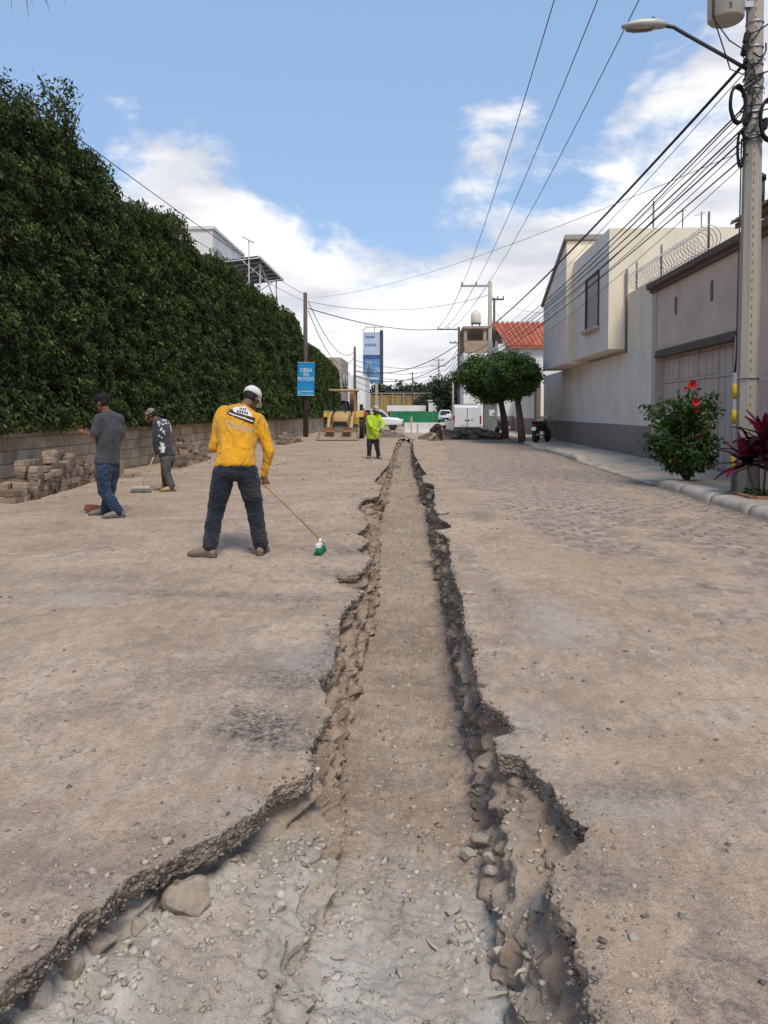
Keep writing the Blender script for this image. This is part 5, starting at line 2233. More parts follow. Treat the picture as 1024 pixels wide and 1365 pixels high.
# drooping leads under it
lead_lab = ['black lead looping from the transformer to the pole', 'lower black lead drooping under the transformer']
for k, (x0, dz, x1, zz, lb) in enumerate(((-.27, .3, -.1, -.35, lead_lab[0]), (-.24, .25, -.08, -.75, lead_lab[1]))):
    A0 = Vector((tf.location.x + x0, PY - .2, tb.z + dz))
    B0 = Vector((PX + x1, PY - .16, tb.z + zz))
    pts = [A0, A0 + Vector((.0, 0, -.3)), A0.lerp(B0, .5) + Vector((-.05, 0, -.35 - .25 * k)), B0 + Vector((-.1, 0, -.2)), B0]
    c = thing('transformer_lead', lb, 'cable', A0)
    mb = MB()
    mb.tube(pts, .012, 6)
    mb.build('wire', M_CABLE, c, world=True)


# coils of spare cable
def coil(px, py, y, rx, rz, label, turns=7, thick=.011, tilt=.5, squash=1.0):
    c = at(px, py, y)
    root = thing('cable_coil', label, 'cable coil', c)
    rr = random.Random(int(px))
    mb = MB()
    pts = []
    for i in range(turns * 20):
        a = 2 * math.pi * i / 20
        k = 1 + rr.uniform(-.03, .03) + .05 * math.sin(i / 20 * 2.1)
        pts.append(Vector((math.cos(a) * rx * k, math.cos(a) * rx * tilt + .03 * math.sin(i * .13), math.sin(a) * rz * k)))
    mb.tube(pts, thick, 5)
    mb.build('loops', M_CABLE, root)
    mb = MB()
    mb.bar((-.02, .04, rz * .95), (.2, .15, rz * .8), .03)
    mb.build('tie', M_GALV, root)


coil(984, 139, PY - .3, .155, .30, 'black cable coil hung on the street side of the concrete pole', 9, .016, .55)
coil(988, 198, PY - .25, .07, .30, 'narrow black cable loop below the round coil', 5, .011, .6)
coil(1026, 159, PY - .2, .16, .34, 'black cable coil hung on the wall side of the concrete pole', 8, .015, .2)
# clutter of splice boxes and cable bundle on the pole
sb = thing('cable_bundle', 'tangle of black cables and clamps strapped round the pole', 'cable bundle', (PX, PY, pole_z(1000, 170) + .12))
rr = random.Random(77)
M_WHITE_TAPE = mk('white_strap', (0.6, 0.6, 0.58), .6, .1, 5, 0)
for k in range(26):
    a0, a1 = rr.uniform(2.4, 4.6), rr.uniform(3.4, 6.0)
    z0, z1 = rr.uniform(-.25, 1.3), 0
    z1 = z0 + rr.uniform(-.25, .45)
    mb = MB()
    pts = []
    for i in range(9):
        t = i / 8
        a = a0 + (a1 - a0) * t
        rd = .165 + .03 * math.sin(t * math.pi) + rr.uniform(0, .012)
        pts.append((math.cos(a) * rd, math.sin(a) * rd, z0 + (z1 - z0) * t - .06 * math.sin(math.pi * t)))
    mb.tube(pts, rr.choice((.008, .010, .014)), 5)
    mb.build('wire', M_CABLE, sb)
for z in (-.22, .02, .55, .62, 1.1):
    mb = MB()
    mb.tube([(math.cos(a) * .172, math.sin(a) * .172, z + .02 * math.sin(a * 3)) for a in [3 + .26 * i for i in range(12)]], .008, 5)
    mb.build('strap', M_WHITE_TAPE, sb)
for (x, z) in ((-.17, 1.45), (-.2, 1.25), (-.15, .1), (.16, .02)):
    mb = MB()
    mb.box((x, -.1, z), (.09, .1, .2), (0, .2, 0), 0, .02)
    mb.build('splice_box', M_CABLE, sb)


# far poles ------------------------------------------------------------
def wood_pole(name, label, px, y, ptop, arms, mat, r0=.14, foot=0.0, base_x=None):
    t = at(px, ptop, y)
    root = thing(name, label, 'utility pole', (t.x, y, foot))
    mb = MB()
    mb.tube([(0, 0, -.2), (0, 0, (t.z - foot) * .5), (0, 0, t.z - foot)], [r0, r0 * .86, r0 * .7], 10)
    mb.build('shaft', mat, root)
    for (pxa, pxb, py) in arms:
        a, b = at(pxa, py, y), at(pxb, py, y)
        mb = MB()
        mb.bar(a - root.location, b - root.location, .12)
        ar = mb.build('crossarm', M_GALV if mat is not M_WOOD else M_WOOD, root)
        L = (b - a).length
        n = max(3, int(L / .7))
        for k in range(n):
            p = a.lerp(b, (k + .1) / (n - .8)) - root.location
            mb = MB()
            mb.lathe((p.x, p.y, p.z + .06), [(.02, 0), (.06, .04), (.04, .1), (.06, .14), (.02, .22)], 8)
            mb.build('insulator', M_INSUL, ar)
    return root


sp = wood_pole('sign_pole', 'dark wooden utility pole carrying the blue sign by the hedge', 407, 45.7, 390, [], M_WOOD, .16)
wood_pole('utility_pole', 'slim dark wooden pole beyond the yellow backhoe', 473, 83, 462, [], M_WOOD, .17)
wood_pole('utility_pole', 'tall concrete pole with one long crossarm above the clipped trees', 653.5, 52, 375, [(614, 656, 381)], M_CONC, .17)
wood_pole('utility_pole', 'dark pole with two crossarms before the half-built building', 612, 80, 436, [(583, 612, 439), (600, 613, 457)], M_WOOD, .17)
wood_pole('utility_pole', 'concrete pole with two crossarms at the end of the street', 585, 130, 478, [(575, 594, 488), (578, 592, 480)], M_CONC, .2)
wood_pole('utility_pole', 'small far pole with a crossarm over the tree line', 550, 195, 496, [(545, 556, 498)], M_WOOD, .2)
wood_pole('utility_pole', 'thin concrete post beside the far white pickup', 604, 100, 508, [], M_CONC, .16)
wood_pole('utility_pole', 'thin dark post in front of the tall billboard', 492, 150, 486, [(488, 497, 509)], M_WOOD, .2)
wood_pole('utility_pole', 'short second post behind the trees by the half-built building', 659, 60, 397, [(655, 672, 399)], M_WOOD, .12)

# blue sign
c0 = at(408, 505, 45.35)
sg = thing('blue_sign', 'tall blue OBRA EN PROCESO sign fixed to the wooden pole', 'sign', c0)
mb = MB()
mb.box((0, 0, 0), (1.0, .04, 1.95), (0, .03, 0))
M_SIGN = mk('sign_blue', (0.015, 0.27, 0.62), .5, .08, 1, 0)
mb.build('panel', M_SIGN, sg)
M_SWH = mk('sign_white', (0.80, 0.86, 0.9), .5, .04, 2, 0)
M_SCY = mk('sign_cyan', (0.10, 0.55, 0.75), .5, .04, 2, 0)
for (tx, z, sz, mt, nm) in (('OBRA', .50, .27, M_SWH, 'lettering'), ('EN', .25, .25, M_SWH, 'lettering'), ('PROCESO', -.01, .225, M_SWH, 'lettering'), ('obra publica', -.52, .13, M_SCY, 'lettering')):
    me = text_mesh(tx, sz, .002)
    me.materials.append(mt)
    # heavier strokes, as on the board
    o = link(nm, me, sg, (z * .03, -.024, z), (math.pi / 2, 0, 0))
    o.scale = (1.02, 1.25, 1)
mb = MB()
for (x, z, w, hh) in ((.08, -.74, .7, .10), (-.40, -.80, .12, .22), (.0, -.90, .8, .035)):
    mb.box((x, -.025, z), (w, .006, hh))
mb.build('logo_strip', mk('sign_pale', (0.30, 0.55, 0.78), .5, .2, 9, 0), sg)
for (x, z, w, hh) in ((0, .972, 1.0, .02), (0, -.972, 1.0, .02)):
    mb = MB()
    mb.box((x, -.022, z), (w, .05, hh), (0, .0, 0))
    mb.build('edge', M_SWH, sg)

# billboard
bb0 = at(496, 545, 180)
bb = thing('billboard', 'tall two-panel blue and white billboard tower far down the street', 'billboard', (bb0.x, 180, 0))


def bbox_(px0, px1, py0, py1, nm, mat, y0=0.0, th=.3):
    a, b = at(px0, py0, 180) - bb.location, at(px1, py1, 180) - bb.location
    mb = MB()
    mb.box(((a.x + b.x) / 2, y0, (a.z + b.z) / 2), (abs(b.x - a.x), th, abs(a.z - b.z)))
    return mb.build(nm, mat, bb)


M_BB1 = mk('billboard_pale', (0.42, 0.52, 0.62), .6, .12, .35, 0)
M_BB2 = mk('billboard_blue', (0.10, 0.23, 0.42), .6, .5, .35, 0, dirt=(0.35, 0.5, 0.65), dirt_amt=.8)
M_BBD = mk('billboard_dark', (0.055, 0.07, 0.10), .7, .2, 1, 0)
bbox_(484, 506.5, 443, 473, 'upper_panel', M_BB1)
bbox_(484, 506.5, 473, 479, 'middle_band', mk('billboard_navy', (0.05, 0.09, 0.24), .6, .1, 1, 0))
bbox_(484, 506.5, 479, 511, 'lower_panel', M_BB2)
bbox_(506.5, 510.5, 440, 512, 'side_frame', M_BBD, .9, 2.2)
bbox_(487, 500, 448, 450.5, 'lettering', mk('billboard_print', (0.16, 0.22, 0.34), .6, .2, 2, 0), -.18, .06)
for k in range(5):
    bbox_(487 + 3.1 * k, 489.3 + 3.1 * k, 458, 461.5, 'lettering', MATS['billboard_print'], -.18, .06)
bbox_(489, 505, 503, 506, 'lettering', M_BB1, -.18, .06)
bbox_(500.5, 504, 511, 549, 'post', M_CONC, .2, .7)
mb = MB()
z = at(500, 440, 180).z
mb.tube([(-2.2, -.3, z - .3), (-1.2, -1.2, z + .6), (2.6, -1.0, z + .5)], .08, 5)
mb.tube([(.6, 0, z - .4), (.6, -1.2, z + .7)], .08, 5)
mb.build('floodlight_arm', MATS['pipe_dark'], bb)


# cables ---------------------------------------------------------------
def cable(a, b, s, r, label, mat=None, n=18):
    a, b = Vector(a), Vector(b)
    root_loc = a
    mb = MB()
    mb.tube(sag(a, b, s, n), r, 5, cap=False)
    o = mb.build('overhead_cable', mat or M_CABLE, loc=tuple(a))
    return tag(o, label, 'cable')


# primary lines over the road
for k, (pxa, X) in enumerate(((617, 3.05), (634, 4.05), (650, 5.0))):
    a = at(pxa, 379, 52)
    cable(a, (X, PY, 11.15), .45, .013, ['outer high-voltage line from the long crossarm', 'middle high-voltage line from the long crossarm', 'inner high-voltage line from the long crossarm'][k], M_CABLE2)
    b = at(584 + 9 * k, 437, 80)
    cable(a, b, .35, .02, ['outer high-voltage line running on to the next dark pole', 'middle high-voltage line running on to the next dark pole', 'inner high-voltage line running on to the next dark pole'][k], M_CABLE2)
# bundle from the concrete pole down the street
zs = [(983, 80, 640, 446, .36, .030, 'thick twisted black power cable sagging from the lamp arm'),
      (983, 92, 655, 452, .28, .008, 'thin cable just under the thick power cable'),
      (979, 142, 655, 455, .40, .016, 'double black phone cable from the round coil'),
      (979, 146, 655, 458, .52, .012, 'second phone cable hugging the double black one'),
      (982, 155, 655, 461, .30, .007, 'hair-thin drop wire among the phone cables'),
      (982, 166, 655, 464, .34, .016, 'medium black cable from below the round coil'),
      (982, 170, 655, 468, .55, .010, 'slack cable under the medium black one'),
      (982, 182, 655, 470, .30, .016, 'black cable from the lower strap of the pole'),
      (982, 190, 655, 473, .50, .008, 'slack thin cable from the lower strap of the pole'),
      (983, 205, 655, 476, .30, .014, 'lowest thick cable of the bundle'),
      (983, 214, 655, 480, .62, .007, 'lowest thin slack wire of the bundle')]
for (xa, ya, xb, yb, s, r_, lb) in zs:
    cable(at(xa + 14, ya, PY - .12), at(xb, yb, 52), s, r_, lb, M_CABLE)
for k, (xb, yb) in enumerate(((612, 470), (612, 477), (612, 484))):
    cable(at(655, 455 + 9 * k, 52), at(xb, yb - 4, 80), .5, .025, ['upper cable past the clipped trees', 'middle cable past the clipped trees', 'lower cable past the clipped trees'][k], M_CABLE)
# cables running off to the right and back past the pole
for k, (ya, xb, yb) in enumerate(((45, 1100, -60), (100, 1120, 20), (140, 1120, 70), (150, 1150, 60))):
    cable(at(1000, ya, PY), at(xb, yb, 8.5), .15, .012, ['black cable leaving the pole above the lamp arm', 'black cable leaving the pole at the straps', 'double cable leaving the pole below the straps', 'thin cable leaving the pole below the straps'][k])
# across the street
cable(at(411, 397, 45.7), at(994, 200, PY), .55, .006, 'thin wire crossing the whole street to the concrete pole', M_CABLE2)
cable(at(411, 402, 45.7), at(655, 392, 52), .75, .014, 'wire from the sign pole to the long-crossarm pole', M_CABLE2)
cable(at(411, 411, 45.7), at(590, 438, 80), .55, .030, 'heavy wire from the sign pole to the far dark crossarm', M_CABLE)
cable(at(411, 402, 45.7), at(473, 468, 83), 1.5, .022, 'slack wire between the sign pole and the slim dark pole', M_CABLE2)
cable(at(411, 414, 45.7), at(473, 474, 83), 2.0, .022, 'slackest wire between the sign pole and the slim dark pole', M_CABLE2)
cable(at(-120, 15, 12.2), at(405, 392, 45.7), .25, .012, 'upper wire along the hedge top to the sign pole', M_CABLE)
cable(at(-140, 60, 12.2), at(405, 401, 45.7), .25, .010, 'lower wire along the hedge top to the sign pole', M_CABLE2)
cable(at(473, 494, 83), at(612, 458, 80), 1.3, .04, 'sagging heavy wire from the slim dark pole across the street', M_CABLE)
cable(at(473, 500, 83), at(612, 472, 80), 1.6, .035, 'lower sagging wire from the slim dark pole across the street', M_CABLE)
for k in range(6):
    cable(at(473, 480 + 7 * k, 83), at(585, 484 + 5 * k, 130), .9 + .2 * k, .03, 'one of the wires from the slim dark pole to the end pole', M_CABLE2)['group'] = 'wires fanning to the end pole'
for k in range(5):
    cable(at(612, 462 + 6 * k, 80), at(585, 486 + 7 * k, 130), .9, .03, 'one of the wires from the far dark pole to the end pole', M_CABLE2)['group'] = 'wires from the dark pole to the end pole'
cable(at(655, 398, 52), at(760, 415, 40), .4, .01, 'service wire from the long-crossarm pole to the cream house', M_CABLE2)
cable(at(655, 407, 52), at(700, 462, 56), .2, .012, 'service wire dropping to the red-roof house', M_CABLE2)

# ------------------------------------------------------------------ vehicles, machine, far end of the street
def rr_ring(w, z0, z1, y, r=.12, n=4, cx=0.0, taper=0.0):
    """rounded rectangle in the XZ plane at depth y"""
    pts = []
    h = z1 - z0
    r = min(r, w / 2 * .95, h / 2 * .95)
    for (sx, sz, a0) in ((1, 1, 0), (-1, 1, 90), (-1, -1, 180), (1, -1, 270)):
        for i in range(n + 1):
            a = R(a0 + 90 * i / n)
            x = sx * (w / 2 - r) + r * math.cos(a)
            z = (z1 - r if sz > 0 else z0 + r) + r * math.sin(a)
            k = 1 - taper * max(0, (z - z0) / h) ** 2
            pts.append((cx + x * k, y, z))
    return pts


def ring_loft(mb, rings, mi=0, sm=True):
    n = len(rings[0])
    vs = [p for r_ in rings for p in r_]
    fs = []
    for i in range(len(rings) - 1):
        for j in range(n):
            j2 = (j + 1) % n
            fs.append((i * n + j, i * n + j2, (i + 1) * n + j2, (i + 1) * n + j))
    fs.append(tuple(range(n - 1, -1, -1)))
    fs.append(tuple((len(rings) - 1) * n + j for j in range(n)))
    return mb.add(vs, fs, mi, sm)


M_VWHITE = mk('van_paint', (0.70, 0.71, 0.73), .28, .05, 1, 0, spec=.5, dirt=(.45, .42, .38), dirt_amt=.25)
M_BLACKP = mk('trim_black', (0.02, 0.02, 0.022), .55, .2, 5, 0)
M_TYRE = mk('tyre_rubber', (0.028, 0.027, 0.026), .9, .3, 9, .3, 40, .01, dirt=(.16, .13, .10), dirt_amt=.5)
M_GLASS = mk('car_glass', (0.02, 0.025, 0.03), .06, .1, 2, 0, spec=.6)
M_TAIL = mk('tail_red', (0.35, 0.015, 0.015), .3, .1, 5, 0)
M_PLATE = mk('plate_white', (0.68, 0.68, 0.66), .5, .05, 5, 0)
M_RIM = mk('wheel_rim', (0.4, 0.4, 0.41), .4, .15, 5, 0, metal=.6)
M_LAMPG = mk('headlamp', (0.62, 0.64, 0.66), .15, .1, 5, 0)


def wheel(root, c, r, w, axis='X', dirt=True):
    mb = MB()
    mb.lathe(c, [(r * .62, -w / 2), (r * .95, -w / 2), (r, -w * .32), (r, w * .32), (r * .95, w / 2), (r * .62, w / 2)], 20, 0, axis)
    wl_ = mb.build('wheel', M_TYRE, root)
    mb = MB()
    mb.lathe(c, [(r * .1, -w * .46), (r * .62, -w * .40), (r * .62, w * .40), (r * .1, w * .46)], 16, 0, axis)
    mb.build('rim', M_RIM, wl_)
    return wl_


van = thing('white_van', 'white panel van parked with its rear doors to the trench', 'van', (2.95, 48.5, 0), R(-1))
mb = MB()
ring_loft(mb, [rr_ring(1.66, .42, 1.82, -.02, .14, 4, 0, .05), rr_ring(1.76, .36, 1.9, .06, .14, 4, 0, .06), rr_ring(1.8, .34, 1.95, .4, .15, 4, 0, .07), rr_ring(1.8, .32, 1.98, 2.2, .16, 4, 0, .07), rr_ring(1.78, .32, 1.9, 2.9, .2, 4, 0, .09), rr_ring(1.74, .34, 1.15, 3.6, .2, 4, 0, .05), rr_ring(1.6, .36, .95, 4.25, .2, 4, 0, .05)])
bd = mb.build('body', M_VWHITE, van)
for sx in (-1, 1):
    mb = MB()
    mb.box((sx * .405, -.035, 1.13), (.76, .03, 1.28), None, 0, .012)
    d = mb.build('rear_door', M_VWHITE, van)
    mb = MB()
    mb.box((sx * .09, -.06, .98), (.12, .03, .05))
    mb.build('handle', M_BLACKP, d)
    mb = MB()
    mb.box((sx * .825, -.02, 1.02), (.12, .08, .5), None, 0, .02)
    mb.build('tail_light', M_TAIL, van)
    for yy in (.75, 3.5):
        wheel(van, (sx * .78, yy, .32), .32, .2)
mb = MB()
mb.box((0, -.062, 1.15), (.02, .012, 1.25))
mb.build('door_seam', M_BLACKP, van)
mb = MB()
mb.box((0, -.05, .44), (1.74, .16, .24), None, 0, .04)
mb.build('bumper', M_BLACKP, van)
mb = MB()
mb.box((-.28, -.07, .72), (.34, .012, .15))
mb.build('number_plate', M_PLATE, van)
mb = MB()
mb.box((.3, -.056, 1.0), (.09, .012, .1), (0, .78, 0))
mb.build('emblem', M_RIM, van)
mb = MB()
mb.box((0, .1, 1.985), (1.3, .12, .04))
mb.build('roof_edge', M_BLACKP, van)


def car_side(name, label, loc, rz, style, mat):
    """saloon or pickup, length along local Y, built as body, cabin glass, wheels, lamps"""
    root = thing(name, label, 'car' if style == 'saloon' else 'pickup', loc, rz)
    mb = MB()
    if style == 'saloon':
        secs = [(-2.15, .38, .72, 1.5), (-2.0, .28, .82, 1.66), (-1.2, .22, .92, 1.74), (.0, .2, .95, 1.76), (1.2, .22, .92, 1.74), (2.0, .28, .78, 1.64), (2.2, .36, .66, 1.44)]
        cab = [(-1.25, .92, .94, 1.5), (-.75, .9, 1.38, 1.3), (.0, .9, 1.44, 1.28), (.6, .9, 1.38, 1.28), (1.2, .9, .95, 1.48)]
    else:
        secs = [(-2.6, .5, 1.0, 1.7), (-2.4, .4, 1.06, 1.78), (-.5, .36, 1.06, 1.82), (.9, .36, 1.08, 1.82), (2.1, .38, 1.02, 1.78), (2.55, .45, .85, 1.66)]
        cab = [(-.7, 1.0, 1.1, 1.66), (-.5, 1.0, 1.68, 1.42), (.4, 1.0, 1.74, 1.4), (.85, 1.0, 1.64, 1.42), (1.4, 1.0, 1.08, 1.6)]
    ring_loft(mb, [rr_ring(w, z0, z1, y, .16) for (y, z0, z1, w) in secs])
    mb.build('body', mat, root)
    mb = MB()
    ring_loft(mb, [rr_ring(w, z0, z1, y, .14, 4, 0, .12) for (y, z0, z1, w) in cab])
    cb = mb.build('windows', M_GLASS, root)
    mb = MB()
    top = [c for c in cab if c[2] > 1.2]
    ring_loft(mb, [rr_ring(w * .9, z1 - .06, z1 + .02, y, .03) for (y, z0, z1, w) in top])
    for sx in (-1, 1):
        for (ya, za, yb, zb) in ((cab[0][0], cab[0][2], top[0][0], top[0][2]), (cab[-1][0], cab[-1][2], top[-1][0], top[-1][2]), (0, .95, 0, top[1][2])):
            wv = (cab[0][3] - .1) / 2
            mb.bar((sx * wv, ya, za - .02), (sx * (top[0][3] / 2 - .08), yb, zb - .02), .07)
    mb.build('roof', mat, root)
    ends = secs[0][0], secs[-1][0]
    for sx in (-1, 1):
        for yy in (ends[0] + .75, ends[1] - .8):
            wheel(root, (sx * .78, yy, .33), .33, .2)
        mb = MB()
        mb.box((sx * .6, ends[1] + .0, .72 if style == 'saloon' else .86), (.34, .1, .14), None, 0, .02)
        mb.build('headlight', M_LAMPG, root)
        mb = MB()
        mb.box((sx * .66, ends[0] - .0, .72 if style == 'saloon' else .86), (.2, .1, .16), None, 0, .02)
        mb.build('tail_light', M_TAIL, root)
    mb = MB()
    mb.box((0, ends[1] + .02, .62), (.75, .08, .2))
    mb.build('grille', M_BLACKP, root)
    mb = MB()
    mb.box((0, ends[1] + .03, .42), (1.5, .1, .16), None, 0, .03)
    mb.build('bumper', M_BLACKP, root)
    mb = MB()
    mb.box((0, ends[1] + .09, .44), (.34, .012, .13))
    mb.build('number_plate', M_PLATE, root)
    return root


car_side('white_pickup', 'white pickup crossing behind the worker in lime', (-3.95, 63, 0), R(-90), 'pickup', M_VWHITE)
car_side('white_pickup', 'white pickup facing the street at its far end beside the van', (3.35, 104, 0), R(180), 'pickup', M_VWHITE)
car_side('dark_car', 'dark saloon parked before the white building far left', (-8.0, 96, 0), R(175), 'saloon', mk('dark_paint', (0.035, 0.037, 0.042), .3, .1, 1, 0, spec=.5))


# ---- backhoe loader
def backhoe():
    M_Y = mk('machine_yellow', (0.47, 0.31, 0.13), .55, .22, 2.2, .15, 40, .004, dirt=(0.36, 0.26, 0.17), dirt_amt=.7)
    M_Y2 = mk('machine_bright', (0.50, 0.31, 0.05), .5, .15, 3, .1, dirt=(.4, .28, .12), dirt_amt=.4)
    M_RUST = mk('bucket_steel', (0.33, 0.26, 0.20), .75, .35, 3, .4, 30, .006, metal=.2, dirt=(0.36, 0.28, 0.21), dirt_amt=.8)
    M_BOOM = mk('boom_brown', (0.36, 0.22, 0.12), .7, .3, 3, .2, dirt=(.45, .33, .2), dirt_amt=.6)
    root = thing('backhoe_loader', 'yellow backhoe loader with its front bucket on the ground', 'backhoe', (-4.28, 39.9, 0), R(0))
    # bucket: open scoop facing the camera
    mb = MB()
    prof = [(-.05, .03), (.0, .0), (.55, .0), (.85, .14), (.95, .42), (.86, .66), (.78, .68), (.84, .42), (.76, .2), (.52, .07), (.0, .05)]
    n = len(prof)
    for sx in (-1.06, 1.06):
        pass
    vs = [(-1.06, y, z) for y, z in prof] + [(1.06, y, z) for y, z in prof]
    fs = [(i, (i + 1) % n, n + (i + 1) % n, n + i) for i in range(n)]
    mb.add(vs, fs)
    bk = mb.build('bucket', M_RUST, root)
    for sx in (-1, 1):
        mb = MB()
        mb.prism([(.0, .02), (.55, .0), (.86, .14), (.96, .42), (.84, .7), (.6, .5)], .04, 'X', sx * 1.06 - .02)
        mb.build('side_plate', M_RUST, bk)
    mb = MB()
    mb.box((0, -.06, .02), (2.16, .2, .035))
    mb.build('cutting_edge', mk('edge_dark', (0.05, 0.042, 0.037), .6, .3, 5, .1, metal=.5), bk)
    for x in (-.45, .45):
        mb = MB()
        mb.box((x, .62, .48), (.5, .06, .16), (R(-40), 0, 0))
        mb.box((x, .72, .62), (.38, .08, .14))
        mb.build('hinge_plate', mk('hinge_rust', (0.24, 0.11, 0.06), .8, .4, 8, .3), bk)
    # loader arms
    for sx in (-1, 1):
        mb = MB()
        mb.prism([(.8, .3), (1.0, .25), (1.75, .95), (2.9, 1.35), (2.9, 1.52), (1.7, 1.2), (1.35, .85)], .14, 'X', sx * .62 - .07)
        a = mb.build('loader_arm', M_Y, root)
        mb = MB()
        mb.tube([(sx * .48, 1.0, .55), (sx * .48, 1.9, .9)], .05, 8)
        mb.tube([(sx * .48, .9, .52), (sx * .48, 1.3, .67)], .03, 8)
        mb.build('hydraulic_ram', M_RIM, a)
    # hood and grille
    mb = MB()
    ring_loft(mb, [rr_ring(.74, .72, 1.2, 1.5, .14), rr_ring(.86, .68, 1.36, 1.62, .18), rr_ring(.94, .66, 1.5, 2.3, .2), rr_ring(.98, .66, 1.56, 3.0, .2)])
    hd_ = mb.build('hood', M_Y, root)
    mb = MB()
    mb.box((0, 1.47, .78), (.72, .08, .42), None, 0, .03)
    mb.build('grille', M_BLACKP, root)
    for k in range(5):
        mb = MB()
        mb.box((0, 1.425, .63 + .075 * k), (.66, .012, .022))
        mb.build('grille_slat', mk('slat_dark', (0.06, 0.055, 0.05), .6), root)
    mb = MB()
    mb.tube([(.22, 2.1, 1.4), (.22, 2.1, 2.05)], .04, 8)
    mb.build('exhaust', M_BLACKP, root)
    mb = MB()
    mb.box((0, 2.6, .55), (.6, 3.2, .4))
    mb.box((0, 1.5, .45), (.9, .18, .16))
    mb.build('chassis', mk('chassis_dark', (0.09, 0.075, 0.06), .8, .3, 4), root)
    for sx in (-1, 1):
        wheel(root, (sx * .78, 1.75, .43), .43, .28)
        wheel(root, (sx * .88, 3.95, .76), .76, .46)
        mb = MB()
        mb.add([(sx * .62, 3.2, 1.25), (sx * 1.12, 3.2, 1.25), (sx * 1.12, 3.5, 1.55), (sx * .62, 3.5, 1.55), (sx * 1.12, 4.5, 1.58), (sx * .62, 4.5, 1.58),
                (sx * .62, 3.2, 1.2), (sx * 1.12, 3.2, 1.2), (sx * 1.12, 4.5, 1.53), (sx * .62, 4.5, 1.53)], [(0, 1, 2, 3), (3, 2, 4, 5), (0, 6, 7, 1), (1, 7, 8, 4, 2), (5, 4, 8, 9)])
        mb.build('fender', M_Y2, root)
        mb = MB()
        mb.box((sx * .68, 3.3, .95), (.42, .7, .6), None, 0, .04)
        mb.build('side_panel', M_Y2, root)
    # canopy
    mb = MB()
    ring_loft(mb, [rr_ring(1.46, 2.66, 2.74, 2.75, .035), rr_ring(1.6, 2.64, 2.76, 2.85, .05), rr_ring(1.6, 2.66, 2.78, 4.3, .05), rr_ring(1.46, 2.66, 2.74, 4.4, .035)])
    mb.build('canopy_roof', M_Y, root)
    for (x, y) in ((-.68, 2.95), (.68, 2.95), (-.68, 4.25), (.68, 4.25)):
        mb = MB()
        mb.bar((x, y, 1.3), (x * .98, y, 2.68), .07)
        mb.build('canopy_post', M_BLACKP if x < 0 else M_BOOM, root)
    mb = MB()
    mb.box((0, 3.2, 1.7), (.5, .1, .4), (R(-15), 0, 0), 0, .03)
    mb.build('dashboard', M_BLACKP, root)
    mb = MB()
    mb.lathe((0, 0, 0), [(.17, -.012), (.2, 0), (.17, .012)], 16)
    sw = mb.build('steering_wheel', M_BLACKP, root)
    sw.location = (0, 3.32, 1.98)
    sw.rotation_euler = (R(55), 0, 0)
    mb = MB()
    mb.box((0, 3.85, 1.45), (.5, .5, .16), None, 0, .05)
    mb.box((0, 4.1, 1.8), (.48, .14, .6), None, 0, .05)
    mb.build('seat', M_BLACKP, root)
    # folded backhoe boom behind the canopy, seen past the right post
    mb = MB()
    mb.prism([(4.9, .9), (5.25, .85), (5.15, 1.8), (4.95, 2.6), (4.75, 2.75), (4.7, 2.6)], .26, 'X', .2)
    mb.build('boom', M_BOOM, root)
    mb = MB()
    mb.prism([(4.75, 2.72), (4.95, 2.62), (5.6, 1.5), (5.7, .9), (5.5, .9)], .22, 'X', .22)
    mb.build('dipper', M_BOOM, root)
    mb = MB()
    mb.prism([(5.3, .9), (5.8, 1.0), (5.95, .6), (5.6, .25), (5.25, .45)], .55, 'X', .05)
    mb.build('rear_bucket', M_RUST, root)
    mb = MB()
    mb.lathe((.05, 3.6, 2.8), [(.06, 0), (.06, .1), (.03, .14)], 10)
    mb.build('beacon', M_BLACKP, root)


backhoe()


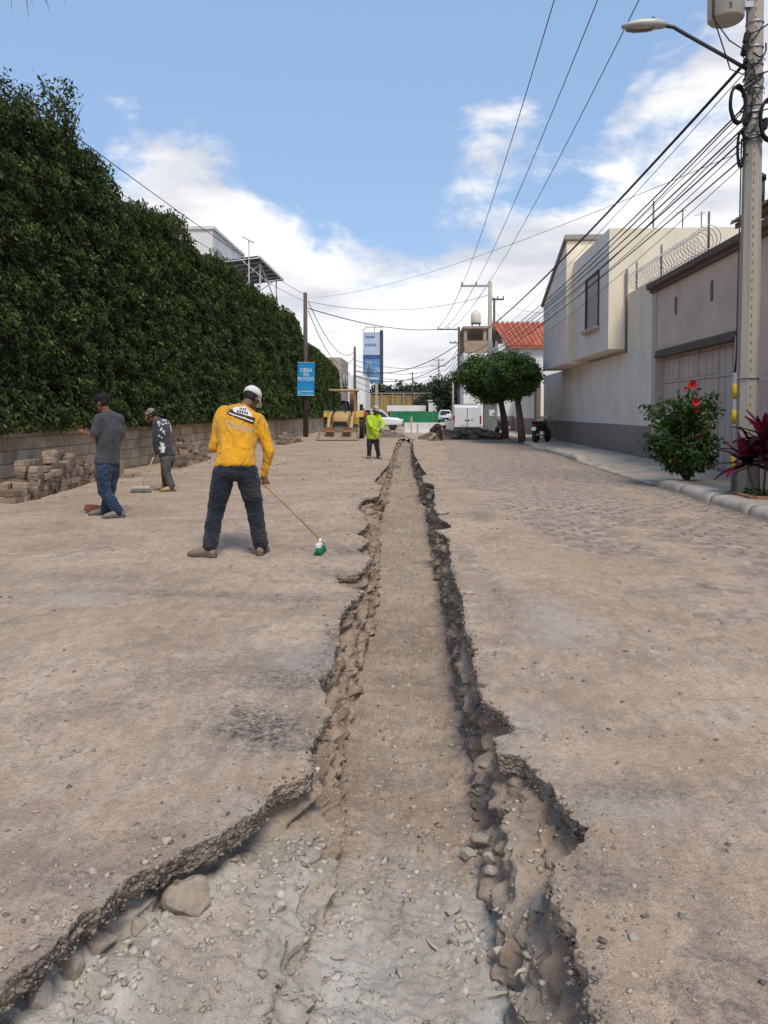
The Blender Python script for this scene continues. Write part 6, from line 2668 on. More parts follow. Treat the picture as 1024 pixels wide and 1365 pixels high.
# ---- motorcycles under the tree
def motorcycle(label, loc, rz):
    root = thing('motorcycle', label, 'motorcycle', loc, rz)
    wheel(root, (0, 0, .31), .31, .12)
    wheel(root, (0, 1.3, .31), .31, .1)
    mb = MB()
    ring_loft(mb, [rr_ring(.16, .62, .86, -.25, .05), rr_ring(.26, .6, .88, .0, .08), rr_ring(.3, .5, .86, .4, .1), rr_ring(.34, .48, 1.0, .75, .12), rr_ring(.2, .6, .98, 1.05, .08)])
    mb.build('body', mk('moto_black', (0.015, 0.015, 0.017), .3, .2, 5, 0, spec=.5), root)
    mb = MB()
    ring_loft(mb, [rr_ring(.2, .86, .95, -.3, .04), rr_ring(.28, .85, .95, .1, .04), rr_ring(.26, .84, .92, .55, .04)])
    mb.build('seat', M_BLACKP, root)
    mb = MB()
    mb.tube([(-.38, .9, 1.12), (-.2, 1.0, 1.1), (0, 1.05, 1.02), (.2, 1.0, 1.1), (.38, .9, 1.12)], .016, 6)
    mb.build('handlebar', M_BLACKP, root)
    for sx in (-1, 1):
        mb = MB()
        mb.tube([(sx * .26, .98, 1.1), (sx * .34, .95, 1.32)], .008, 5)
        mb.ell((sx * .36, .94, 1.36), (.07, .02, .05))
        mb.build('mirror', M_RIM, root)
        mb = MB()
        mb.tube([(sx * .08, 1.3, .31), (sx * .08, 1.02, 1.0)], .022, 6)
        mb.build('fork', M_RIM, root)
    mb = MB()
    mb.box((.05, -.36, .62), (.2, .012, .16), (R(-15), 0, 0))
    mb.build('number_plate', M_PLATE, root)
    mb = MB()
    mb.box((0, -.32, .78), (.14, .06, .07), None, 0, .015)
    mb.build('tail_light', M_TAIL, root)
    mb = MB()
    mb.tube([(.14, -.2, .36), (.14, .4, .32), (.1, .8, .4)], [.045, .04, .025], 8)
    mb.build('exhaust', M_RIM, root)
    mb = MB()
    mb.tube([(-.1, .35, .3), (-.28, .3, .01)], .012, 5)
    mb.build('kickstand', M_BLACKP, root)
    mb = MB()
    mb.ell((0, 1.16, 1.02), (.1, .08, .11))
    mb.build('headlight', M_LAMPG, root)


motorcycle('black motorcycle parked beside the ficus trunk facing away', (5.12, 34.4, .14), R(-32))
motorcycle('black motorcycle half hidden behind the ficus trunk', (4.75, 43.2, .02), R(15))

# ---- spoil heap across the road at the trench end
def heap(name, label, c, rx, ry, h, seed, mat):
    n = 40
    xs = np.linspace(-1, 1, n)
    X, Y = np.meshgrid(xs, xs)
    q = np.clip(1 - X ** 2 - Y ** 2, 0, 1)
    z = h * q ** .8 * (1 + .5 * fbm2(X * 2 + seed, Y * 2, 3, 401)) + .05 * fbm2(X * 9, Y * 9 + seed, 3, 405) * (q > 0) - .03
    v = np.stack([X * rx, Y * ry, z], -1).reshape(-1, 3)
    i = np.arange(n - 1)[:, None] * n + np.arange(n - 1)[None, :]
    f = np.stack([i, i + 1, i + n + 1, i + n], -1).reshape(-1, 4)
    o = link(name, np_mesh(name, v, f, (mat,), True), None, c)
    return tag(o, label, 'soil heap')


M_SPOIL = mk('spoil_soil', (0.15, 0.11, 0.082), .96, .4, 4, .8, 25, .02, dirt=(0.27, 0.215, 0.165), dirt_amt=.6)
heap('soil_heap', 'dark heap of dug earth beside the crouching worker', (1.3, 42.8, 0), 1.6, 1.1, .48, 1, M_SPOIL)
heap('soil_heap', 'long low heap of rubble in front of the white van', (3.2, 43.2, 0), 1.9, 1.0, .42, 2, mk('spoil_mix', (0.25, 0.20, 0.16), .96, .4, 3, .8, 25, .02, dirt=(0.13, 0.10, 0.08), dirt_amt=.7))
heap('soil_heap', 'low earth spill left of the far trench end', (-1.9, 46.5, 0), 1.1, 1.6, .32, 3, M_SPOIL)
r_ = random.Random(91)
for k in range(46):
    x = r_.uniform(.9, 4.6)
    y = r_.uniform(41.6, 43.6)
    z = .42 * max(0, 1 - ((x - 2.7) / 2.3) ** 2) * max(0, 1 - ((y - 43) / 1.1) ** 2) + .02
    o = link('rubble_block', stack_var[r_.randrange(12)], None, (x, y, z), (r_.uniform(-.5, .5), r_.uniform(-.5, .5), r_.uniform(0, 3)))
    o.scale = (1.3, 1.3, 1.4)
    tag(o, 'paving stone tipped on the rubble heap before the van', 'paver', 'pavers on the rubble heap')
for (px, py, h_, lb) in ((548, 587, 1.25, 'pale wooden stake at the far trench end'), (556, 588, .9, 'shorter pale stake next to the wooden one')):
    c = gp(px, py)
    st = MB()
    st.bar((0, 0, -.1), (.03, 0, h_), .09)
    o = st.build('stake', mk('stake_wood', (0.52, 0.46, 0.38), .9, .2, 4))
    o.location = c
    tag(o, lb, 'stake')
bd_ = thing('plaster_board', 'grey board standing against the rubble left of the van', 'board', (1.75, 45.5, 0))
mb = MB()
mb.box((0, 0, .5), (.52, .06, 1.0), (R(-8), 0, 0))
mb.build('board', mk('board_grey', (0.40, 0.39, 0.37), .9, .1, 2), bd_)
bar_ = thing('white_barrier', 'low white barrier across the road behind the stakes', 'barrier', (-.2, 56, 0))
mb = MB()
mb.prism([(-.28, 0), (.28, 0), (.16, .28), (.09, .72), (-.09, .72), (-.16, .28)], 3.2, 'X', -.9)
mb.build('barrier', mk('barrier_white', (0.60, 0.60, 0.585), .85, .15, 2, .2), bar_)

# ---- end of the street
hoard = thing('green_hoarding', 'green site hoarding of upright sheets at the end of the street', 'fence', (-4.2, 112, 0))
M_GRN = mk('hoarding_green', (0.02, 0.19, 0.075), .7, .2, .7, .1)
for k in range(10):
    mb = MB()
    mb.box((.6 + 1.22 * k, .04 * (k % 2), .72), (1.2, .05, 1.55 + .1 * (k % 3)))
    mb.build('panel', M_GRN, hoard)
for k in range(6):
    mb = MB()
    mb.bar((2.44 * k, .12, 0), (2.44 * k, .12, 1.7), .1)
    mb.build('post', MATS['pipe_dark'], hoard)
can = thing('white_canopy', 'long white flat canopy above the green hoarding', 'canopy', (-5.2, 132, 0))
mb = MB()
mb.box((2.9, 2, 2.1), (6.6, 4, 1.0))
mb.build('roof', M_WHITEW, can)
mb = MB()
mb.box((2.9, 2.2, .8), (6.2, 3, 1.6))
mb.build('shop_front', mk('shop_dark', (0.03, 0.05, 0.05), .6, .3, 1, 0), can)
for k in range(4):
    mb = MB()
    mb.bar((.2 + 1.9 * k, .2, 0), (.2 + 1.9 * k, .2, 1.6), .14)
    mb.build('post', M_STEEL, can)
b3 = thing('low_building', 'low tan building with a white end behind the far pickup', 'building', (2.6, 138, 0))
mb = MB()
mb.box((3.2, 3, 1.7), (5.6, 6, 3.4))
mb.build('wall', mk('tan_wall', (0.34, 0.26, 0.20), .9, .15, 1), b3)
mb = MB()
mb.box((-.3, 3, 1.6), (1.5, 6, 3.2))
mb.build('end_wall', M_WHITEW, b3)
mb = MB()
mb.box((2.4, 3, 3.5), (7.3, 6.4, .2))
mb.build('roof', M_STEEL, b3)
em = thing('ochre_embankment', 'long ochre retaining wall with a rail across the far end', 'wall', (-12, 225, 0))
M_OCH = mk('ochre_wall', (0.30, 0.20, 0.075), .95, .45, .25, .4, 1.2, .2, dirt=(0.12, 0.11, 0.05), dirt_amt=.8, streak=True)
mb = MB()
mb.box((6, 2, 3.2), (70, 4, 6.4))
mb.build('wall', M_OCH, em)
mb = MB()
mb.box((6, -.1, 6.9), (70, .25, .35))
mb.build('rail', mk('rail_grey', (0.25, 0.22, 0.19), .8), em)
for k in range(22):
    mb = MB()
    mb.bar((-28 + 3.2 * k, -.2, 0), (-28 + 3.2 * k, -.2, 7.0), .3)
    mb.build('pier', mk('pier_tan', (0.36, 0.29, 0.2), .9), em)
M_FARL = leaf_mat('far_leaf', (0.022, 0.036, 0.018), (0.06, 0.085, 0.036), .15, .6, .2)
r_ = random.Random(17)
lab = ['dark round tree', 'dark broad tree', 'grey-green loose tree', 'dark pointed tree']
for k, (px, y, top, rw) in enumerate(((500, 232, 513, 4), (512, 236, 516, 4), (522, 240, 518, 3.5), (535, 240, 515, 4), (546, 238, 519, 4.5), (557, 236, 512, 4.5), (568, 236, 516, 4), (580, 232, 511, 5), (592, 228, 509, 5.5), (606, 222, 511, 5), (622, 222, 508, 6), (486, 236, 518, 5), (470, 240, 516, 6))):
    t = at(px, top, y)
    leaf_tree('far_tree', lab[k % 4] + ' on the skyline above ' + ['the ochre wall', 'the white canopy', 'the green hoarding', 'the street end', 'the far pickup', 'the billboard foot', 'the rail', 'the low tan building', 'the thin concrete post', 'the far dark pole', 'the clipped trees', 'the white far building', 'the slim dark pole'][k],
              (t.x, y, 0), t.z, (t.x, y, t.z * .62), (rw, rw, t.z * .40), 1500, (.75, .45), M_FARL, 200 + k, .25, 5, hollow=.3, group='far trees on the skyline')
leaf_tree('far_bush', 'dark green bush at the right end of the ochre wall', (2.6, 150, 0), 5, (2.6, 150, 2.6), (3.2, 2.5, 2.6), 2600, (.5, .3), M_FARL, 231, .15, 5, cat='bush')
leaf_tree('far_bush', 'dark leafy tree mass behind the far dark pole', (5.0, 128, 0), 8, (5.0, 128, 4.6), (3.0, 3, 3.4), 3200, (.5, .3), M_FARL, 232, .2, 6, cat='tree')

# left far buildings
fb = thing('tan_building', 'narrow tan wall at the far end of the hedge', 'building', (-8.0, 78, 0))
mb = MB()
mb.box((-1.6, 4, 3.5), (3.2, 8, 7.0))
mb.build('wall', mk('tan_far', (0.42, 0.35, 0.29), .9, .12, .7, .1, dirt=(.3, .25, .2), dirt_amt=.4, streak=True), fb)
for k in range(2):
    mb = MB()
    mb.box((.02, 2.5 + 3 * k, 4.6), (.08, 1.4, 1.6))
    w_ = mb.build('window', M_GLASS, fb)
fb = thing('white_far_building', 'tall plain white building beyond the backhoe', 'building', (-10.4, 112, 0))
mb = MB()
mb.box((1.1, 5, 3.4), (2.8, 10, 6.8))
mb.build('wall', M_WHITEW, fb)
mb = MB()
mb.box((-3.5, 5, 3.8), (5.8, 10, 7.6))
mb.build('rear_wing', M_WHITEW, fb)
for k in range(3):
    mb = MB()
    mb.box((.3 + .8 * k, -.03, 2.0), (.5, .08, 1.2))
    mb.build('window', M_GLASS, fb)
gb = thing('glass_building', 'green-glass upper storey showing over the end of the hedge', 'building', (-8.9, 56, 0))
mb = MB()
mb.box((-2.0, 6, 3.3), (3.6, 14, 6.6))
mb.build('wall', mk('dark_frame_wall', (0.11, 0.10, 0.09), .8), gb)
for k in range(7):
    mb = MB()
    mb.box((-.19, .4 + 1.9 * k, 6.0), (.06, 1.5, 1.7))
    mb.build('pane', mk('green_glass', (0.12, 0.20, 0.19), .12, .3, 1, 0, spec=.6), gb)
mb = MB()
mb.box((-2.0, 6, 6.95), (3.9, 14.4, .2))
mb.build('roof', MATS['dark_frame_wall'], gb)

# ------------------------------------------------------------------ people
def evaluated(me, voxel, smooth=6, dec=None):
    o = bpy.data.objects.new('tmp_remesh', me)
    COL.objects.link(o)
    m = o.modifiers.new('r', 'REMESH')
    m.mode = 'VOXEL'
    m.voxel_size = voxel
    m.use_smooth_shade = True
    if smooth:
        s = o.modifiers.new('s', 'SMOOTH')
        s.factor = .5
        s.iterations = smooth
    if dec:
        d = o.modifiers.new('d', 'DECIMATE')
        d.ratio = dec
    dg = bpy.context.evaluated_depsgraph_get()
    out = bpy.data.meshes.new_from_object(o.evaluated_get(dg))
    bpy.data.objects.remove(o)
    return out


def blob(mb, voxel, mat, smooth=6, dec=None, folds=0.0, fscale=(9, 9, 9), seed=0, off=None):
    me = mb.mesh('tmp', mat)
    me = evaluated(me, voxel, smooth, dec)
    n = len(me.vertices)
    co = np.empty(n * 3, np.float32)
    me.vertices.foreach_get('co', co)
    co = co.reshape(-1, 3)
    if folds:
        no = np.empty(n * 3, np.float32)
        me.vertices.foreach_get('normal', no)
        no = no.reshape(-1, 3)
        k = fbm3(co[:, 0] * fscale[0] + seed, co[:, 1] * fscale[1], co[:, 2] * fscale[2], 3, 501, .55)
        k = k - .6 * np.abs(fbm3(co[:, 0] * fscale[0] * 1.7, co[:, 1] * fscale[1] * 1.7 + seed, co[:, 2] * fscale[2] * 1.7, 2, 521))
        co = co + no * (k * folds)[:, None]
    if off is not None:
        co = co - np.array(off[:], np.float32)
    me.vertices.foreach_set('co', co.astype(np.float32).ravel())
    me.materials.clear()
    for m in (mat if isinstance(mat, (list, tuple)) else [mat]):
        me.materials.append(m)
    me.polygons.foreach_set('use_smooth', np.ones(len(me.polygons), dtype=bool))
    me.update()
    return me


def limb(mb, pts, rad, n=12):
    mb.tube(pts, rad, n)
    for p, r in zip(pts, rad):
        mb.ell(p, (r, r, r), None, 10, 6)


def hand(mb, wr, tip, grip, thumb_side, s=1.0, curl=1.15):
    """palm, four unequal bent fingers wrapping the grip axis, thumb from the side of the palm"""
    d = (tip - wr).normalized()
    g = (grip - d * grip.dot(d))
    g = g.normalized() if g.length > 1e-4 else d.orthogonal().normalized()
    n = d.cross(g).normalized() * thumb_side
    mb.loft([(wr - d * .01, g, n, .026 * s, .02 * s), (wr + d * .03 * s, g, n, .036 * s, .017 * s), (wr + d * .085 * s, g, n, .040 * s, .014 * s)], 12)
    for k, L in enumerate((.070, .080, .074, .058)):
        b = wr + d * (.080 * s) + g * ((.030 - .020 * k) * s)
        p = [b]
        a = .25
        for seg in (.45, .32, .23):
            a += curl * (.8 if seg == .45 else 1)
            p.append(p[-1] + (d * math.cos(a) + n * math.sin(a)) * (L * seg * s))
        mb.tube(p, [.0095 * s, .009 * s, .0085 * s, .007 * s], 7)
        for q in p:
            mb.ell(q, (.0088 * s,) * 3, None, 6, 4)
    b = wr + d * (.022 * s) + g * (.034 * s)
    p = [b, b + (g * .75 + d * .6 + n * .3).normalized() * (.035 * s), b + (g * .75 + d * .6 + n * .3).normalized() * (.035 * s) + (d * .7 + n * .7).normalized() * (.03 * s)]
    mb.tube(p, [.013 * s, .011 * s, .008 * s], 7)
    mb.ell(p[-1], (.008 * s,) * 3, None, 6, 4)


def head_frame(f, up=Vector((0, 0, 1))):
    f = Vector(f).normalized()
    r = f.cross(up).normalized()
    u = r.cross(f)
    return Matrix((r, f, u)).transposed(), r, f, u


def person(label, J, skin, shirt, pants, shoe, cap=None, sleeve='long', brim=True, hood=None, s=1.0, vox=.012, hem=None, grips=None, hair=(0.012, 0.010, 0.009), shirt_r=1.0, pants_r=1.0, cap_back=False, eyes=True, curl=1.15):
    base = Vector(((J['anL'].x + J['anR'].x) / 2, (J['anL'].y + J['anR'].y) / 2, 0))
    base.z = surf_z(base.x, base.y)
    V = lambda k: J[k]
    hv = (V('hipR') - V('hipL')).normalized()
    sv = (V('shR') - V('shL')).normalized()
    spine = (V('neck') - V('hip'))
    waist = V('hip').lerp(V('chest'), .45) if 'waist' not in J else V('waist')

    def torso(mb, k, lo=-.10, hip_k=1.0):
        def axes(t):
            a = hv.lerp(sv, t).normalized()
            d = ((V('chest') - V('hip')) if t < .6 else (V('neck') - V('chest'))).normalized()
            b = a.cross(d).normalized()
            return a, b
        rings = []
        up0 = (waist - V('hip')).normalized()
        for (c, t, ra, rb) in ((V('hip') + up0 * lo, 0, .150, .105), (V('hip'), 0, .168, .122), (waist, .4, .150, .112), (V('chest'), .8, .172, .122), (V('chest').lerp(V('neck'), .55), 1, .160, .100), (V('neck') - (V('neck') - V('chest')).normalized() * .02, 1, .085, .07)):
            a, b = axes(t)
            rings.append((c, a, b, ra * s * k, rb * s * k))
        mb.loft(rings, 20)
        for q in ('shL', 'shR'):
            mb.ell(V(q).lerp(V('neck'), .12), (.070 * s * k,) * 3, None, 10, 7)
            mb.tube([V('neck') - (V('neck') - V('chest')).normalized() * .015, V(q)], [.052 * s * k, .058 * s * k], 10)
    M_SK = mk('skin_%02d' % int(skin[0] * 100), skin, .55, .12, 12, .1, 200, .002)
    # continuous body
    mb = MB()
    torso(mb, .93)
    for q in 'LR':
        limb(mb, [V('sh' + q), V('el' + q), V('wr' + q)], [.052 * s, .040 * s, .027 * s])
        mid = V('el' + q).lerp(V('wr' + q), .3)
        mb.ell(mid, (.040 * s,) * 3, None, 10, 6)
        limb(mb, [V('hip' + q), V('kn' + q), V('an' + q)], [.088 * s, .056 * s, .036 * s])
        calf = V('kn' + q).lerp(V('an' + q), .3)
        mb.ell(calf, (.055 * s,) * 3, None, 10, 6)
        mb.tube([V('an' + q), V('an' + q).lerp(V('toe' + q), .8) + Vector((0, 0, .0))], [.036 * s, .03 * s], 10)
    HM, hr, hf, hu = head_frame(J['face'], J.get('headup', Vector((0, 0, 1))))
    H = V('head')
    mb.tube([V('neck') - (V('neck') - V('chest')).normalized() * .05, H - hu * .04 - hf * .02], [.058 * s, .052 * s], 12)
    mb.ell(H + hu * .02 - hf * .01, (.076 * s, .095 * s, .10 * s), HM, 16, 10)
    mb.ell(H - hu * .045 + hf * .03, (.055 * s, .062 * s, .068 * s), HM, 14, 9)
    mb.ell(H - hu * .012 + hf * .092, (.016 * s, .022 * s, .026 * s), HM, 8, 6)
    mb.ell(H - hu * .085 + hf * .07, (.028 * s, .022 * s, .018 * s), HM, 8, 6)
    mb.ell(H + hu * .025 + hf * .074, (.055 * s, .018 * s, .012 * s), HM, 8, 6)
    for e in (-1, 1):
        mb.ell(H + hr * (e * .077 * s) - hu * .005 - hf * .012, (.012 * s, .022 * s, .032 * s), HM, 8, 6)
    me = blob(mb, vox, M_SK, 3, .55, off=base)
    # hands keep a finer surface and are merged into the same mesh
    hb = MB()
    for q in 'LR':
        gr = (grips or {}).get(q, Vector((0, 0, 1)))
        hand(hb, V('wr' + q), V('ha' + q), gr, 1 if q == 'R' else -1, s, curl)
    hme = blob(hb, .0045, M_SK, 1, .5, off=base)
    bm = bmesh.new()
    bm.from_mesh(me)
    bm.from_mesh(hme)
    bm.to_mesh(me)
    bm.free()
    body = link('person', me, None, base)
    tag(body, label, 'person')
    # shirt
    sb = MB()
    torso(sb, 1.10 * shirt_r, -.02 if hem is None else hem)
    for q in 'LR':
        e, w = V('el' + q), V('wr' + q)
        if sleeve == 'long':
            limb(sb, [V('sh' + q), V('sh' + q).lerp(e, .5), e, e.lerp(w, .6), w.lerp(e, .05)], [.072 * s, .066 * s, .058 * s, .05 * s, .043 * s])
        else:
            limb(sb, [V('sh' + q), V('sh' + q).lerp(e, .78)], [.074 * s, .074 * s])
    sme = blob(sb, vox * .9, shirt, 4, .6, .011 * s, (9, 9, 4), 3, base)
    so = link('shirt', sme, body)
    # trousers
    pb = MB()
    up0 = (waist - V('hip')).normalized()
    b_ = hv.cross(up0).normalized()
    pb.loft([(V('hip') - up0 * .135, hv, b_, .15 * s, .115 * s), (V('hip') - up0 * .08, hv, b_, .172 * s * pants_r, .13 * s), (V('hip'), hv, b_, .178 * s * pants_r, .132 * s), (V('hip') + up0 * .09, hv, b_, .162 * s, .12 * s)], 18)
    for q in 'LR':
        k, a = V('kn' + q), V('an' + q)
        limb(pb, [V('hip' + q), V('hip' + q).lerp(k, .5), k, k.lerp(a, .5), a - (a - k).normalized() * .035], [.103 * s * pants_r, .092 * s * pants_r, .076 * s * pants_r, .070 * s * pants_r, .068 * s * pants_r])
    pme = blob(pb, vox * .9, pants, 4, .6, .009 * s, (6, 6, 10), 9, base)
    link('trousers', pme, body)
    # shoes
    for q in 'LR':
        a, t = V('an' + q), V('toe' + q)
        d = t - a
        d.z = 0
        d.normalize()
        side = d.cross(Vector((0, 0, 1)))
        heel = Vector((a.x, a.y, base.z)) - d * .06 * s
        fb_ = MB()
        zz = surf_z(a.x, a.y)
        lift = max(0.0, min(.1, (a.z - .085 * s) - zz)) if False else 0.0
        h0 = Vector((heel.x, heel.y, zz + lift))
        for (u, w, hgt) in ((.0, .032, .075), (.05, .042, .11), (.11, .042, .115), (.17, .046, .085), (.23, .048, .065), (.275, .036, .048), (.295, .015, .03)):
            pass
        rings = []
        for (u, w, hgt) in ((-.005, .026, .07), (.03, .038, .115), (.09, .040, .12), (.15, .044, .09), (.21, .046, .068), (.26, .036, .052), (.285, .016, .036)):
            rings.append((h0 + d * (u * s) + Vector((0, 0, hgt * .5 * s + .008)), side, Vector((0, 0, 1)), w * s, hgt * .5 * s))
        fb_.loft(rings, 14)
        kn = V('kn' + q)
        fb_.tube([Vector((a.x, a.y, zz + .05)), a + (kn - a).normalized() * .06], [.044 * s, .046 * s], 12)
        sh = fb_.build('shoe', shoe, body, world=True)
        sl = MB()
        rings = []
        for (u, w) in ((-.012, .028), (.03, .042), (.12, .042), (.21, .049), (.265, .038), (.292, .015)):
            rings.append((h0 + d * (u * s) + Vector((0, 0, .013)), side, Vector((0, 0, 1)), w * s, .013))
        sl.loft(rings, 14)
        sl.build('sole', mk('sole_dark', (0.10, 0.085, 0.07), .9, .2, 8), sh, world=False) if False else sl.build('sole', mk('sole_dark', (0.10, 0.085, 0.07), .9, .2, 8), body, world=True)
    # hair
    hb = MB()
    hb.ell(H + hu * .022 - hf * .022, (.083 * s, .094 * s, .098 * s), HM, 14, 9)
    hme = hb.build('hair', mk('hair_%d' % int(hair[0] * 1000), hair, .7, .3, 40, .3, 150, .004), body, world=True)
    if eyes:
        for e in (-1, 1):
            eb = MB()
            eb.ell(H + hu * .012 + hf * .084 + hr * (e * .030), (.011 * s, .006 * s, .006 * s), HM, 8, 6)
            eb.build('eye', mk('eye_dark', (0.03, 0.02, 0.015), .3, .1, 9, 0), body, world=True)
        eb = MB()
        eb.ell(H - hu * .055 + hf * .092, (.022 * s, .006 * s, .006 * s), HM, 8, 6)
        eb.build('mouth', mk('lip', (0.22, 0.08, 0.06), .5, .1, 9, 0), body, world=True)
    if cap is not None:
        cf = hf if not cap_back else -hf
        cb = MB()
        HMc, cr, cff, cu = head_frame(cf, hu)
        rings = []
        c0 = H + hu * .042 - hf * .008
        for (z, k) in ((-.012, 1.0), (.02, 1.0), (.05, .93), (.075, .76), (.09, .5), (.097, .12)):
            rings.append((c0 + cu * (z * s), cr, cff, .092 * s * k, .108 * s * k))
        cb.loft(rings, 18)
        cp_ = cb.build('cap', cap, body, world=True)
        if brim:
            bb_ = MB()
            vs, fs = [], []
            N = 9
            for lay in (0, -.006):
                for i in range(N):
                    a = math.pi * (i / (N - 1))
                    x = math.cos(a) * .088 * s
                    y0 = math.sin(a) * .095 * s
                    droop = -.018 * abs(math.cos(a)) ** 2
                    vs.append(c0 + cr * x + cff * y0 + cu * (-.01 + lay))
                    vs.append(c0 + cr * (x * .95) + cff * (y0 + (.085 * s) * math.sin(a) ** .6) + cu * (-.02 + droop + lay))
            for i in range(N - 1):
                a = i * 2
                fs.append((a, a + 2, a + 3, a + 1))
                a += N * 2
                fs.append((a + 1, a + 3, a + 2, a))
                fs.append((i * 2 + 1, i * 2 + 3, N * 2 + i * 2 + 3, N * 2 + i * 2 + 1))
            bb_.add(vs, fs, 0, True)
            bb_.build('brim', cap, cp_, world=False) if False else bb_.build('cap_brim', cap, body, world=True)
    if hood is not None:
        hb = MB()
        hb.ell(V('neck') - hf * .05 + hu * .02, (.11 * s, .08 * s, .08 * s), HM, 12, 8)
        hb.build('hood', hood, body, world=True)
    return body, so, base


def decal(shirt_o, base, polys, mat, name, body, y0, off=.004):
    """print on a shirt back: small faces laid on the cloth surface"""
    me = shirt_o.data
    bv = BVHTree.FromPolygons([v.co + base for v in me.vertices], [tuple(p.vertices) for p in me.polygons])
    mb = MB()
    for poly, nu, nv in polys:
        # quad poly (tl, tr, br, bl) subdivided
        tl, tr, br, bl = [at(px, py, y0) for px, py in poly]
        vs, fs = [], []
        ok = True
        for j in range(nv + 1):
            for i in range(nu + 1):
                p = tl.lerp(tr, i / nu).lerp(bl.lerp(br, i / nu), j / nv)
                d = (p - CO).normalized()
                h = bv.ray_cast(p - d * 1.5, d)
                q = (h[0] - d * off) if h[0] is not None else p
                if h[0] is None:
                    nr = bv.find_nearest(p)
                    q = nr[0] + nr[1] * off
                vs.append(q)
        for j in range(nv):
            for i in range(nu):
                a = j * (nu + 1) + i
                fs.append((a, a + 1, a + nu + 2, a + nu + 1))
        if ok:
            mb.add(vs, fs)
    if mb.v:
        return mb.build(name, mat, shirt_o, world=False) if False else mb.build(name, mat, body, world=True)


def rot_quads(x0, y0, x1, y1, ang, cx, cy):
    c, s_ = math.cos(ang), math.sin(ang)
    f = lambda x, y: (cx + (x - cx) * c - (y - cy) * s_, cy + (x - cx) * s_ + (y - cy) * c)
    return [f(x0, y0), f(x1, y0), f(x1, y1), f(x0, y1)]


def broom(label, a, b, head_at, head_dir, head_mat, block_mat, stick_mat, hw=.32):
    root = thing('broom', label, 'broom', head_at)
    mb = MB()
    mb.tube([a, (a + b) / 2 + Vector((0, 0, .006)), b], .013, 8)
    mb.build('handle', stick_mat, root, world=True)
    d = Vector(head_dir).normalized()
    ang = math.atan2(d.y, d.x)
    mb = MB()
    mb.box((0, 0, .098), (hw, .06, .05), (0, 0, ang), 0, .01)
    mb.lathe((0, 0, .118), [(.022, 0), (.02, .03), (.015, .045)], 10)
    mb.build('block', block_mat, root)
    r = random.Random(3)
    mb = MB()
    n = int(hw / .022)
    for i in range(n):
        for j in range(3):
            u = -hw / 2 + .012 + (hw - .024) * i / (n - 1)
            v = (-.018, 0, .018)[j]
            top = Vector((d.x * u - d.y * v, d.y * u + d.x * v, .076))
            bot = Vector((d.x * u * 1.12 - d.y * v * 1.8 + r.uniform(-.008, .008), d.y * u * 1.12 + d.x * v * 1.8, .002))
            mb.tube([top, bot], [.011, .014], 5)
    tag(mb.build('bristles', head_mat, root), None, None, None, 'stuff')


M_YSH = cloth('shirt_yellow', (0.66, 0.325, 0.02), .88, .08, dirt=(0.55, 0.30, 0.06), dirt_amt=.35)
M_NAVY = cloth('work_trousers', (0.017, 0.022, 0.034), .9, .25, dirt=(0.075, 0.065, 0.055), dirt_amt=.45, fold=(5, 5, 9))
M_BOOT = mk('dusty_boot', (0.23, 0.175, 0.125), .9, .25, 9, .2, 90, .003)
M_CAPW = mk('cap_white', (0.62, 0.60, 0.58), .85, .08, 9, .1, 200, .002)
M_STICK = mk('broom_stick', (0.40, 0.26, 0.13), .7, .25, 6, .1)
SKIN = (0.17, 0.085, 0.052)

# --- sweeper in yellow
Y0 = 7.95
g_l, g_r = gp(276, 741), gp(351, 737)


def joint(px, py, y):
    return at(px, py, y)


J = dict(hip=joint(313, 622, 7.98), chest=joint(317, 567, 8.12), neck=joint(322, 543, 8.26), head=joint(335, 532, 8.42),
         shL=joint(296, 553, 8.14), shR=joint(346, 562, 8.18), elL=joint(285, 596, 8.12), elR=joint(358, 601, 8.18),
         wrL=joint(309, 604, 8.34), wrR=joint(352, 634, 8.20), hipL=joint(299, 629, 7.96), hipR=joint(329, 629, 8.0),
         knL=joint(288, 681, 7.98), knR=joint(340, 681, 8.08), anL=joint(279, 731, 7.86), anR=joint(348, 730, 8.04),
         toeL=joint(255, 738, 7.90), toeR=joint(358, 732, 8.35), face=Vector((.30, .75, -.6)), headup=Vector((.22, .55, .8)))
bh = gp(427, 738) + Vector((0, 0, .0))
stick_b = bh + Vector((0, 0, .15))
J['haR'] = joint(350, 646, 8.20)
stick_dir = (joint(350, 643, 8.2) - stick_b).normalized()
stick_a = stick_b + stick_dir * 1.42
J['haL'] = stick_b + stick_dir * 1.22
J['wrL'] = J['haL'] - (J['haL'] - J['elL']).normalized() * .08
J['haR'] = J['wrR'] + (stick_b + stick_dir * ((J['wrR'] - stick_b).dot(stick_dir) - .08) - J['wrR']).normalized() * .09
pb_, psh, pbase = person('man in a yellow long-sleeved shirt and white cap bending over a push broom', J, SKIN, M_YSH, M_NAVY, M_BOOT, M_CAPW, 'long', True, grips={'L': stick_dir, 'R': stick_dir}, s=1.06, hem=-.03, shirt_r=1.14, pants_r=1.16, curl=1.3)
broom('push broom with green bristles and white block held by the man in yellow', stick_a, stick_b - stick_dir * .06, bh, (.04, 1, 0), mk('bristle_green', (0.01, 0.17, 0.085), .7, .3, 20, 0), mk('block_white', (0.62, 0.63, 0.62), .6, .1, 9, 0), M_STICK, .26)
M_PRD = mk('print_dark', (0.045, 0.022, 0.016), .8, .2, 20, 0)
M_PRW = mk('print_white', (0.62, 0.60, 0.60), .8, .1, 20, 0)
M_PRG = mk('print_grey', (0.46, 0.38, 0.30), .8, .1, 20, 0)
A = R(19)
decal(psh, pbase, [([(304, 544), (341, 557.5), (338, 566), (302.5, 552)], 12, 3)], M_PRD, 'print_band', pb_, 8.1, .004)
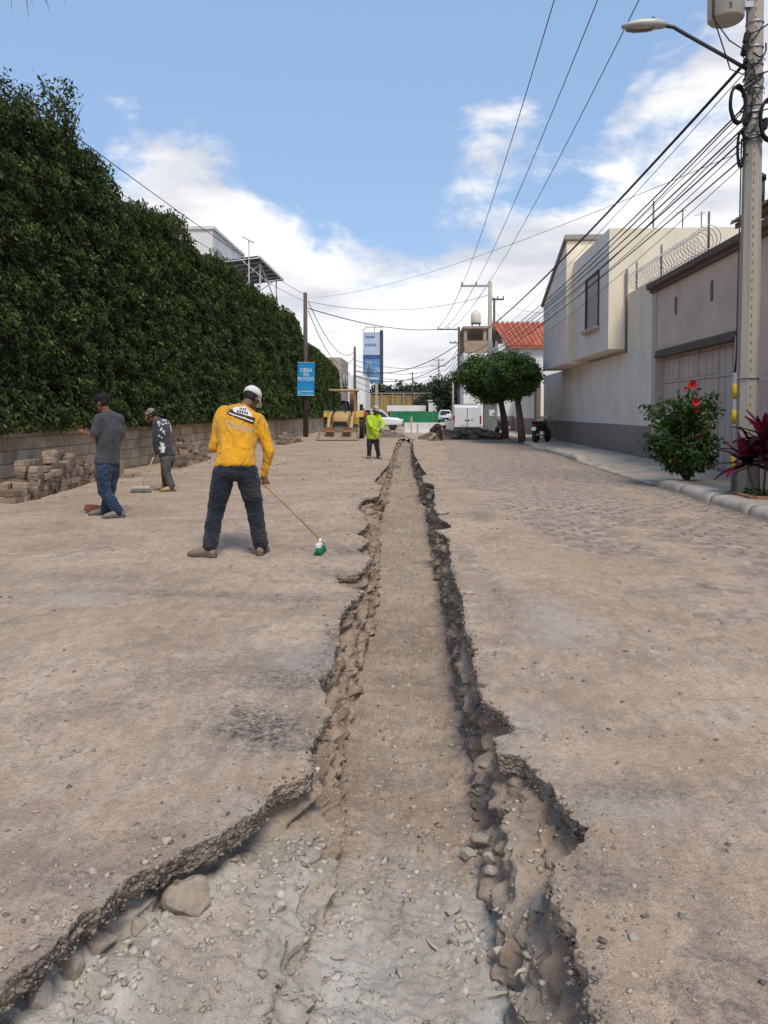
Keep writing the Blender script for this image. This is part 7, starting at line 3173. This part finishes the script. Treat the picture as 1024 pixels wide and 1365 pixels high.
decal(psh, pbase, [([(313, 542.5), (327, 541.5), (334, 549), (310, 545)], 5, 2), ([(310, 545), (334, 549), (337, 556), (312, 549)], 6, 2), ([(305, 549.5), (338, 561.0), (337.5, 562.5), (305, 551)], 8, 1)], M_PRW, 'print_emblem', pb_, 8.1, .008)
decal(psh, pbase, [(rot_quads(319.5 + 2.4 * k, 543.6, 321.0 + 2.4 * k, 546.2, R(6), 323, 545), 1, 1) for k in range(4)] + [(rot_quads(316 + 3.2 * k, 547.6, 318 + 3.2 * k, 551, R(12), 323, 549), 1, 1) for k in range(5)], M_PRD, 'print_detail', pb_, 8.1, .012)
glyph = []
rg = random.Random(12)
for row, (x0, y0_, n) in enumerate(((303, 560, 9), (302, 565.5, 9))):
    for k in range(n):
        x = x0 + 3.9 * k
        y = y0_ + 1.25 * k * (.9 if row else 1.0) - (.3 * row)
        glyph.append((rot_quads(x, y, x + .7, y + 3.6, R(10), x, y), 1, 1))
        glyph.append((rot_quads(x, y + (0 if rg.random() < .6 else 1.6), x + 2.7, y + .7 + (0 if rg.random() < .6 else 1.6), R(10), x, y), 1, 1))
        if rg.random() < .75:
            glyph.append((rot_quads(x + 2.1, y, x + 2.8, y + 3.6, R(10), x, y), 1, 1))
        if rg.random() < .6:
            glyph.append((rot_quads(x, y + 3.0, x + 2.7, y + 3.7, R(10), x, y), 1, 1))
decal(psh, pbase, glyph, M_PRG, 'print_lettering', pb_, 8.1, .004)

# --- man in grey, looking at his hands
Y1 = 10.78
J = dict(hip=joint(143, 617, Y1), chest=joint(146, 574, Y1 + .02), neck=joint(143, 549, Y1), head=joint(136, 537, Y1 - .02),
         shL=joint(132, 560, Y1 - .14), shR=joint(159, 560, Y1 + .12), elL=joint(126, 582, Y1 - .20), elR=joint(160, 585, Y1 + .2),
         wrL=joint(114, 577, Y1 - .06), haL=joint(106, 573, Y1 - .02), wrR=joint(146, 579, Y1 + .32), haR=joint(138, 577, Y1 + .32),
         hipL=joint(138, 622, Y1 - .09), hipR=joint(149, 622, Y1 + .08), knL=joint(139, 654, Y1 - .10), knR=joint(146, 655, Y1 + .10),
         anL=joint(160, 684, Y1 - .12), anR=joint(141, 684, Y1 + .16), toeL=joint(141, 690, Y1 - .22), toeR=joint(122, 686, Y1 + .1),
         face=Vector((-.85, .25, -.28)))
M_GSH = cloth('shirt_grey', (0.058, 0.06, 0.066), .9, .12)
M_JEAN = cloth('blue_jeans', (0.022, 0.038, 0.072), .9, .25, dirt=(.06, .08, .12), dirt_amt=.5, fold=(5, 5, 9))
person('man in a grey T-shirt, jeans and black cap looking at his hands', J, (0.19, 0.09, 0.055), M_GSH, M_JEAN, mk('grey_trainer', (0.20, 0.19, 0.175), .85, .2, 12, .1), mk('cap_black', (0.012, 0.012, 0.014), .85, .2, 9, .1), 'short', True, grips={'L': Vector((.2, .9, .3)), 'R': Vector((.2, .9, .3))}, s=1.04, hem=-.02, shirt_r=1.12, pants_r=1.14, curl=.7)

# --- sweeper in the camouflage cap
Y2 = 14.45
M_CAMO = None
m_, nt_, bs_, _o = new_mat('camo_cloth')
q_ = NT(nt_)
v_ = q_.noise(26, 2, .5, q_.pos())
cc_ = q_.mix(q_.rng(v_, .44, .47), (0.10, 0.085, 0.055), (0.36, 0.31, 0.24))
cc_ = q_.mix(q_.rng(q_.noise(31, 2, .5, q_.pos()), .55, .57), cc_, (0.03, 0.03, 0.022))
q_.l(cc_, bs_.inputs['Base Color'])
bs_.inputs['Roughness'].default_value = .9
J = dict(hip=joint(223, 607, Y2), chest=joint(216, 574, Y2 - .02), neck=joint(210, 559, Y2 - .05), head=joint(202, 554, Y2 - .06),
         shL=joint(209, 566, Y2 - .20), shR=joint(222, 564, Y2 + .16), elL=joint(207, 588, Y2 - .24), elR=joint(228, 588, Y2 + .24),
         wrL=joint(209, 603, Y2 - .16), haL=joint(207, 609, Y2 - .12), wrR=joint(217, 600, Y2 + .1), haR=joint(210, 600, Y2 + .02),
         hipL=joint(221, 611, Y2 - .10), hipR=joint(226, 611, Y2 + .09), knL=joint(222, 631, Y2 - .11), knR=joint(220, 630, Y2 + .10),
         anL=joint(230, 651, Y2 - .12), anR=joint(222, 650, Y2 + .16), toeL=joint(216, 656, Y2 - .2), toeR=joint(208, 652, Y2 + .1),
         face=Vector((-.8, .1, -.62)), headup=Vector((-.45, .05, .85)))
M_CSH = cloth('shirt_charcoal', (0.045, 0.047, 0.057), .9, .15)
cst = gp(188, 657)
sd2 = (joint(208, 602, Y2 - .1) - (cst + Vector((0, 0, .12)))).normalized()
cpb, csh, cbase = person('man in a camouflage cap and printed charcoal shirt sweeping by the wall', J, (0.16, 0.08, 0.05), M_CSH, mk('grey_trousers', (0.085, 0.08, 0.075), .9, .25, 5, .3, 220, .002), mk('tan_boot', (0.42, 0.28, 0.13), .85, .2, 9, .1), m_, 'long', True, grips={'L': sd2, 'R': sd2}, s=1.0, shirt_r=1.14, pants_r=1.08, vox=.013, hem=-.04)
broom('push broom with grey bristles held by the man in the camouflage cap', cst + Vector((0, 0, .12)) + sd2 * 1.12, cst + Vector((0, 0, .11)), cst, (1, .1, 0), mk('bristle_grey', (0.17, 0.18, 0.155), .8, .3, 20, 0), mk('block_pale', (0.45, 0.42, 0.36), .7, .1, 9, 0), mk('stick_pale', (0.50, 0.40, 0.27), .7, .2, 6, .1), .34)
bl = []
rg = random.Random(4)
for k in range(30):
    t = rg.random()
    x = 213 + rg.uniform(-4, 4) + 3 * math.sin(t * 6)
    y = 562 + 38 * t
    w_, h_ = rg.uniform(.6, 2.0), rg.uniform(.8, 2.6)
    bl.append((rot_quads(x, y, x + w_, y + h_, rg.uniform(-.6, .6), x, y), 1, 1))
for (x, y, w_, h_) in ((214, 590, 5, 4), (215, 594, 5.5, 5), (214.5, 599, 5, 4), (210, 561, 5, 2.5), (216, 559, 6, 2)):
    bl.append((rot_quads(x, y, x + w_, y + h_, .1, x, y), 2, 2))
bl.append((rot_quads(227, 566, 228.2, 577, -.2, 227, 570), 1, 3))
for k in range(4):
    bl.append((rot_quads(220 + 1.8 * k, 562.4, 221.2 + 1.8 * k, 565.2, .05, 223, 564), 1, 1))
tag(decal(csh, cbase, bl, M_PRW, 'shirt_print', cpb, Y2, .006), None, None, None, 'stuff')

# --- worker in lime
Y3 = 24.7
J = dict(hip=joint(497, 583, Y3), chest=joint(497, 565, Y3 - .04), neck=joint(499, 553, Y3 - .06), head=joint(501.5, 546, Y3 - .12),
         shL=joint(491, 557.5, Y3 - .02), shR=joint(506, 557, Y3 + .0), elL=joint(494, 568, Y3 - .28), elR=joint(511.5, 566, Y3 - .14),
         wrL=joint(505.5, 574.5, Y3 - .30), haL=joint(508.5, 576, Y3 - .30), wrR=joint(509, 571.5, Y3 - .30), haR=joint(508.3, 573.5, Y3 - .34),
         hipL=joint(493, 586, Y3), hipR=joint(501, 586, Y3), knL=joint(492.5, 597, Y3 - .04), knR=joint(503, 597, Y3 - .04),
         anL=joint(492, 608.5, Y3), anR=joint(505, 609, Y3), toeL=joint(491, 612, Y3 - .22), toeR=joint(509, 612, Y3 - .2),
         face=Vector((.55, -.75, -.35)))
M_LIME = cloth('shirt_lime', (0.46, 0.66, 0.04), .85, .08)
tool_b = gp(502, 611) + Vector((0, 0, .02))
tdir = (joint(508.5, 576, Y3 - .3) - tool_b).normalized()
person('worker in a lime sweatshirt and pale cap leaning on a tool by the trench', J, (0.12, 0.06, 0.04), M_LIME, M_NAVY, M_BOOT, mk('cap_beige', (0.45, 0.40, 0.33), .85, .1, 9, .1), 'long', True, hood=M_LIME, grips={'L': tdir, 'R': tdir}, s=.98, vox=.017, shirt_r=1.22, pants_r=1.08, hem=-.05)
tl_ = thing('digging_bar', 'thin digging bar held upright by the worker in lime', 'tool', tool_b)
mb = MB()
mb.tube([tool_b, tool_b + tdir * 1.05], .017, 6)
mb.build('shaft', M_STICK, tl_, world=True)
mb = MB()
mb.box((0, 0, .01), (.22, .1, .02), (0, 0, .3))
mb.build('blade', M_GALV, tl_)

# --- crouching worker by the heap
Y4 = 40.4
J = dict(hip=joint(576, 576, Y4), chest=joint(582, 569, Y4 - .05), neck=joint(588, 567.5, Y4 - .1), head=joint(592.5, 569.5, Y4 - .14),
         shL=joint(586, 569, Y4 + .14), shR=joint(586, 570, Y4 - .24), elL=joint(588, 579, Y4 + .14), elR=joint(586, 581, Y4 - .26),
         wrL=joint(590, 585, Y4 + .08), haL=joint(590.5, 587.5, Y4 + .08), wrR=joint(588, 586, Y4 - .2), haR=joint(589, 588, Y4 - .2),
         hipL=joint(576, 577, Y4 + .1), hipR=joint(575, 577, Y4 - .1), knL=joint(582, 580, Y4 + .14), knR=joint(580, 580, Y4 - .16),
         anL=joint(574, 586, Y4 + .14), anR=joint(572, 586.3, Y4 - .16), toeL=joint(576, 588, Y4 + .14), toeR=joint(575, 588, Y4 - .18),
         face=Vector((.7, -.2, -.6)), headup=Vector((.6, -.1, .6)))
person('worker in a brown top and pale trousers crouching by the earth heap', J, (0.12, 0.06, 0.04), mk('shirt_brown', (0.055, 0.033, 0.028), .9, .2, 4), mk('khaki_trousers', (0.36, 0.30, 0.23), .9, .2, 4), M_BOOT, None, 'long', s=1.05, vox=.02, shirt_r=1.3, pants_r=1.2, eyes=False)
# --- worker in red beyond the loader
Y5 = 46.9
J = dict(hip=joint(485.89, 564.60, Y5), chest=joint(485.50, 555.24, Y5), neck=joint(485.11, 549.78, Y5 - .03), head=joint(483.94, 546.27, Y5 - .06),
         shL=joint(481.21, 551.34, Y5), shR=joint(489.01, 551.34, Y5), elL=joint(480.43, 557.58, Y5 - .05), elR=joint(489.79, 557.58, Y5 - .05),
         wrL=joint(481.99, 562.26, Y5 - .2), haL=joint(482.77, 563.82, Y5 - .25), wrR=joint(489.01, 563.04, Y5 - .18), haR=joint(488.23, 564.60, Y5 - .2),
         hipL=joint(483.94, 566.16, Y5), hipR=joint(487.84, 566.16, Y5), knL=joint(483.94, 573.18, Y5 - .03), knR=joint(487.84, 573.18, Y5 - .03),
         anL=joint(483.94, 579.89, Y5), anR=joint(488.23, 579.89, Y5), toeL=joint(483.55, 581.76, Y5 - .22), toeR=joint(489.01, 581.76, Y5 - .22),
         face=Vector((-.3, -.9, -.2)))
person('worker in a red shirt standing at the loader\'s rear wheel', J, (0.15, 0.075, 0.05), mk('shirt_red', (0.30, 0.06, 0.04), .9, .2, 4), M_NAVY, M_BOOT, None, 'short', s=.96, vox=.02, eyes=False)
